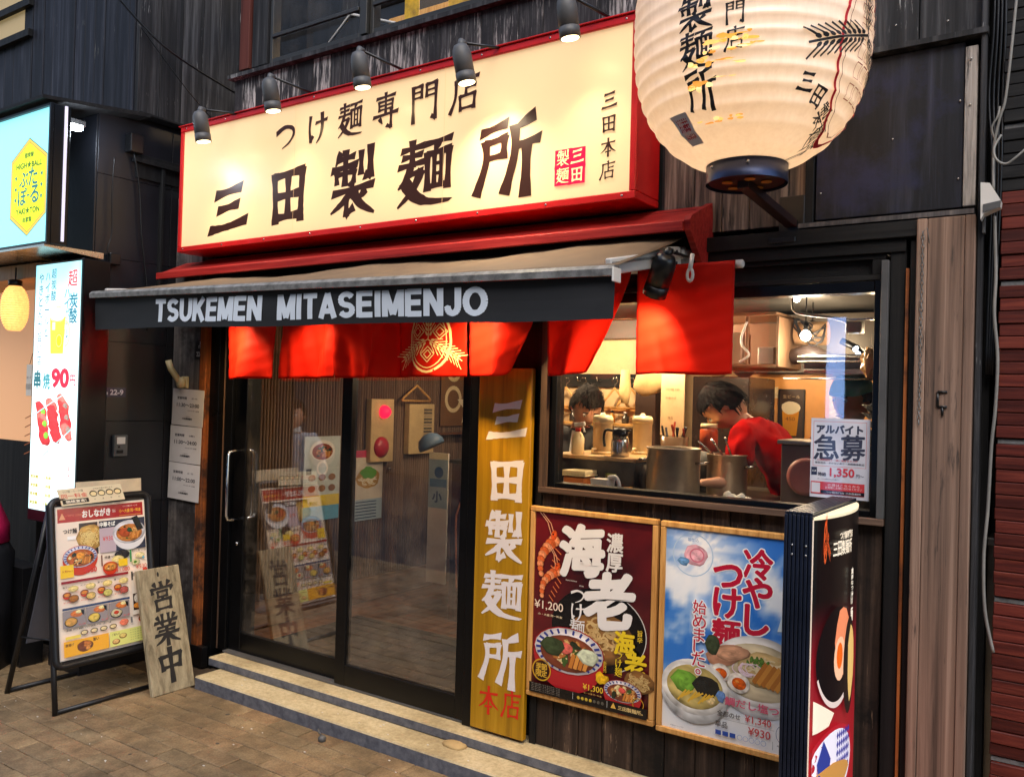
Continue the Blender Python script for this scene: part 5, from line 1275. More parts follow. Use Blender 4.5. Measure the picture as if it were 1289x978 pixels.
# ------------------------------------------------------------------ A-board menu stand
AB = thing('menu_stand', 'black folding A-frame stand carrying the colourful noodle menu poster', 'menu stand', (-4.08, -.58, 0))
def ab(y, s, off=0):
    """s metres along the front leaf from its foot, off outward"""
    L = math.hypot(.21, .955); ux, uz = -.21 / L, .955 / L
    return Vector((-3.862 + ux * s + off * uz, y + .045 * s, uz * s + .0 + off * .215))
ya, yb = -.852, -.345
RUB = plain('black_rubbery_tube', (22, 22, 24), .4, var=.2)
tube('front_leg', [ab(ya, 0), ab(ya, .2), ab(ya, .95)], .0125, RUB, AB, 10); tube('front_leg', [ab(yb, 0), ab(yb, .2), ab(yb, .95)], .0125, RUB, AB, 10)
tube('foot_rail', [ab(ya, .012), ab(yb, .012)], .011, RUB, AB, 8)
def rr_pts(y0, y1, s0, s1, r, off):
    P_ = []
    for cy, cs, a0 in ((y1 - r, s1 - r, 0), (y0 + r, s1 - r, 90), (y0 + r, s0 + r, 180), (y1 - r, s0 + r, 270)):
        for k in range(6): a = R(a0 + 18 * k); P_.append(ab(cy + r * math.cos(a), cs + r * math.sin(a), off))
    return P_
tube('panel_frame', rr_pts(ya + .004, yb - .004, .205, .965, .035, .012), .017, RUB, AB, 10, closed=True)
bm = bmesh.new(); vs = []
for o_ in (-.002, .010):
    for y in (ya + .01, yb - .01):
        for s_ in (.215, .955): vs.append(bm.verts.new(ab(y, s_, o_) - ab(ya, 0)))
bmesh.ops.convex_hull(bm, input=vs); link('panel', fin(bm), RUB, AB, ab(ya, 0))
def ar(y, z): return Vector((-4.325 + (.245) * z / .93, y, z))
tube('rear_leg', [ar(-.84, 0), ar(-.79, .93)], .0125, RUB, AB, 10); tube('rear_leg', [ar(-.33, 0), ar(-.28, .93)], .0125, RUB, AB, 10); tube('foot_rail', [ar(-.84, .012), ar(-.33, .012)], .011, RUB, AB, 8)
bm = bmesh.new(); vs = []
for o_ in (-.004, .004):
    for y in (-.80, -.34):
        for z_ in (.24, .90): vs.append(bm.verts.new(ar(y + z_ * .04, z_) + Vector((o_, 0, 0))))
bmesh.ops.convex_hull(bm, input=vs); link('rear_panel', fin(bm), plain('grey_rear_panel', (104, 104, 112), .5), AB, (0, 0, 0))
tube('side_strut', [ab(ya, .33), ar(-.825, .28)], .004, RUB, AB, 6); tube('side_strut', [ab(yb, .33), ar(-.32, .28)], .004, RUB, AB, 6)
pw_, ph_ = .452, .700
O = ab(ya + .028, .232, .0115); UA = Vector((0, 1, 0)); VA = (ab(ya, 1) - ab(ya, 0)).normalized()
MT = thing('menu_poster', 'full colour noodle menu poster with red title band held in the A-frame stand', 'menu', O)
A = Art(O, UA, VA); A.shade = .3
w_, h_ = pw_, ph_
A.rect(0, 0, w_, h_, (250, 232, 212)); T = lambda u, v: (u * w_, (1 - v) * h_)
def RC(u0, v0, u1, v1, c): A.rect(u0 * w_, (1 - v1) * h_, u1 * w_, (1 - v0) * h_, c)
RC(.015, .01, .985, .105, (172, 32, 38)); A.text('おしながき', *T(.44, .057), .038, (250, 246, 240), .04, w=w_ * .32); A.poly([T(.03, .085), T(.10, .085), T(.065, .04)], (232, 160, 120)); A.text('つけ麺専門店 三田製麺所', *T(.19, .06), .010, (226, 120, 100), w=w_ * .2)
A.text('小〜大盛 同一料金', *T(.83, .062), .018, (250, 190, 60), .02, w=w_ * .26); A.text('つけ麺すべて', *T(.83, .03), .008, (250, 230, 220), w=w_ * .18); A.text('税込\n価格', *T(.64, .055), .016, (250, 220, 210), w=w_ * .04); A.rect(w_ * .7, h_ * .905, w_ * .96, h_ * .908, (240, 180, 80))
RC(.24, .12, .445, .34, (46, 42, 46)); noodles(A, *T(.36, .22), w_ * .15, (240, 214, 140), (200, 156, 80), .9, 3); A.text('つけ麺', *T(.14, .165), .024, (40, 30, 30), .02, w=w_ * .15); RC(.11, .2, .20, .225, (252, 250, 246))
x, y = T(.24, .345); bowl(A, x, y, w_ * .19, (206, 60, 30), (224, 226, 240), (190, 96, 40), 21, True, 1, .62, .6); A.ell(x, y + w_ * .01, w_ * .05, w_ * .04, (240, 160, 60), n=10)
RC(.02, .39, .16, .475, (250, 206, 50)); A.text('人気No.1', *T(.09, .43), .012, (180, 60, 30), .01, w=w_ * .11); A.text('¥930', *T(.34, .44), .028, (214, 60, 50), .04, w=w_ * .14)
RC(.455, .12, .99, .34, (50, 54, 72)); RC(.455, .17, .64, .34, (196, 176, 186)); A.text('中華そば', *T(.55, .145), .024, (250, 248, 240), .04, w=w_ * .18); A.text('¥930', *T(.55, .245), .022, (214, 60, 60), .0, w=w_ * .12)
x, y = T(.80, .215); bowl(A, x, y, w_ * .195, (232, 230, 232), (232, 232, 240), (206, 130, 60), 22, False, 1, .66, .55); A.poly([(x + w_ * .03, y + w_ * .15), (x + w_ * .1, y + w_ * .17), (x + w_ * .17, y + w_ * .02), (x + w_ * .1, y)], (34, 38, 36)); A.ell(x - w_ * .06, y, w_ * .07, w_ * .05, (186, 80, 40), n=10, wob=.2); A.ell(x, y + w_ * .02, w_ * .03, w_ * .025, (40, 80, 50), n=8)
RC(.46, .355, .475, .43, (120, 70, 60)); A.text('特濃つけ麺', *T(.58, .375), .014, (60, 40, 40), .02, w=w_ * .16); A.ell(*T(.70, .37), w_ * .09, w_ * .05, (44, 40, 42), n=14); A.ell(*T(.65, .40), w_ * .07, w_ * .045, (240, 216, 140), n=12, wob=.1)
bowl(A, *T(.56, .44), w_ * .085, (206, 60, 30), (206, 90, 40), (226, 150, 70), 23, False, 1, .6, .7); RC(.655, .40, .76, .45, (250, 206, 40)); A.text('¥1,080', *T(.70, .475), .024, (214, 90, 70), .01, w=w_ * .16)
RC(.79, .345, .81, .43, (60, 150, 80)); A.text('鯛だし塩つけ麺', *T(.90, .355), .012, (70, 60, 50), .0, w=w_ * .17); A.ell(*T(.91, .39), w_ * .06, w_ * .03, (244, 228, 170), n=12); A.ell(*T(.86, .435), w_ * .05, w_ * .035, (222, 214, 160), n=12); A.ell(*T(.85, .435), w_ * .02, w_ * .015, (90, 140, 50), n=8); A.ell(*T(.95, .41), w_ * .015, w_ * .015, (120, 190, 210), n=8); A.text('¥930', *T(.92, .47), .022, (214, 110, 90), .0, w=w_ * .13)
RC(.02, .495, .76, .512, (150, 30, 40))
for i in range(4):
    u = .03 + i * .185; A.text(['味玉つけ麺', 'メンマつけ麺', '葱つけ麺', '豚つけ麺'][i], *T(u + .06, .535), .010, (60, 50, 50), .01, w=w_ * .11)
    A.ell(*T(u + .115, .55), w_ * .055, w_ * .032, (240, 216, 140), n=12, wob=.05); bowl(A, *T(u + .045, .585), w_ * .045, (200, 60, 30), (90, 60, 60), (226, 140, 60), 30 + i, False, 0, .6, .6); A.ell(*T(u + .115, .615), w_ * .05, w_ * .036, [(176, 110, 40), (226, 190, 110), (206, 196, 110), (190, 90, 80)][i], n=12, wob=.1, seed=i); A.ring(*T(u + .115, .615), w_ * .055, w_ * .040, w_ * .005, (70, 60, 50), n=14); A.text('¥1,050', *T(u + .045, .635), .009, (220, 110, 90), w=w_ * .08)
RC(.785, .49, .99, .80, (242, 226, 206)); A.text('油そば', *T(.86, .52), .020, (50, 50, 54), .01, w=w_ * .13); A.ell(*T(.96, .495), w_ * .03, w_ * .02, (220, 70, 50), n=8); RC(.79, .5, .81, .56, (60, 60, 60)); RC(.80, .655, .93, .77, (60, 40, 34)); A.ell(*T(.85, .69), w_ * .04, w_ * .05, (236, 226, 210), n=10); A.ell(*T(.85, .74), w_ * .05, w_ * .03, (240, 150, 60), n=10)
RC(.02, .67, .76, .685, (60, 76, 110))
for i in range(3):
    u0 = .02 + i * .247; RC(u0, .69, u0 + .238, .80, (150, 140, 140)); A.ell(*T(u0 + .15, .715), w_ * .07, w_ * .035, (214, 120, 60), n=12, wob=.1); A.ell(*T(u0 + .17, .705), w_ * .035, w_ * .02, (244, 226, 160), n=10); A.poly([T(u0 + .19, .695), T(u0 + .225, .70), T(u0 + .225, .735), T(u0 + .20, .72)], (30, 34, 34)); A.ell(*T(u0 + .085, .765), w_ * .07, w_ * .05, (40, 40, 36), n=14); A.ell(*T(u0 + .085, .763), w_ * .062, w_ * .043, [(214, 160, 80), (226, 196, 90), (206, 196, 160)][i], n=14, wob=.08, seed=i)
    if i == 2: A.ell(*T(u0 + .085, .76), w_ * .03, w_ * .02, (200, 70, 50), n=10)
    A.text('¥1,130', *T(u0 + .20, .79), .010, (220, 90, 80), w=w_ * .07)
for i in range(4): A.ell(*T(.24 + i * .105, .848), w_ * .042, w_ * .026, (60, 44, 40), n=12); A.ell(*T(.24 + i * .105, .848), w_ * .034, w_ * .019, (236, 214, 160), n=12)
RC(.04, .855, .2, .875, (244, 216, 90)); A.text('麺の量が選べます', *T(.3, .815), .009, (70, 60, 60), w=w_ * .5); A.ell(*T(.68, .835), w_ * .05, w_ * .035, (238, 130, 100), n=12, wob=.15); RC(.76, .81, .78, .85, (120, 120, 120)); bowl(A, *T(.90, .83), w_ * .05, (206, 70, 40), (60, 40, 40), (236, 150, 60), 41, False, 0, .55, .6)
RC(.02, .885, .50, .985, (244, 176, 40)); A.text('唐揚げ', *T(.08, .91), .014, (90, 50, 20), .02, w=w_ * .09); A.ell(*T(.24, .935), w_ * .085, w_ * .055, (120, 60, 30), n=14, wob=.08)
for i in range(7): A.ell(*T(.19 + rnd.random() * .1, .915 + rnd.random() * .04), w_ * .025, w_ * .018, rnd.choice([(206, 120, 50), (226, 150, 70), (190, 96, 40)]), n=8, wob=.2, seed=i)
A.text('旨い', *T(.36, .905), .016, (60, 20, 10), .02, w=w_ * .06)
RC(.51, .885, .985, .985, (226, 226, 130)); A.text('ご飯もの', *T(.58, .905), .011, (80, 80, 50), .01, w=w_ * .09); A.ell(*T(.66, .925), w_ * .045, w_ * .028, (150, 110, 60), n=12); A.ell(*T(.66, .923), w_ * .038, w_ * .022, (226, 206, 120), n=12); A.ell(*T(.58, .955), w_ * .045, w_ * .028, (150, 90, 50), n=12); A.ell(*T(.58, .953), w_ * .038, w_ * .022, (236, 190, 120), n=12)
for i in range(5): A.text('ライス 並 大 特大', *T(.84, .90 + i * .016), .005, (120, 120, 70), w=w_ * .2)
A.build('print', P_GLOSS, MT)
bm = bmesh.new(); vs = [bm.verts.new(O * 0 + UA * a + VA * b + A.Nn * c) for a in (-.004, w_ + .004) for b in (-.004, h_ + .004) for c in (-.001, .0)]
bmesh.ops.convex_hull(bm, input=vs); link('sheet', fin(bm), M_WHITEPL, MT, O)
# cards clipped on top
U2 = Vector((.02, 1, .03)).normalized(); V2 = Vector((-.30, -.17, .93)).normalized(); O2 = ab(ya + .05, .935, .03)
t = thing('price_card', 'small cream same-price card with red characters clipped to the top of the menu stand', 'card', O2); A = Art(O2, U2, V2)
A.rect(0, 0, .315, .082, (224, 208, 172)); A.text('つけ麺・小〜大盛', .07, .068, .011, (70, 60, 50), .0, w=.1); A.text('同一料金', .072, .046, .022, (206, 50, 40), .01, w=.125); A.rect(.008, .008, .135, .029, (24, 22, 20)); A.text('価格宣言!', .072, .0185, .014, (240, 230, 206), .03, w=.1)
A.text('お好みの量が選べます', .22, .07, .007, (90, 80, 60), w=.1)
for i in range(4): A.ell(.165 + i * .041, .046, .0195, .0155, (40, 30, 24), n=14); A.ell(.165 + i * .041, .045, .0150, .0105, (240, 216, 160), n=14); A.text(['小', '並', '中', '大'][i], .165 + i * .041, .018, .008, (70, 50, 40), .01)
A.build('print', P_MAT, t)
bm = bmesh.new(); vs = [bm.verts.new(U2 * a + V2 * b + A.Nn * c) for a in (0, .315) for b in (0, .082) for c in (-.003, .0)]; bmesh.ops.convex_hull(bm, input=vs); link('card', fin(bm), plain('card_board', (220, 204, 168), .6), t, O2)
O3 = ab(ya + .15, .955, -.03); t = thing('blank_card', 'blank cream card standing behind the same-price card on the menu stand', 'card', O3); bm = bmesh.new(); vs = [bm.verts.new(Vector((0, 1, .0)) * a + Vector((-.1, 0, 1)) * b + Vector((1, 0, 0)) * c) for a in (0, .345) for b in (0, .095) for c in (0, .003)]; bmesh.ops.convex_hull(bm, input=vs); link('card', fin(bm), plain('cream_card', (226, 206, 172), .5), t, O3)

# ------------------------------------------------------------------ leaning open-for-business board
U4 = Vector((.0, 1, 0)); P0 = Vector((-3.728, -.452, .0)); V4 = Vector((-.175, .004, .585)).normalized(); Lb = .612
NB = thing('open_board', 'weathered wooden board with three black characters leaning beside the menu stand', 'board', P0)
N4 = U4.cross(V4).normalized(); bm = bmesh.new(); bxm(bm, 0, .236, 0, Lb, -.026, 0, .004)
for v in bm.verts: v.co = U4 * v.co.x + V4 * v.co.y + N4 * v.co.z
link('board', fin(bm), W_SIGN, NB, P0)
for ch, v, s_ in (('営', .468, .14), ('業', .305, .145), ('中', .135, .15)):
    A = Art(P0 + V4 * v + U4 * .12, U4, V4); A.char(ch, 0, 0, s_ * 1.0, s_, (26, 24, 24), .02, True, .05); A.build('painted_character', P_FLAT, NB)
A = Art(P0, U4, V4); A.ell(.11, .578, .006, .013, (20, 18, 16), n=10); A.build('nail_hole', P_FLAT, NB)

# ------------------------------------------------------------------ neighbour on the left
NL = thing('neighbour_building', 'dark timber clad bar building left of the restaurant with a black side wall', 'building', (-5, 0, 0))
box('side_wall', -4.60, -4.312, -.49, 2.2, 0, 2.93, M_WALLBLK, NL, 0)
zz = [0, .42, .87, 1.31, 1.73, 2.17, 2.60, 2.92]
for i in range(7): 
    for (a, b) in ((-.492, -.062), (-.060, .9)): box('wall_tile', -4.311, -4.2975, a + .001, b - .001, zz[i] + .001, zz[i + 1] - .001, M_WALLBLK, NL, .001)
box('front_return', -4.60, -4.30, -.502, -.493, 0, 2.9, M_WALLBLK, NL, .001)
box('upper_wall', -7.6, -4.325, -.26, 2.5, 2.9, 5.4, W_BLACK, NL, 0)
def yplanks(name, y0, y1, z0, z1, x, th, wd, mat, parent, seed):
    rr = random.Random(seed); y = y0
    while y < y1 - .01:
        w__ = wd * (1 + rr.uniform(-.15, .15)); xx = x + rr.uniform(-.002, .002); box(name, x - th, xx, y + .0015, min(y + w__, y1) - .0015, z0, z1, mat, parent, .002); y += w__
yplanks('plank', -.285, .9, 2.68 if False else 2.97, 5.0, -4.295, .03, .125, W_DARK, NL, 5)
planks('plank', -7.4, -4.33, 2.97, 5.2, -.262, .025, .115, W_NAVY, NL, 8, gap=.004, jit=.004)
box('skirt_board', -4.305, -4.285, -.28, .32, 2.62, 2.75, W_BLACK, NL); box('ledge', -4.33, -4.24, -.30, .3, 2.955, 2.968, W_BLACK, NL)
for (a, b, z) in ((-.30, .2, 2.70),): box('canopy_rail', -4.30, -4.262, a, b, z, z + .025, W_BLACK, NL)
box('canopy_frame', -4.30, -4.27, -.135, -.118, 1.95, 2.72, W_BLACK, NL)
box('meter_case', -4.30, -4.24, -.345, -.27, 2.74, 2.84, M_BLK, NL, .004)
# louvred window corner at the top left of the picture
for i in range(4): box('window_rail', -6.3, -5.42, -.32, -.29, 3.62 + i * .19, 3.665 + i * .19, W_BLACK, NL)
box('window_glow', -6.3, -5.45, -.289, -.288, 3.66, 4.3, emis('dim_window', (150, 130, 90), .35), NL, 0)
# lid, sign box
NS = thing('bar_sign', 'pale cyan lit box sign with a yellow hexagon highball emblem above the bar entrance', 'sign', (-4.7, -.66, 2.18))
prism('lid', [(-.83, 2.868), (-.83, 2.885), (-.26, 2.955), (-.26, 2.935)], 'x', -5.4, -4.20, W_BLACKX, NS)
box('case', -5.4, -4.178, -.785, -.70, 2.172, 2.852, M_BLKALU, NS, .004)
box('case_edge', -4.192, -4.176, -.801, -.7855, 2.172, 2.852, M_BLKALU, NS, .001); box('case_edge', -5.4, -4.193, -.801, -.7855, 2.172, 2.184, M_BLKALU, NS, .001); box('case_edge', -5.4, -4.193, -.801, -.7855, 2.84, 2.852, M_BLKALU, NS, .001)
CY_LIT = printmat('lit_cyan_sign_face', .4, emit=.7, mottled=.02)
A = Art((-5.38, -.787, 2.185), (1, 0, 0), (0, 0, 1)); A.paint(0, 0, 1.186, .654, 16, 10, lambda a, b: lin((140, 222, 230)))
hx, hz = .99, .285; s_ = .175
def hexa(k, c): A.poly([(hx, hz + .245 * k), (hx + s_ * k, hz + .145 * k), (hx + s_ * k, hz - .145 * k), (hx, hz - .245 * k), (hx - s_ * k, hz - .145 * k), (hx - s_ * k, hz + .145 * k)], c)
hx -= .005; hexa(1.0, (40, 110, 90)); hexa(.975, (240, 176, 60)); hexa(.92, (206, 90, 40)); hexa(.90, (226, 240, 10))
A.text('超炭酸', hx, hz + .160, .028, (60, 96, 20), .04, w=.09); A.text('HIGH★BALL', hx, hz + .113, .036, (60, 96, 20), .045, w=.25); A.text('YAKI★TON', hx, hz - .115, .036, (60, 96, 20), .045, w=.23); A.text('自家製', hx, hz - .162, .028, (60, 96, 20), .04, w=.09)
for ch, a, b in (('ぶ', -.045, .04), ('た', .045, .05), ('ぽ', -.055, -.045), ('る', .065, -.04)): A.char(ch, hx + a, hz + b, .085, .085, (24, 96, 110), .02)
A.rect(hx - .012, hz - .045, hx + .018, hz - .037, (24, 96, 110))
for a in (-.12, .13):
    for b in (.055, .0, -.055): A.text('★', hx + a, hz + b, .028, (24, 96, 110), .03)
A.build('sign_face', CY_LIT, NS)
box('light_strip', -4.176, -4.168, -.735, -.722, 2.19, 2.85, emis('white_strip', (196, 190, 210), .55), NS, .001)
prism('underside', [(-.80, 2.16), (-.80, 2.171), (-.50, 2.171), (-.50, 2.14)], 'x', -5.3, -4.2, M_STEEL, NS)
t = thing('led_floodlight', 'small bright white LED floodlight on the black wall beside the cyan sign', 'floodlight', (-4.26, -.62, 2.78))
box('housing', -4.297, -4.25, -.665, -.585, 2.80, 2.83, M_STEEL, t, .003); box('lens', -4.285, -4.243, -.65, -.605, 2.777, 2.7995, emis('led_white', (226, 242, 255), 30), t, .001); pt_light('led', (-4.19, -.62, 2.74), 1.6, (.75, .86, 1.0), .02, t)
TS = thing('highball_sign', 'tall white lit vertical sign with a beer mug, red 90 yen price and meat skewers', 'sign', (-4.35, -.6, .85))
box('case', -4.59, -4.128, -.642, -.50, .79, 2.122, M_BLKALU, TS, .004)
A = Art((-4.575, -.644, .85), (1, 0, 0), (0, 0, 1)); w_, h_ = .435, 1.26
T = lambda u, v: (u * w_, (1 - v) * h_)
def tb(a, b): k = abs(b - .45) * 2; e = min(a, 1 - a) * 5; return lin(lerpc((236, 246, 246), (120, 214, 226), max(0, (b - .72) * 2.2) + max(0, .35 - e) * .5 + max(0, .1 - b) * 3))
A.paint(0, 0, w_, h_, 14, 24, tb)
TEAL = (26, 100, 120)
for k, ch in enumerate('やきとんが旨い店。'): A.char(ch, *T(.13, .055 + k * .048), .044, .05, TEAL, .01)
for k, ch in enumerate('ハイボールと'): A.char(ch, *T(.28, .05 + k * .045) if ch != 'ー' else T(.28, .05 + k * .045), .042, .046, TEAL, .01)
for k, ch in enumerate('超炭酸'): A.char(ch, *T(.42, .04 + k * .045), .046, .05, TEAL, .01)
A.char('超', *T(.83, .065), .085, .085, (206, 40, 50), .01); A.char('炭', *T(.86, .155), .075, .075, TEAL, .02); A.char('酸', *T(.86, .215), .07, .075, TEAL, .02)
for k, ch in enumerate('ハイボール'): A.char(ch, *T(.72, .125 + k * .04), .05, .05, TEAL, .01)
x, y = T(.53, .285); A.poly([(x - .075, y + .1), (x + .075, y + .1), (x + .062, y - .1), (x - .06, y - .1)], (246, 226, 60)); A.ring(x + .075, y, .05, .07, .014, (240, 240, 150), -90, 90, 14); A.ell(x, y + .10, .078, .04, (250, 252, 246), n=16, wob=.05); A.ring(x, y + .10, .078, .04, .005, (190, 180, 90), n=16); A.ell(x + .02, y - .035, .035, .04, (236, 214, 20), n=12); A.ring(x + .02, y - .035, .03, .034, .006, (250, 240, 120), n=12)
A.poly([(x - .05, y + .06), (x - .02, y + .06), (x - .02, y + .02), (x - .05, y + .02)], (252, 246, 180))
A.text('串', *T(.12, .47), .095, (30, 90, 100), .04, w=.07); A.text('焼', *T(.33, .475), .085, (60, 130, 140), .03, w=.07); A.text('90', *T(.63, .462), .10, (216, 30, 60), .05, w=.17); A.text('円', *T(.90, .47), .055, (200, 60, 80), .02, w=.05); A.text('一本', *T(.33, .425), .015, (206, 60, 80), w=.05); A.text('税抜', *T(.90, .43), .018, TEAL, w=.05); A.text('(税込99円)', *T(.90, .505), .012, (200, 60, 80), w=.05)
A.shade = .35
for k, (sx, sy) in enumerate([(.3, .62), (.54, .605), (.78, .59)]):
    a0 = T(sx - .04, sy - .03); a1 = T(sx + .12, sy + .15); A.line([a0, a1], .006, (150, 140, 120))
    for j in range(6):
        q = j / 5.5; px_, py_ = a0[0] + (a1[0] - a0[0]) * q * .7, a0[1] + (a1[1] - a0[1]) * q * .7
        A.ell(px_ - .015, py_, .060, .034, rnd.choice([(226, 60, 60), (206, 50, 56), (236, 110, 100)]), n=9, wob=.2, seed=j * 7 + k, rot=-30)
        if k != 1 and j % 2: A.ell(px_, py_ + .012, .022, .018, (120, 206, 60) if k == 0 else (150, 130, 120), n=8)
A.line([T(.04, .62), T(.7, .53)], .007, (150, 196, 196)); A.line([T(.3, .78), T(.92, .66)], .007, (150, 196, 196))
for i in range(4): A.text('飲放題コース料理', *T(.28, .865 + i * .035), .018, (150, 140, 40), .04, w=.2)
A.text('美味', *T(.88, .83), .03, (226, 60, 60), vert=True); A.line([T(.5, .92), T(.62, .86), T(.72, .93), T(.86, .85)], .004, (120, 190, 206)); 
A.build('sign_face', printmat('lit_white_sign_face', .4, emit=.8, mottled=.02), TS)
# bar entrance with lanterns
BE = thing('bar_entrance', 'warm orange lit entrance of the neighbouring bar at the left edge', 'entrance', (-5.2, -.35, 0))
WARM = emis('self_glowing_wall', (226, 170, 124), .28)  # wall glows by itself in place of the entrance lighting
box('glow_wall', -6.6, -4.62, -.30, -.28, 1.15, 2.1, WARM, BE, 0); box('dado', -6.6, -4.62, -.32, -.28, .0, 1.149, W_BLACK, BE, 0); box('door_stile', -5.12, -5.05, -.36, -.30, .0, 2.06, W_BLACK, BE, .002)
for k_, (xa_, za_, c_) in enumerate([(-5.0, 1.42, (196, 60, 40)), (-4.93, 1.18, (226, 206, 170)), (-5.03, 1.0, (150, 40, 30)), (-4.98, 1.66, (240, 220, 180))]): box('wall_flyer', xa_, xa_ + .09, -.312, -.302, za_, za_ + .16, plain('flyer_%d' % k_, c_, .5, var=.5, vs=40), BE, 0)
if True: pass; box('post', -4.80, -4.735, -.52, -.46, 0, 2.12, W_BLACK, BE, .002); box('header', -6.6, -4.62, -.60, -.3, 2.06, 2.14, W_FRAME, BE, .002)
box('menu_panel', -4.73, -4.64, -.50, -.49, .9, 1.5, plain('dark_red_menu', (60, 20, 24), .5), BE); box('bench_front', -5.4, -4.66, -.62, -.50, .0, .52, M_BLK, BE)
A = Art((-5.0, -.4755, 1.0), (1, 0, 0), (0, 0, 1)); A.rect(.245, .62, .30, .85, (206, 60, 40)); A.rect(.25, -.1, .33, .28, (196, 60, 50)); A.text('やき', .275, .75, .05, (250, 240, 220), vert=True, w=.04); 
for i in range(5): A.line([(.02, .3 - i * .05), (.12, .33 - i * .05)], .006, (170, 90, 40))
A.build('banner_print', P_MAT, BE)
def glowpaper(nm, col, e):
    m, nt, b = newmat(nm); b.inputs['Base Color'].default_value = lin(col); b.inputs['Emission Color'].default_value = lin(col)
    lw = N(nt, 'TexNoise'); lw.inputs['Scale'].default_value = 14; mr = nt.nodes.new('ShaderNodeMapRange'); mr.inputs[3].default_value = e * .5; mr.inputs[4].default_value = e * 1.2; nt.links.new(lw.outputs[0], mr.inputs[0]); nt.links.new(mr.outputs[0], b.inputs['Emission Strength']); return m
def plantern(lab, x, y, z, r, h, col, e):
    t = thing('hanging_lantern', lab, 'lantern', (x, y, z)); pr = [(r * .45, -h / 2)] + [(r * (1 - abs(q) ** 2.6 * .5) * (1 + .035 * math.sin(q * 60)), q * h / 2) for q in [-.9 + .02 * i for i in range(91)]] + [(r * .45, h / 2)]
    lathe('shade', pr, (x, y, z), glowpaper('lantern_glow_%d' % int(e * 100 + col[1]), col, e), t, 28); lathe('collar', [(r * .5, 0), (r * .5, .03), (r * .3, .035)], (x, y, z + h / 2), M_BLK, t, 16); tube('cord', [(x, y, z + h / 2 + .03), (x, y, 2.12)], .004, M_BLK, t, 6)
plantern('glowing orange lantern hanging at the bar entrance under the cyan sign', -4.84, -.62, 1.90, .068, .24, (255, 176, 96), 1.0)
t = thing('pink_cloth', 'bright pink cloth draped over a dark bundle at the left edge', 'cloth', (-4.75, -.78, .62)); bm = bmesh.new(); lathe_bm(bm, [(.17, -.06), (.15, .03), (.11, .14), (.06, .26), (.015, .36)], 16)
for v in bm.verts: v.co += Vector((ns(v.co.x * 9, v.co.z * 5) * .03, ns(v.co.y * 9, v.co.z * 7, 3) * .03, 0))
link('drape', fin(bm), plain('pink_cloth_fabric', (206, 24, 84), .6, var=.2), t, (-4.85, -.78, .72))
bm = bmesh.new(); lathe_bm(bm, [(.17, .0), (.18, .3), (.17, .6), (.15, .67)], 16)
for v in bm.verts: v.co += Vector((ns(v.co.x * 7, v.co.z * 5) * .04, ns(v.co.y * 7, v.co.z * 7, 3) * .04, 0))
link('bundle', fin(bm), plain('black_sheet', (26, 26, 30), .6, var=.3), t, (-4.85, -.78, .0))
t = thing('price_tag', 'white paper tag hanging on the dark post of the bar entrance', 'tag', (-4.79, -.55, 1.5)); box('tag', -4.82, -4.765, -.556, -.553, 1.43, 1.60, M_WHITEPL, t, .001)
A = Art((-4.82, -.5562, 1.43), (1, 0, 0), (0, 0, 1)); A.text('|||||||', .027, .05, .03, (60, 60, 60)); A.text('生ビール', .027, .10, .012, (90, 60, 50), w=.045); A.build('print', P_MAT, t)
tube('string', [(-4.793, -.554, 1.60), (-4.793, -.54, 1.66)], .0015, M_BLK, t, 4)
# cables over the side wall
t = thing('overhead_cable', 'thin black cables slung down across the grey side boards at the upper left', 'cable', (-4.28, -.3, 3.4))
tube('cable', curvepts([(-4.30, -.52, 3.62), (-4.24, -.18, 3.36), (-4.22, .28, 3.24)], 8), .006, M_BLK, t, 6); tube('cable', curvepts([(-4.28, -.30, 3.44), (-4.24, .0, 3.15), (-4.25, .28, 2.98)], 8), .003, M_BLK, t, 6)
t = thing('wall_cable', 'thin dark cable running down the black side wall below the meter case', 'cable', (-4.28, -.3, 2.7)); tube('cable', curvepts([(-4.265, -.31, 2.74), (-4.27, -.27, 2.55), (-4.268, -.25, 2.3), (-4.27, -.21, 2.05), (-4.27, -.2, 1.8)], 8), .005, M_BLK, t, 6); tube('cable', curvepts([(-4.265, -.42, 2.69), (-4.268, -.425, 2.5), (-4.266, -.42, 2.3), (-4.268, -.44, 2.2), (-4.266, -.39, 2.16)], 6), .004, M_BLK, t, 6); box('junction_box', -4.29, -4.255, -.43, -.37, 2.13, 2.19, M_BLK, t, .004)
t = thing('gap_cables', 'tangle of pale and dark cables in the gap left of the upstairs windows', 'cable', (-3.95, .15, 3.3))
for k in range(5): tube('cable', curvepts([(-3.99 + k * .02, .18, 3.9), (-3.96 + k * .012, .12 + k * .01, 3.45 - k * .05), (-3.90, .12, 3.36 - k * .05), (-3.84, .14, 3.42 - k * .03)], 6), .005, M_WHITEPL if k < 2 else M_BLK, t, 6)
box('gap_wall', -4.29, -3.86, .5, .55, 2.5, 4.6, W_BLACK, NL, 0)

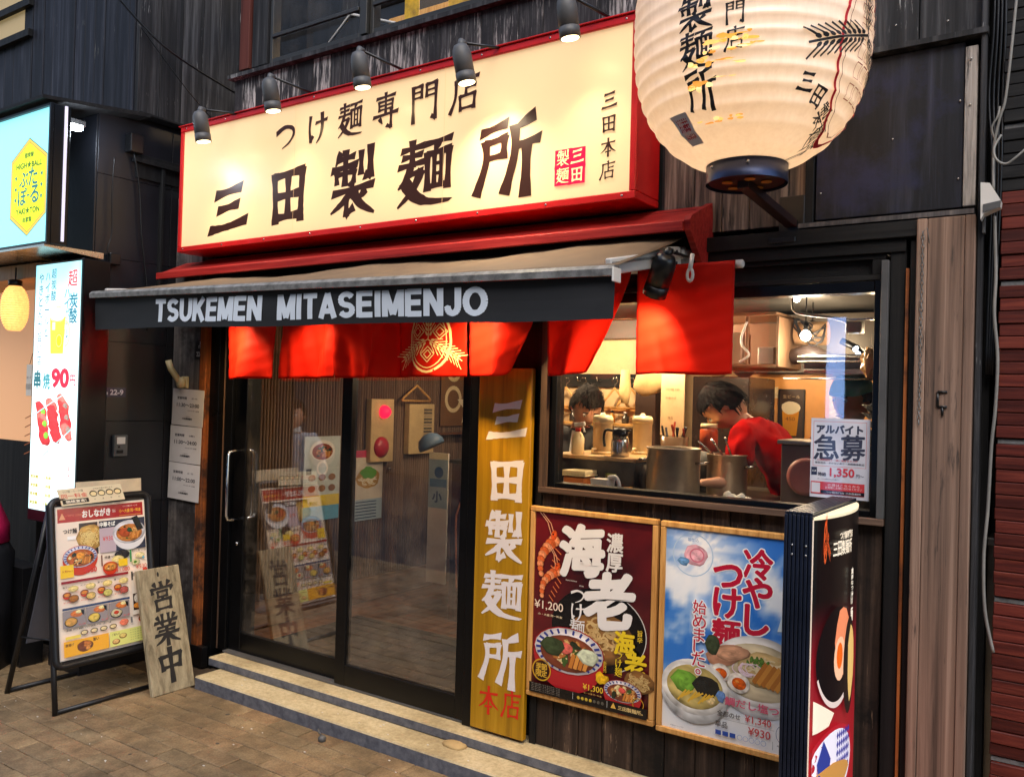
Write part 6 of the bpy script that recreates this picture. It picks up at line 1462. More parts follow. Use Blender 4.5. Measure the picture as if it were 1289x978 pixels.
# ------------------------------------------------------------------ right neighbour
NRB = thing('slat_clad_building', 'building clad in red brown horizontal wooden slats at the right edge', 'building', (.1, .1, 0))
box('wall', -.235, .9, .05, .4, 0, 4.2, W_BLACK, NRB, 0); rr = random.Random(12); z = .0; k = 0
while z < 3.35:
    if k % 13 == 12: box('metal_joint', -.241, .5, .01, .05, z, z + .014, M_BAR, NRB, .001); z += .017
    else: box('slat', -.243 + rr.uniform(-.002, .002), .5, -.0 + rr.uniform(-.003, .004), .05, z + .001, z + .0365, W_REDSLAT if z < 2.12 or rr.random() < .1 else W_BLACKX, NRB, .002); z += .0378
    k += 1
t = thing('junction_box', 'white plastic junction box with cables in the gap beside the pale post', 'junction box', (-.26, -.04, 2.1))
prism('body', [(-.292, 2.165), (-.268, 2.16), (-.238, 2.105), (-.24, 2.088), (-.282, 2.07), (-.29, 2.055)], 'y', -.075, -.03, M_WHITEPL, t); prism('lip', [(-.284, 2.098), (-.238, 2.105), (-.24, 2.085), (-.284, 2.075)], 'y', -.079, -.0755, M_GREYMET, t); box('stem', -.289, -.281, -.04, -.015, 2.02, 2.07, M_GREYMET, t)
CBL = plain('grey_cable', (132, 130, 124), .5, var=.2)
tube('cable', curvepts([(-.258, -.03, 2.07), (-.255, -.02, 1.98), (-.252, -.02, 1.89), (-.254, -.02, 1.78), (-.243, -.02, 1.65), (-.246, -.02, 1.5), (-.254, -.02, 1.39), (-.26, -.02, 1.2), (-.268, -.02, 1.056), (-.262, -.02, .9), (-.238, -.02, .78)], 6), .0048, CBL, t, 8)
tube('cable', curvepts([(-.262, -.03, 2.15), (-.265, -.02, 2.27), (-.25, -.03, 2.36), (-.235, -.035, 2.42), (-.218, -.04, 2.62), (-.20, -.04, 2.9)], 6), .004, CBL, t, 8)
tube('cable', curvepts([(-.245, -.03, 2.31), (-.262, -.04, 2.27), (-.255, -.045, 2.235), (-.23, -.04, 2.22), (-.20, -.04, 2.24), (-.16, -.03, 2.28)], 6), .0035, CBL, t, 8)
tube('cable', curvepts([(-.262, -.02, 2.30), (-.27, -.03, 2.335), (-.255, -.035, 2.365), (-.25, -.03, 2.395)], 6), .003, CBL, t, 8)
for k in range(4): tube('dark_cable', curvepts([(-.278 + .008 * k, .02, 3.2), (-.272 + .01 * k, .0, 2.7), (-.283 + .012 * k, .01, 2.45), (-.27 + .008 * k, .0, 2.2), (-.277 + .006 * k, .02, 1.6)], 6), .004, M_BLK, t, 6)
t = thing('hanging_chain', 'thin metal chain hanging down the left edge of the pale post', 'chain', (-.45, -.05, 2.03)); bm = bmesh.new(); z = 2.03; k = 0
while z > 1.45:
    c_ = Vector((-.448, -.0525, z)); pts = [c_ + (Vector((.0045 * math.cos(a * 1.047), 0, .009 * math.sin(a * 1.047))) if k % 2 else Vector((0, .0045 * math.cos(a * 1.047), .009 * math.sin(a * 1.047)))) for a in range(6)]
    tube_bm(bm, [p - Vector((-.448, -.0525, 2.03)) for p in pts], .0014, 4, closed=True); z -= .0138; k += 1
link('links', fin(bm), M_BAR, t, (-.448, -.0525, 2.03), kind='stuff'); tube('hook', [(-.448, -.052, 2.035), (-.435, -.06, 2.045), (-.43, -.05, 2.0)], .0015, M_BAR, t, 5)
# buildings across the street, seen only in the glass
OP = thing('opposite_building', 'dark building across the street reflected faintly in the shop glass', 'building', (-2, -9.2, 0)); box('wall', -18, 12, -9.7, -9.3, 0, 8.5, plain('opposite_wall', (46, 44, 46), .8), OP, 0)
for k_, (xa_, za_, w__, h__, c_, e_) in enumerate([(2.4, .4, 1.6, 1.8, (230, 236, 250), .4), (-9.6, 2.6, 1.0, 1.0, (255, 190, 130), .3)]):  # glowing panels added only to be mirrored in the shop glass
    box('added_glow_panel', xa_, xa_ + w__, -9.299, -9.27, za_, za_ + h__, emis('added_panel_glow_%d' % k_, c_, e_), OP, .0)
VS = thing('street_sign', 'tall pale blue lit sign across the street mirrored in the kitchen window', 'sign', (-2.91, -9.1, .3)); box('case', -3.04, -2.78, -9.2, -9.06, .25, 2.72, M_BLKALU, VS, .004); box('lit_face', -3.03, -2.79, -9.059, -9.05, .27, 2.70, emis('street_sign_face', (150, 190, 255), 3.2), VS, 0)
# ------------------------------------------------------------------ recruiting sheet on the window
t = thing('recruiting_notice', 'white part-time job notice with big black characters taped to the kitchen window', 'notice', (-.69, .01, 1.19))
box('sheet', -.786, -.600, .0095, .0125, 1.190, 1.452, M_WHITEPL, t, 0)
A = Art((-.786, .0093, 1.190), (1, 0, 0), (0, 0, 1)); w_, h_ = .186, .262
T = lambda u, v: (u * w_, (1 - v) * h_)
A.paint(0, 0, w_, h_, 8, 10, lambda a, b: lin(lerpc((206, 206, 216), (228, 228, 236), .5 + ns(a * 2, b * 2))))
A.frame(.008, h_ * .395, w_ - .010, h_ - .010, .0012, (206, 90, 90))
A.text('アルバイト', *T(.49, .135), .030, (62, 62, 76), .06, w=.148)
A.char('急', *T(.27, .36), .076, .082, (62, 62, 76), .004, True); A.char('募', *T(.72, .36), .076, .082, (62, 62, 76), .004, True)
A.text('三田製麺所で一緒に働きませんか', *T(.46, .525), .007, (206, 110, 110), .01, w=.13); A.text('髪型自由・まかないあり・未経験者歓迎', *T(.5, .56), .0065, (70, 70, 80), .01, w=.155)
A.rect(*T(.02, .72), *T(.12, .62), (50, 54, 76)); A.text('急募', *T(.07, .67), .007, (230, 230, 230)); A.text('時給', *T(.21, .705), .013, (60, 60, 76), .02); A.text('1,350', *T(.55, .68), .032, (206, 56, 62), .03, w=.078); A.text('円〜', *T(.85, .705), .011, (60, 60, 76), .01); A.text('詳しくはお電話または店舗まで', *T(.32, .765), .0045, (90, 90, 100), w=.07)
A.rect(*T(.02, .955), *T(.93, .80), (206, 60, 60)); A.rect(*T(.03, .94), *T(.18, .815), (222, 220, 226)); A.text('応募はこちらから', *T(.58, .835), .008, (244, 220, 220), w=.1); A.text('お気軽にお問い合わせください', *T(.58, .87), .008, (244, 220, 220), w=.115); A.rect(*T(.19, .95), *T(.93, .905), (30, 26, 32)); A.text('つけ麺専門店 三田製麺所', *T(.58, .928), .006, (226, 220, 226), w=.11)
A.build('print', P_GLOSS, t)

# ------------------------------------------------------------------ kitchen
K = thing('kitchen_counter', 'stainless kitchen work counter behind the window with a raised back shelf', 'counter', (-1.3, .5, .1))
STL = plain('worn_stainless', (150, 140, 126), .32, metal=.9, var=.2, vs=8)
box('worktop', -2.05, .2, .10, 1.12, 1.075, 1.10, STL, K, .003); box('cabinet', -2.03, .2, .12, 1.08, .115, 1.074, STL, K)
DKP = plain('dark_kitchen_plastic', (48, 44, 40), .5, var=.2)
box('riser', -2.0, -1.60, .36, .72, 1.101, 1.232, DKP, K, .004); box('riser_top', -2.02, -1.59, .34, .74, 1.233, 1.25, plain('pale_shelf_board', (206, 166, 112), .4), K, .003)
def kt(nm, lab, cat, x, y, z, grp=None): return thing(nm, lab, cat, (x, y, z), grp)
MILK = plain('milky_plastic', (226, 206, 160), .35, var=.05)
for (x, y, lab) in ((-1.835, .50, 'clear water dispenser with cream lid in front of the bowed head'), (-1.715, .66, 'tall milky dispenser standing behind the steel jug')):
    t = kt('water_dispenser', lab, 'dispenser', x, y, 1.25)
    lathe('body', [(.043, 0), (.045, .01), (.043, .03), (.044, .135), (.046, .14)], (x, y, 1.25), MILK if y > .6 else plain('cloudy_clear_plastic', (214, 186, 136), .15, coat=.4), t, 24); lathe('lid', [(.047, .0), (.047, .02), (.04, .032), (.012, .036), (.008, .046)], (x, y, 1.391), MILK, t, 24); lathe('base', [(.05, 0), (.05, .012)], (x, y, 1.2505), MILK, t, 24)
    tube('tap', [(x - .01, y - .045, 1.275), (x - .01, y - .07, 1.275), (x - .01, y - .075, 1.262)], .006, MILK, t, 8)
t = kt('spray_bottle', 'white spray bottle with a red trigger collar on the shelf', 'bottle', -1.905, .40, 1.25); lathe('bottle', [(.028, 0), (.029, .005), (.029, .07), (.020, .09), (.011, .10)], (-1.905, .40, 1.25), MILK, t, 18); lathe('collar', [(.013, 0), (.013, .016)], (-1.905, .40, 1.35), plain('red_plastic', (206, 40, 20), .4), t, 14); beam('nozzle', (-1.925, .40, 1.378), (-1.87, .40, 1.386), .007, .009, M_WHITEPL, t, .003); beam('trigger', (-1.882, .40, 1.374), (-1.872, .40, 1.348), .003, .004, M_WHITEPL, t, .001)
t = kt('steel_jug', 'brushed steel thermal jug with black handle and lid on the shelf', 'jug', -1.705, .42, 1.25)
lathe('body', [(.038, 0), (.04, .006), (.039, .06), (.034, .088)], (-1.705, .42, 1.25), M_STEEL, t, 28); lathe('lid', [(.034, 0), (.036, .006), (.033, .03), (.02, .034)], (-1.705, .42, 1.3385), M_BLK, t, 24); tube('handle', curvepts([(-1.735, .41, 1.36), (-1.768, .405, 1.362), (-1.778, .405, 1.33), (-1.772, .405, 1.29)], 5), .006, M_BLK, t, 8); beam('spout', (-1.68, .42, 1.366), (-1.655, .42, 1.362), .008, .004, M_BLK, t, .002)
def pot(lab, x, y, r, h, grp='stock pots on the kitchen counter'):
    t = kt('stock_pot', lab, 'pot', x, y, 1.10, grp); bm = bmesh.new(); lathe_bm(bm, [(r * .98, 0), (r, .006), (r, h), (r * 1.04, h + .002), (r * 1.04, h + .007), (r * .97, h + .007), (r * .96, h - .02), (r * .96, h - .05), (0, h - .05)], 40, capt=False); link('body', fin(bm), plain('stock_pot_steel', (192, 172, 146), .3, metal=.6, var=.2, vs=5), t, (x, y, 1.10))
    for s_ in (-1, 1): tube('handle', [(x + s_ * r, y - .03, 1.10 + h * .75), (x + s_ * (r + .03), y - .03, 1.10 + h * .76), (x + s_ * (r + .03), y + .03, 1.10 + h * .76), (x + s_ * r, y + .03, 1.10 + h * .75)], .005, M_STEEL, t, 8)
pot('big steel stock pot in the middle of the kitchen window', -1.425, .35, .108, .20)
pot('second smaller steel pot behind the big stock pot', -1.30, .63, .085, .17)
t = kt('utensil_bin', 'clear bin full of dark utensils standing behind the big stock pot', 'bin', -1.56, .62, 1.10); lathe('bin', [(.055, 0), (.062, .24)], (-1.54, .62, 1.10), plain('smoky_plastic', (120, 92, 66), .2), t, 20)
rr = random.Random(2)
for i in range(9): a = rr.uniform(-.04, .04); beam('handle', (-1.54 + a, .62 + rr.uniform(-.03, .03), 1.33), (-1.54 + a * 1.6, .62 + rr.uniform(-.05, .05), 1.375 + rr.uniform(0, .03)), .004, .004, M_BLK if i % 3 else plain('red_handle_%d' % i, (180, 60, 20), .4), t, .001)
t = kt('spice_jar', 'jar with a red label and cream lid beside the utensils', 'jar', -1.44, .70, 1.27); lathe('jar', [(.04, 0), (.04, .09), (.035, .1)], (-1.42, .72, 1.28), plain('red_label_jar', (206, 90, 50), .3), t, 18); lathe('lid', [(.038, 0), (.036, .02)], (-1.42, .72, 1.381), MILK, t, 18); lathe('stand', [(.05, 0), (.05, .18)], (-1.42, .72, 1.10), DKP, t, 12)
t = kt('orange_tub', 'clear tub of orange brown sauce low in the left of the kitchen window', 'tub', -1.80, .28, 1.10); box('tub', -1.885, -1.775, .24, .34, 1.101, 1.165, plain('orange_sauce', (206, 120, 60), .3), t, .008); box('rim', -1.89, -1.77, .235, .345, 1.1655, 1.172, MILK, t, .002); box('clear_side', -1.887, -1.773, .2375, .3425, 1.173, 1.19, MILK, t, .002)
t = kt('white_tub', 'white plastic tub with a looped grip beside the orange sauce', 'tub', -1.70, .26, 1.10); bm = bmesh.new(); lathe_bm(bm, [(.045, 0), (.055, .06), (.058, .064), (.052, .064)], 4, smooth=False); link('tub', fin(bm), M_WHITEPL, t, (-1.70, .26, 1.10), (0, 0, R(45))); tube('grip', curvepts([(-1.67, .25, 1.17), (-1.635, .25, 1.175), (-1.618, .25, 1.14), (-1.63, .25, 1.12)], 5), .009, M_WHITEPL, t, 8)
t = kt('mustard_bottle', 'yellow and green squeeze bottle behind the white tub', 'bottle', -1.74, .33, 1.10); lathe('bottle', [(.02, 0), (.022, .06), (.022, .085), (.012, .1), (.004, .105), (.003, .125)], (-1.745, .40, 1.101), plain('yellow_plastic', (240, 170, 20), .35), t, 16); lathe('cup', [(.024, 0), (.026, .03)], (-1.715, .36, 1.15), plain('green_cup', (150, 150, 40), .35), t, 16)
t = kt('tape_stack', 'stack of small pale tape rolls low beside the big pot', 'tape', -1.57, .22, 1.10)
for k in range(3): lathe('roll', [(.02, 0), (.02, .012)], (-1.565, .22, 1.101 + k * .014), plain('tape_%d' % k, [(230, 200, 110), (240, 226, 170), (222, 150, 50)][k], .4), t, 14)
t = kt('pump_bottles', 'clear pump bottle at the right end of the kitchen shelf', 'bottle', -1.60, .40, 1.10); lathe('bottle', [(.024, 0), (.025, .08), (.012, .1), (.008, .12)], (-1.585, .42, 1.101), plain('grey_clear', (120, 112, 100), .2), t, 14)
# long white sheet, bags and hangers at the back
t = kt('order_sheet', 'long cream paper sheet with faint writing hanging above the utensil bin', 'sheet', -1.52, .72, 1.40); box('sheet', -1.655, -1.54, .72, .723, 1.34, 1.62, plain('cream_sheet', (226, 196, 150), .6), t, 0)
A = Art((-1.655, .7195, 1.36), (1, 0, 0), (0, 0, 1)); A.text('つけ麺 930', .055, .19, .014, (150, 110, 80)); A.text('中華そば', .05, .15, .012, (150, 110, 80)); A.text('味玉', .05, .06, .012, (150, 110, 80)); A.build('writing', P_MAT, t)
HB = kt('hook_board', 'dark board with hooks along the back wall above the wooden hangers', 'hook board', -2.35, 1.32, 1.6); box('board', -2.75, -2.0, 1.33, 1.35, 1.565, 1.64, W_BLACKX, HB, .003)
for i in range(6): tube('hook', [(-2.68 + i * .125, 1.328, 1.60), (-2.68 + i * .125, 1.30, 1.60), (-2.68 + i * .125, 1.29, 1.62)], .003, M_STEEL, HB, 6)
hp = ['leftmost of the four wooden hangers at the back of the kitchen', 'second wooden hanger at the back of the kitchen, partly behind the dark hair', 'third wooden hanger, right of the dark haired head', 'rightmost wooden hanger at the back of the kitchen']
for i, xx in enumerate((-2.50, -2.39, -2.19, -2.09)): hanger('kitchen_hanger', hp[i], xx, 1.29, 1.56, .075, R(20), 'wooden hangers at the back of the kitchen')
box('partition', -2.80, -1.98, 1.352, 1.38, .12, 1.95, M_CREAM, IN, 0); box('ledge_rail', -2.80, -1.98, 1.33, 1.351, 1.435, 1.45, W_FRAME, IN, .002); box('partition_top', -2.8, -1.6, 1.25, 1.352, 1.83, 1.93, plain('dark_beam', (60, 50, 44), .5), IN, .002)
t = kt('cloth_bag', 'cream cloth bundle hanging above the steel pot near the curtain edge', 'bag', -1.75, 1.0, 1.6); bm = bmesh.new(); bmesh.ops.create_icosphere(bm, subdivisions=3, radius=1)
for v in bm.verts: n_ = noise.noise(v.co * 1.6); v.co = Vector((v.co.x * .10 * (1 + .3 * n_) + v.co.z * .04, v.co.y * .06, v.co.z * .075 * (1 + .3 * n_)))
link('bundle', fin(bm, smooth=True), plain('cream_cloth', (214, 176, 120), .7, var=.2), t, (-1.82, 1.0, 1.60)); lathe('knot', [(.02, -.12), (.03, -.06), (.022, .05)], (-1.98, 1.0, 1.60), plain('cream_cloth2', (220, 186, 130), .7), t, 14)
box('dark_column', -2.02, -1.90, 1.20, 1.38, .12, 1.95, plain('brown_column', (70, 48, 36), .4), IN, .003)
OR = plain('amber_wall_panel', (214, 150, 80), .4, var=.1); box('amber_wall', -1.60, .2, 1.75, 1.78, .12, 1.66, OR, IN, 0)
box('upper_cabinet', -1.62, .2, 1.70, 2.0, 1.665, 1.98, plain('brown_cabinet', (62, 54, 48), .4), IN, .003)
box('dark_fridge', -1.74, -1.44, 1.30, 1.72, .12, 1.63, plain('dark_fridge_steel', (56, 42, 36), .25, metal=.4), IN, .004)
t = kt('beer_poster', 'dark framed poster of a beer mug on the amber wall behind the person in red', 'poster', -1.35, 1.74, 1.4); box('frame', -1.425, -1.285, 1.735, 1.749, 1.29, 1.58, M_BLK, t, .002)
A = Art((-1.425, 1.7345, 1.29), (1, 0, 0), (0, 0, 1)); A.rect(.008, .008, .132, .282, (56, 36, 26)); A.poly([(.03, .04), (.10, .04), (.112, .17), (.022, .17)], (226, 150, 30)); A.ell(.067, .19, .05, .035, (240, 226, 196), n=14, wob=.08); A.text('生ビール', .07, .25, .018, (206, 180, 140), w=.09); A.text('450', .066, .13, .02, (120, 60, 20), w=.05); A.build('print', P_MAT, t)
t = kt('tray_rack', 'grey metal tray rack standing behind the person in red', 'rack', -1.02, .62, 1.1); box('top', -1.065, -.86, .55, .8, 1.335, 1.352, STL, t, .003); box('panel', -1.05, -.87, .56, .79, 1.101, 1.334, plain('brownish_steel_panel', (110, 92, 84), .35, metal=.3), t, .004); lathe('round_lid', [(.075, 0), (.075, .01), (.06, .014)], (-.945, .548, 1.21), plain('dusty_pink_plastic', (170, 106, 100), .4), t, 28, (R(90), 0, 0))
# shelf cabinet and ducts at the upper right
t = kt('wall_shelf', 'open tan wall shelf with grey bins high in the right of the kitchen window', 'shelf', -1.18, .75, 1.66); TAN = plain('tan_shelf_board', (140, 104, 74), .5)
box('side', -1.10, -1.088, .62, .95, 1.65, 1.86, TAN, t, .002); box('bottom', -1.42, -1.10, .62, .95, 1.645, 1.66, TAN, t, .002); box('back', -1.42, -1.10, .935, .95, 1.661, 1.86, plain('brown_back', (120, 84, 60), .5), t, 0); box('top', -1.42, -1.10, .62, .95, 1.865, 1.88, TAN, t, .002); box('stand', -1.235, -1.222, .63, .645, 1.661, 1.864, TAN, t, .001)
box('bin', -1.19, -1.12, .66, .75, 1.662, 1.735, M_WHITEPL, t, .004); box('roll', -1.34, -1.26, .66, .78, 1.662, 1.80, plain('grey_bin', (150, 130, 110), .5), t, .004); tube('cord', curvepts([(-1.225, .62, 1.84), (-1.245, .615, 1.78), (-1.24, .61, 1.74), (-1.21, .61, 1.70), (-1.25, .61, 1.67)], 6), .005, M_WHITEPL, t, 6)
t = kt('ceiling_duct', 'round tan duct wrapped in black cables under the dark kitchen ceiling', 'duct', -1.0, .9, 1.85); tube('duct', [(-1.07, .80, 1.80), (-.94, .80, 1.80)], .05, plain('tan_duct', (176, 138, 100), .5), t, 18)
for k in range(7): tube('black_cable', curvepts([(-1.08 + rr.uniform(0, .04), .73, 1.86), (-1.04 + rr.uniform(-.05, .06), .725, 1.80 + rr.uniform(-.03, .03)), (-1.0 + rr.uniform(-.04, .06), .725, 1.76 + rr.uniform(-.04, .03)), (-.93, .73, 1.80 + rr.uniform(-.03, .04))], 6), .003, M_BLK, t, 6)
tube('flex', [(-1.08, .80, 1.70), (-1.0, .78, 1.72), (-.93, .78, 1.68)], .035, plain('dark_grey_flex', (90, 76, 70), .4), t, 14)
t = kt('white_conduit', 'white conduit bending along the ceiling to a small white box', 'conduit', -.9, .5, 1.9); tube('conduit', curvepts([(-1.0, .5, 1.93), (-1.0, .5, 1.88), (-.97, .5, 1.855), (-.85, .5, 1.835), (-.79, .5, 1.815)], 6), .006, M_WHITEPL, t, 8); box('box', -.80, -.74, .5, .56, 1.775, 1.82, M_WHITEPL, t, .004); box('bracket', -.82, -.70, .52, .54, 1.825, 1.832, M_STEEL, t, .001)
box('hood', -.98, -.2, .60, 1.5, 1.62, 1.64, STL, IN, .002); box('hood_face', -.98, -.2, .60, .61, 1.641, 1.70, plain('dark_hood', (70, 66, 62), .3, metal=.6), IN, .002)
for k in range(2): tube('hood_rail', [(-1.0, .585, 1.67 + k * .02), (-.3, .585, 1.67 + k * .02)], .005, M_STEEL, IN, 8)
M_BULB = emis('white_bulb', (255, 240, 214), 14)
def bulb(lab, x, y, z, r, en, col=(1, .74, .44), cord=True):
    t = kt('ceiling_lamp', lab, 'lamp', x, y, z, 'bright bulbs under the kitchen ceiling'); bm = bmesh.new(); lathe_bm(bm, [(.001, -r), (r * .7, -r * .7), (r, 0), (r * .7, r * .7), (r * .3, r)], 16); link('bulb', fin(bm), M_BULB, t, (x, y, z)); lathe('socket', [(r * .5, 0), (r * .5, .03)], (x, y, z + r), M_BLK, t, 12)
    tube('cord', [(x, y, z + r + .03), (x, y, 1.999)], .003, M_BLK, t, 5)
    if en: pt_light('bulb_light', (x, y, z - r - .02), en, col, .05, t)
bulb('bright white bulb nearest the middle of the upper kitchen window', -.975, .60, 1.775, .022, 3.5, (1, .86, .66))
bulb('small lit lamp right under the window head in the kitchen', -1.02, .62, 1.93, .016, 0)
bulb('lit lamp hidden behind the red curtain in the kitchen', -1.65, .62, 1.86, .025, 16)
bulb('lit lamp over the hook board hidden by the curtain', -2.25, .85, 1.88, .025, 14)
bulb('warm lit lamp near the right end of the kitchen', -.72, .8, 1.80, .012, 3)
bulb('lit lamp at the back of the kitchen over the amber wall', -1.15, 1.35, 1.86, .02, 6)
t = kt('track_spots', 'pair of small bright track spots at the upper right of the kitchen', 'spotlight', -.78, .7, 1.75)
for (x, z) in ((-.80, 1.725), (-.79, 1.705)): lathe('spot_lens', [(.012, 0), (.006, .006)], (x, .69, z), emis('cool_spot_%d' % int(z * 1000), (206, 230, 255), 10), t, 12, (R(100), 0, 0))
tube('arm', [(-.86, .7, 1.76), (-.80, .7, 1.73), (-.75, .7, 1.68)], .014, M_BLK, t, 10)
t = kt('condiment_row', 'dark stacked bowls at the right edge of the kitchen window', 'bowls', -.66, .4, 1.4)
for k in range(6): lathe('bowl', [(.02, 0), (.045, .02), (.047, .022), (.04, .018)], (-.655, .35, 1.33 + k * .03), M_STEEL if k % 2 else DKP, t, 18)
box('stand', -.70, -.60, .30, .40, 1.101, 1.329, DKP, t, .004)
# vestibule lamp (its glow lights the ribbed wall)
t = thing('vestibule_lamp', 'small ceiling downlight inside the entrance', 'lamp', (-3.2, 1.0, 1.99)); lathe('housing', [(.05, -.03), (.05, .009)], (-3.2, 1.0, 1.99), M_BLK, t, 18); lathe('lens', [(.035, -.002), (.035, .0)], (-3.2, 1.0, 1.959), emis('down_lens', (255, 220, 170), 8), t, 18); pt_light('downlight', (-2.95, 1.5, 1.93), 13, (1.0, .74, .48), .04, t)

# ------------------------------------------------------------------ people
def skin_mesh(pts, edges, rad, sub=2):
    me = bpy.data.meshes.new('s'); me.from_pydata([tuple(p) for p in pts], edges, []); ob = bpy.data.objects.new('s', me); COL.objects.link(ob)
    sk = ob.modifiers.new('skin', 'SKIN'); sk.use_smooth_shade = True; sk.branch_smoothing = .4
    for i, r in enumerate(rad): me.skin_vertices[0].data[i].radius = r if isinstance(r, tuple) else (r, r); me.skin_vertices[0].data[i].use_root = (i == 0)
    sb = ob.modifiers.new('sub', 'SUBSURF'); sb.levels = sub; sb.render_levels = sub
    bpy.context.view_layer.update()
    out = bpy.data.meshes.new_from_object(ob.evaluated_get(bpy.context.evaluated_depsgraph_get())); bpy.data.objects.remove(ob); bpy.data.meshes.remove(me)
    for p in out.polygons: p.use_smooth = True
    out.materials.clear(); return out
SKIN = plain('skin', (206, 150, 118), .5, var=.05); HAIR = plain('black_hair', (22, 18, 18), .85, spec=.15, var=.3, vs=60, bump=.4, bs=300)
def wrinkle(me, amp=.006, f=14, sd=0):
    me.update(); co = [v.co + v.normal * (amp * noise.noise(v.co * f + Vector((sd, sd, 0))) + amp * .8 * noise.noise(Vector((v.co.x * f * 1.8, v.co.y * f * 1.8, v.co.z * f * .8 + sd)))) for v in me.vertices]
    for v, c in zip(me.vertices, co): v.co = c
    return me
def person(lab, J, shirt, trousers, face, capm=None, apron=None, tie=False, grp=None):
    """J: pelvis chest neck head shL elL haL shR elR haR hipL knL anL hipR knR anR as world points"""
    V = {k: Vector(v) for k, v in J.items()}; fz = V['anL'].z - .056; t = thing('person', lab, 'person', (V['pelvis'].x, V['pelvis'].y, fz)); o = Vector((V['pelvis'].x, V['pelvis'].y, fz))
    names, rad, ed = [], [], []
    def add(n, p, r, par=None):
        names.append(Vector(p) - o); rad.append(r)
        if par is not None: ed.append((par, len(names) - 1))
        return len(names) - 1
    pe = add('pelvis', V['pelvis'], (.085, .07)); ch = add('chest', V['chest'], (.080, .058), pe); ne = add('neckbase', V['neck'], .045, ch); nk = add('neck', V['neck'].lerp(V['head'], .45), .038, ne); hd = add('head', V['neck'].lerp(V['head'], .8), .05, nk)
    for s_ in 'LR':
        a = add('sh', V['sh' + s_], .034, ch); e = add('el', V['el' + s_], .033, a); wpt = V['ha' + s_]; wv = add('wr', wpt, .022, e)
        dr = (wpt - V['el' + s_]).normalized(); side = dr.cross(Vector((0, 0, 1))); side = side.normalized() if side.length > .1 else Vector((1, 0, 0)); upv = side.cross(dr).normalized()
        pm = add('palm', wpt + dr * .035, (.024, .014), wv)
        for k in range(4):
            of = side * (k - 1.5) * .013; f1 = add('f', wpt + dr * .062 + of, .0075, pm); f2 = add('f', wpt + dr * (.085 + .006 * (1.5 - abs(k - 1.5))) + of - upv * .010, .0065, f1); add('f', wpt + dr * .095 + of - upv * .024, .0055, f2)
        f1 = add('th', wpt + dr * .03 + side * .03, .009, pm); add('th', wpt + dr * .055 + side * .038 - upv * .008, .007, f1)
        h_ = add('hip', V['hip' + s_], .075, pe); k_ = add('kn', V['kn' + s_], .05, h_); an = add('an', V['an' + s_], .036, k_); add('toe', V['an' + s_] + Vector((face[0] * .12, face[1] * .12, -.03)), .03, an)
    body = skin_mesh(names, ed, rad, 2)
    # head joined to the same mesh
    bm = bmesh.new(); bm.from_mesh(body); F = Vector(face).normalized(); up = (V['head'] - V['neck']).normalized(); Rt = F.cross(up).normalized(); F2 = up.cross(Rt).normalized()
    r_ = bmesh.ops.create_icosphere(bm, subdivisions=3, radius=1); hc = V['head'] - o
    for v in r_['verts']:
        x, y, z = v.co; jaw = 1 - .22 * max(0, -z); q = Vector((x * .073 * jaw, y * .092 * (1 - .1 * max(0, -z)), z * .112))
        if y > .6 and abs(x) < .28 and -.35 < z < .2: q.y += .016 * (1 - abs(x) / .28)
        if y > .6 and -.62 < z < -.45 and abs(x) < .35: q.y += .004
        if y > .5 and .1 < z < .28 and .2 < abs(x) < .6: q.y -= .006
        v.co = hc + Rt * q.x + F2 * q.y + up * q.z
        for f in v.link_faces: f.smooth = True
    for s_ in (-1, 1):
        e_ = bmesh.ops.create_icosphere(bm, subdivisions=2, radius=1)
        for v in e_['verts']: q = v.co.copy(); v.co = hc + Rt * (s_ * .073 + q.x * .008) + F2 * (-.005 + q.y * .016) + up * (-.005 + q.z * .026)
    link('body', fin(bm), SKIN, t, o)
    hw = V['head']
    for s_ in (-1, 1):
        ec = hw + Rt * s_ * .028 + F2 * .080 + up * .012; bm = bmesh.new(); bmesh.ops.create_icosphere(bm, subdivisions=2, radius=.009); link('eye', fin(bm, smooth=True), M_WHITEPL, t, ec); bm = bmesh.new(); bmesh.ops.create_icosphere(bm, subdivisions=1, radius=.005); link('iris', fin(bm), M_BLK, t, ec + F2 * .006)
        bm = bmesh.new(); tube_bm(bm, [Rt * -.014 * 1 , Rt * .014], .003, 5); link('eyebrow', fin(bm), HAIR, t, hw + Rt * s_ * .028 + F2 * .086 + up * .032)
    bm = bmesh.new(); tube_bm(bm, [Rt * -.02, F2 * .004, Rt * .02], [.002, .004, .002], 6); link('mouth', fin(bm), plain('lips', (150, 70, 60), .5) if 'lips' not in MATS else MATS['lips'], t, hw + F2 * .088 - up * .055)
    bm = bmesh.new(); bmesh.ops.create_icosphere(bm, subdivisions=4, radius=1); dl = []
    for v in bm.verts:
        x, y, z = v.co
        if (y > .35 and z < .42) or z < -.42 or (y > .0 and z < -.05): dl.append(v)
        else: n_ = 1 + .06 * noise.noise(v.co * 6) + .03 * noise.noise(v.co * 19); v.co = Rt * (x * .083 * n_) + F2 * (y * .102 * n_ - .004) + up * (z * .124 * n_)
    bmesh.ops.delete(bm, geom=dl, context='VERTS'); ho = link('hair', fin(bm, smooth=True), HAIR, t, hw); ho.modifiers.new('t', 'SOLIDIFY').thickness = .01
    bm = bmesh.new(); rs = random.Random(int(hw.x * 1000))
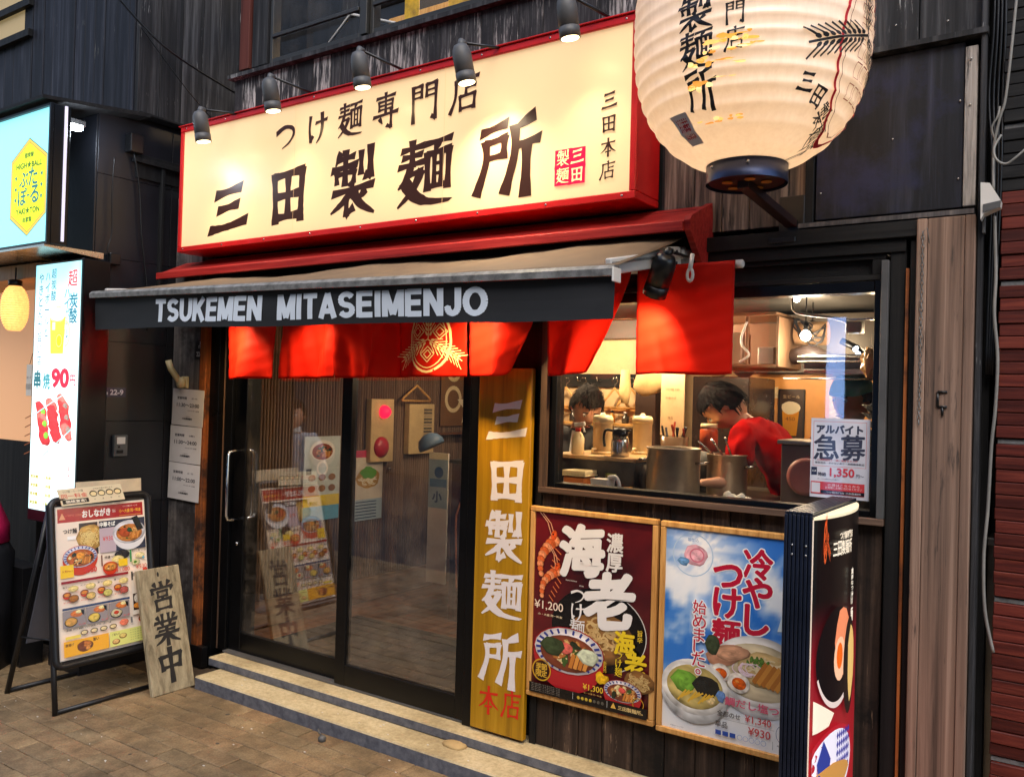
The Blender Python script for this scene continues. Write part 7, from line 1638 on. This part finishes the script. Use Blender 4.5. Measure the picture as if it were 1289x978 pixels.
    for k_ in range(420):
        a_ = rs.uniform(0, 6.283); q_ = rs.uniform(-.35, 1); x, y, z = math.cos(a_) * math.sqrt(max(0, 1 - q_ * q_)), math.sin(a_) * math.sqrt(max(0, 1 - q_ * q_)), q_
        if (y > .25 and z < .62) or (y > -.1 and z < .1): continue
        P3 = lambda x, y, z, e: Rt * (x * .084 * e) + F2 * (y * .103 * e - .004) + up * (z * .125 * e)
        nv_ = Vector((x, y, z)); d_ = Vector((x * .4 + rs.uniform(-.3, .3), y * .5 + .25, -.9)); d_ = (d_ - nv_ * d_.dot(nv_)).normalized(); sd_ = nv_.cross(d_) * .035
        q1 = nv_; q2 = (nv_ + d_ * .22).normalized(); q3 = (nv_ + d_ * .42).normalized()
        vs_ = [bm.verts.new(P3(*(q1 + sd_), 1.02)), bm.verts.new(P3(*(q1 - sd_), 1.02)), bm.verts.new(P3(*(q2 - sd_ * .8), 1.07)), bm.verts.new(P3(*(q2 + sd_ * .8), 1.07)), bm.verts.new(P3(*q3, 1.05 + rs.uniform(-.03, .05)))]
        bm.faces.new(vs_[:4]); bm.faces.new((vs_[3], vs_[2], vs_[4]))
    if not capm: link('hair_strands', fin(bm), HAIR, t, hw, kind='stuff')
    if capm:
        bm = bmesh.new(); bmesh.ops.create_icosphere(bm, subdivisions=3, radius=1); dl = []
        for v in bm.verts:
            if v.co.z < .12: dl.append(v)
            x, y, z = v.co; v.co = Rt * (x * .09) + F2 * (y * .108) + up * (z * .13)
        bmesh.ops.delete(bm, geom=dl, context='VERTS'); co_ = link('cap', fin(bm, smooth=True), capm, t, hw); co_.modifiers.new('t', 'SOLIDIFY').thickness = .004
    # shirt and trousers as fitted layers
    P_, E_, Q_ = [], [], []
    def ad(p, r, par=None):
        P_.append(Vector(p) - o); Q_.append(r)
        if par is not None: E_.append((par, len(P_) - 1))
        return len(P_) - 1
    a0 = ad(V['pelvis'] + Vector((0, 0, -.03)), (.135, .118)); a1 = ad(V['pelvis'].lerp(V['chest'], .5), (.138, .120), a0); a2 = ad(V['chest'], (.142, .120), a1); a3 = ad(V['neck'].lerp(V['chest'], .12), .060, a2)
    for s_ in 'LR': b_ = ad(V['sh' + s_], .070, a2); e_ = V['sh' + s_].lerp(V['el' + s_], 1.0 if tie else .72); c_ = ad(e_, .058, b_); (ad(V['el' + s_].lerp(V['ha' + s_], .92), .038, c_) if tie else None)
    link('shirt', wrinkle(skin_mesh(P_, E_, Q_, 4), .011, 15), shirt, t, o)
    P_, E_, Q_ = [], [], []
    a0 = ad(V['pelvis'] + Vector((0, 0, -.02)), (.11, .09))
    for s_ in 'LR': b_ = ad(V['hip' + s_], .088, a0); c_ = ad(V['kn' + s_], .065, b_); ad(V['an' + s_], .05, c_)
    link('trousers', wrinkle(skin_mesh(P_, E_, Q_, 3), .008, 11), trousers, t, o)
    for s_ in 'LR':
        bm = bmesh.new(); an_ = V['an' + s_]; fw = Vector((face[0], face[1], 0)).normalized(); tube_bm(bm, [fw * -.05, fw * -.02, fw * .06, fw * .13], [.032, .042, .04, .022], 12)
        for v in bm.verts: v.co.z = max(v.co.z * .9, -.03)
        link('shoe', fin(bm), M_BLK, t, Vector((an_.x, an_.y, an_.z - .026)))
    if tie:
        cp = V['neck'] + F2 * .065 - up * .02; bm = bmesh.new(); Wd = Vector((0, 0, -1)); 
        pts = [cp - Rt * .012, cp + Rt * .012, cp + Rt * .018 + Wd * .16 + F2 * .04, cp + Wd * .19 + F2 * .045, cp - Rt * .018 + Wd * .16 + F2 * .04]
        vs = [bm.verts.new(p - cp) for p in pts] + [bm.verts.new(p - cp - F2 * .008) for p in pts]; bmesh.ops.convex_hull(bm, input=vs); link('tie', fin(bm), plain('blue_tie', (60, 90, 160), .5), t, cp)
        bm = bmesh.new(); lathe_bm(bm, [(.05, -.02), (.043, .02)], 18, capb=False, capt=False); link('collar', fin(bm), M_WHITEPL, t, V['neck'] + up * .01)
        lathe('badge', [(.012, 0), (.012, .002)], tuple(cp + Rt * .06 + F2 * .045 - Vector((0, 0, .05))), M_WHITEPL, t, 12, (R(90), 0, 0))
    if apron:
        pts = [V['neck'] + F2 * .05 + Rt * .05, V['neck'] + F2 * .05 - Rt * .05, V['pelvis'] + F2 * .13 - Rt * .11, V['pelvis'] + F2 * .13 + Rt * .11]; cpt = V['chest']; bm = bmesh.new(); vs = [bm.verts.new(p - cpt) for p in pts] + [bm.verts.new(p - cpt - F2 * .004 - Vector((0, 0, 0))) for p in pts]; bmesh.ops.convex_hull(bm, input=vs); link('apron_strap', fin(bm), apron, t, cpt)
    return t
def legs(px, py, hw, dirx=0, diry=1):
    return dict(hipL=(px - hw * diry, py - hw * dirx, .86), knL=(px - hw * diry, py - hw * dirx, .50), anL=(px - hw * diry, py - hw * dirx, .17), hipR=(px + hw * diry, py + hw * dirx, .86), knR=(px + hw * diry, py + hw * dirx, .50), anR=(px + hw * diry, py + hw * dirx, .17))
RTS = plain('red_t_shirt', (176, 12, 10), .9, spec=.08, var=.12); DKC = plain('dark_work_clothes', (30, 30, 34), .7, var=.2); SUIT = plain('brightened_suit', (150, 154, 164), .7, var=.1); TRS = plain('black_trousers', (24, 24, 26), .7)  # suit colour lifted far above charcoal to brighten its reflection
person('cook in a red T-shirt with black hair leaning over the steel pots in the kitchen', dict(pelvis=(-1.03, .92, 1.03), chest=(-1.17, .86, 1.32), neck=(-1.29, .83, 1.41), head=(-1.385, .80, 1.475), shL=(-1.25, .70, 1.375), elL=(-1.26, .62, 1.16), haL=(-1.33, .50, 1.16), shR=(-1.21, 1.0, 1.38), elR=(-1.36, .98, 1.22), haR=(-1.46, .86, 1.19), hipL=(-1.05, .84, .9), knL=(-1.08, .84, .52), anL=(-1.06, .84, .17), hipR=(-1.03, 1.0, .9), knR=(-1.06, 1.0, .52), anR=(-1.04, 1.0, .17)), RTS, TRS, (-.85, -.35, -.45))
person('worker in dark clothes with bowed black haired head at the left of the kitchen', dict(pelvis=(-2.26, 1.02, .96), chest=(-2.24, .98, 1.24), neck=(-2.21, .95, 1.36), head=(-2.145, .90, 1.455), shL=(-2.36, .90, 1.30), elL=(-2.34, .78, 1.16), haL=(-2.2, .68, 1.14), shR=(-2.10, 1.0, 1.30), elR=(-2.06, .86, 1.16), haR=(-2.08, .70, 1.14), **legs(-2.26, 1.02, .09)), DKC, TRS, (.55, -.6, -.6), apron=M_WHITEPL)
person('worker in a turquoise cap half hidden behind the job notice in the kitchen', dict(pelvis=(-.84, 1.02, .98), chest=(-.85, .99, 1.27), neck=(-.86, .97, 1.40), head=(-.865, .94, 1.525), shL=(-1.0, .97, 1.34), elL=(-1.03, .90, 1.14), haL=(-.96, .76, 1.16), shR=(-.70, .98, 1.34), elR=(-.67, .90, 1.14), haR=(-.74, .76, 1.16), **legs(-.84, 1.02, .09)), plain('dark_maroon_shirt', (110, 34, 38), .6), TRS, (-.4, -.85, -.1), capm=plain('turquoise_cap', (90, 200, 206), .5))
person('man in a charcoal suit on the pavement, mirrored faintly in the left door pane', dict(pelvis=(-4.860, -1.300, 0.780), chest=(-4.855, -1.292, 1.070), neck=(-4.855, -1.292, 1.210), head=(-4.844, -1.275, 1.325), shL=(-4.976, -1.223, 1.155), elL=(-5.029, -1.212, 0.950), haL=(-4.976, -1.151, 0.770), shR=(-4.744, -1.377, 1.155), elR=(-4.713, -1.421, 0.950), haR=(-4.678, -1.349, 0.770), hipL=(-4.918, -1.262, 0.720), knL=(-4.910, -1.231, 0.400), anL=(-4.926, -1.256, 0.060), hipR=(-4.802, -1.339, 0.720), knR=(-4.766, -1.302, 0.400), anR=(-4.739, -1.261, 0.060)), SUIT, TRS, (.55, .83, 0), tie=True)

# ------------------------------------------------------------------ kitchen clutter
rr = random.Random(44)
LD = thing('ladle_rail', 'steel rail under the dark hood with hooks for kitchen tools', 'rail', (-.85, .58, 1.6)); tube('rail', [(-1.05, .57, 1.60), (-.60, .57, 1.60)], .004, M_STEEL, LD, 6)
tl_ = ['left one of two ladles hanging at the right end of the rail', 'right one of two ladles hanging at the right end of the rail', 'flat skimmer hanging in the middle of the rail', 'ladle hanging fourth on the rail, over the capped worker', 'ladle hanging rightmost on the rail near the window edge']
for i in range(2):
    x = -.70 + i * .05; t = thing('ladle', tl_[i], 'ladle', (x, .565, 1.59), 'ladles hanging from the rail'); tube('handle', [(x, .565, 1.598), (x + .004, .565, 1.50)], .003, M_STEEL, t, 6); lathe('cup', [(.005, 0), (.022, .008), (.028, .022), (.025, .022), (.02, .010), (.0, .004)], (x + .006, .565, 1.478), M_STEEL, t, 14, (R(60 + i * 7), 0, 0), capt=False, capb=False)
cols = [(150, 60, 30), (60, 90, 50), (214, 180, 90), (40, 34, 32), (200, 190, 170), (120, 30, 24), (190, 130, 50), (80, 70, 60)]
nm_ = ['brown', 'green', 'pale yellow', 'black', 'off white', 'dark red', 'amber', 'grey brown']
BS = thing('back_shelf', 'narrow shelf along the back of the kitchen beneath the hangers carrying bottles', 'shelf', (-2.3, 1.25, 1.36)); box('board', -2.72, -2.03, 1.20, 1.33, 1.355, 1.37, W_FRAME, BS, .002)
for i in range(8):
    x = -2.68 + i * .082; h_ = rr.uniform(.05, .10); t = thing('sauce_bottle', '%s sauce bottle on the back shelf below the wooden hangers' % nm_[i], 'bottle', (x, 1.26, 1.37), 'bottles on the back shelf'); lathe('bottle', [(.018, 0), (.02, .005), (.02, h_ * .7), (.009, h_ * .85), (.009, h_)], (x, 1.26, 1.37), plain('bottle_%d' % i, cols[i], .2, coat=.3), t, 14); lathe('cap', [(.010, 0), (.010, .012)], (x, 1.26, 1.37 + h_), M_WHITEPL if i % 2 else M_BLK, t, 10)
pl_ = ['stack of cream bowls on top of the dark fridge', 'stack of dark bowls on top of the dark fridge beside the cream ones']
for j in range(2):
    t = thing('bowl_stack', pl_[j], 'bowls', (-1.66 + j * .14, 1.5, 1.63))
    for k in range(4): lathe('bowl', [(.025, 0), (.055, .025), (.058, .028), (.05, .024)], (-1.66 + j * .14, 1.45, 1.632 + k * .012), M_CREAM if j == 0 else DKP, t, 18)
t = thing('tea_towel', 'crumpled white tea towel lying on the worktop at the right of the big pots', 'towel', (-1.12, .3, 1.1)); bm = bmesh.new(); bmesh.ops.create_icosphere(bm, subdivisions=4, radius=1)
for v in bm.verts: n_ = noise.noise(v.co * 2.2) + .4 * noise.noise(v.co * 6); v.co = Vector((v.co.x * .07 * (1 + .5 * n_), v.co.y * .05 * (1 + .5 * n_), max(0, v.co.z + .3) * .03 * (1 + .6 * n_)))
link('towel', fin(bm, smooth=True), plain('white_towel', (206, 200, 186), .9), t, (-1.16, .30, 1.101))
t = thing('noodle_strainer', 'steel noodle strainers with long handles resting on the second pot', 'strainer', (-1.30, .6, 1.27))
for k in range(3): tube('handle', [(-1.33 + k * .03, .62, 1.25), (-1.38 + k * .05, .50 + k * .02, 1.33 + k * .01)], .004, M_STEEL, t, 6); lathe('basket', [(.02, -.05), (.028, 0), (.030, 0)], (-1.33 + k * .03, .63, 1.265), M_STEEL, t, 12, capt=False)
for (xx, zz, w_, h_, lab) in ((-1.52, 1.56, .09, .06, 'small yellowed memo pinned to the amber wall left of the beer poster'), (-1.16, 1.50, .10, .14, 'cream paper list on the amber wall right of the beer poster'), (-1.02, 1.52, .07, .10, 'white shift rota sheet on the amber wall near the tray rack')):
    t = thing('wall_memo', lab, 'paper', (xx, 1.745, zz)); box('paper', xx, xx + w_, 1.743, 1.7465, zz - h_ / 2, zz + h_ / 2, plain('memo_%d' % int(w_ * 1000), (224, 202, 160), .6, var=.3, vs=60), t, 0)
t = thing('hanging_plastic_bags', 'clear plastic bags bunched on a hook high at the right of the kitchen', 'bag', (-.72, .6, 1.66)); bm = bmesh.new(); bmesh.ops.create_icosphere(bm, subdivisions=3, radius=1)
for v in bm.verts: n_ = noise.noise(v.co * 2.6); v.co = Vector((v.co.x * .03 * (1 + .6 * n_), v.co.y * .03, v.co.z * .055 * (1 + .6 * n_)))
link('bag', fin(bm), plain('tan_bag', (206, 160, 100), .3, coat=.4), t, (-.72, .56, 1.66))
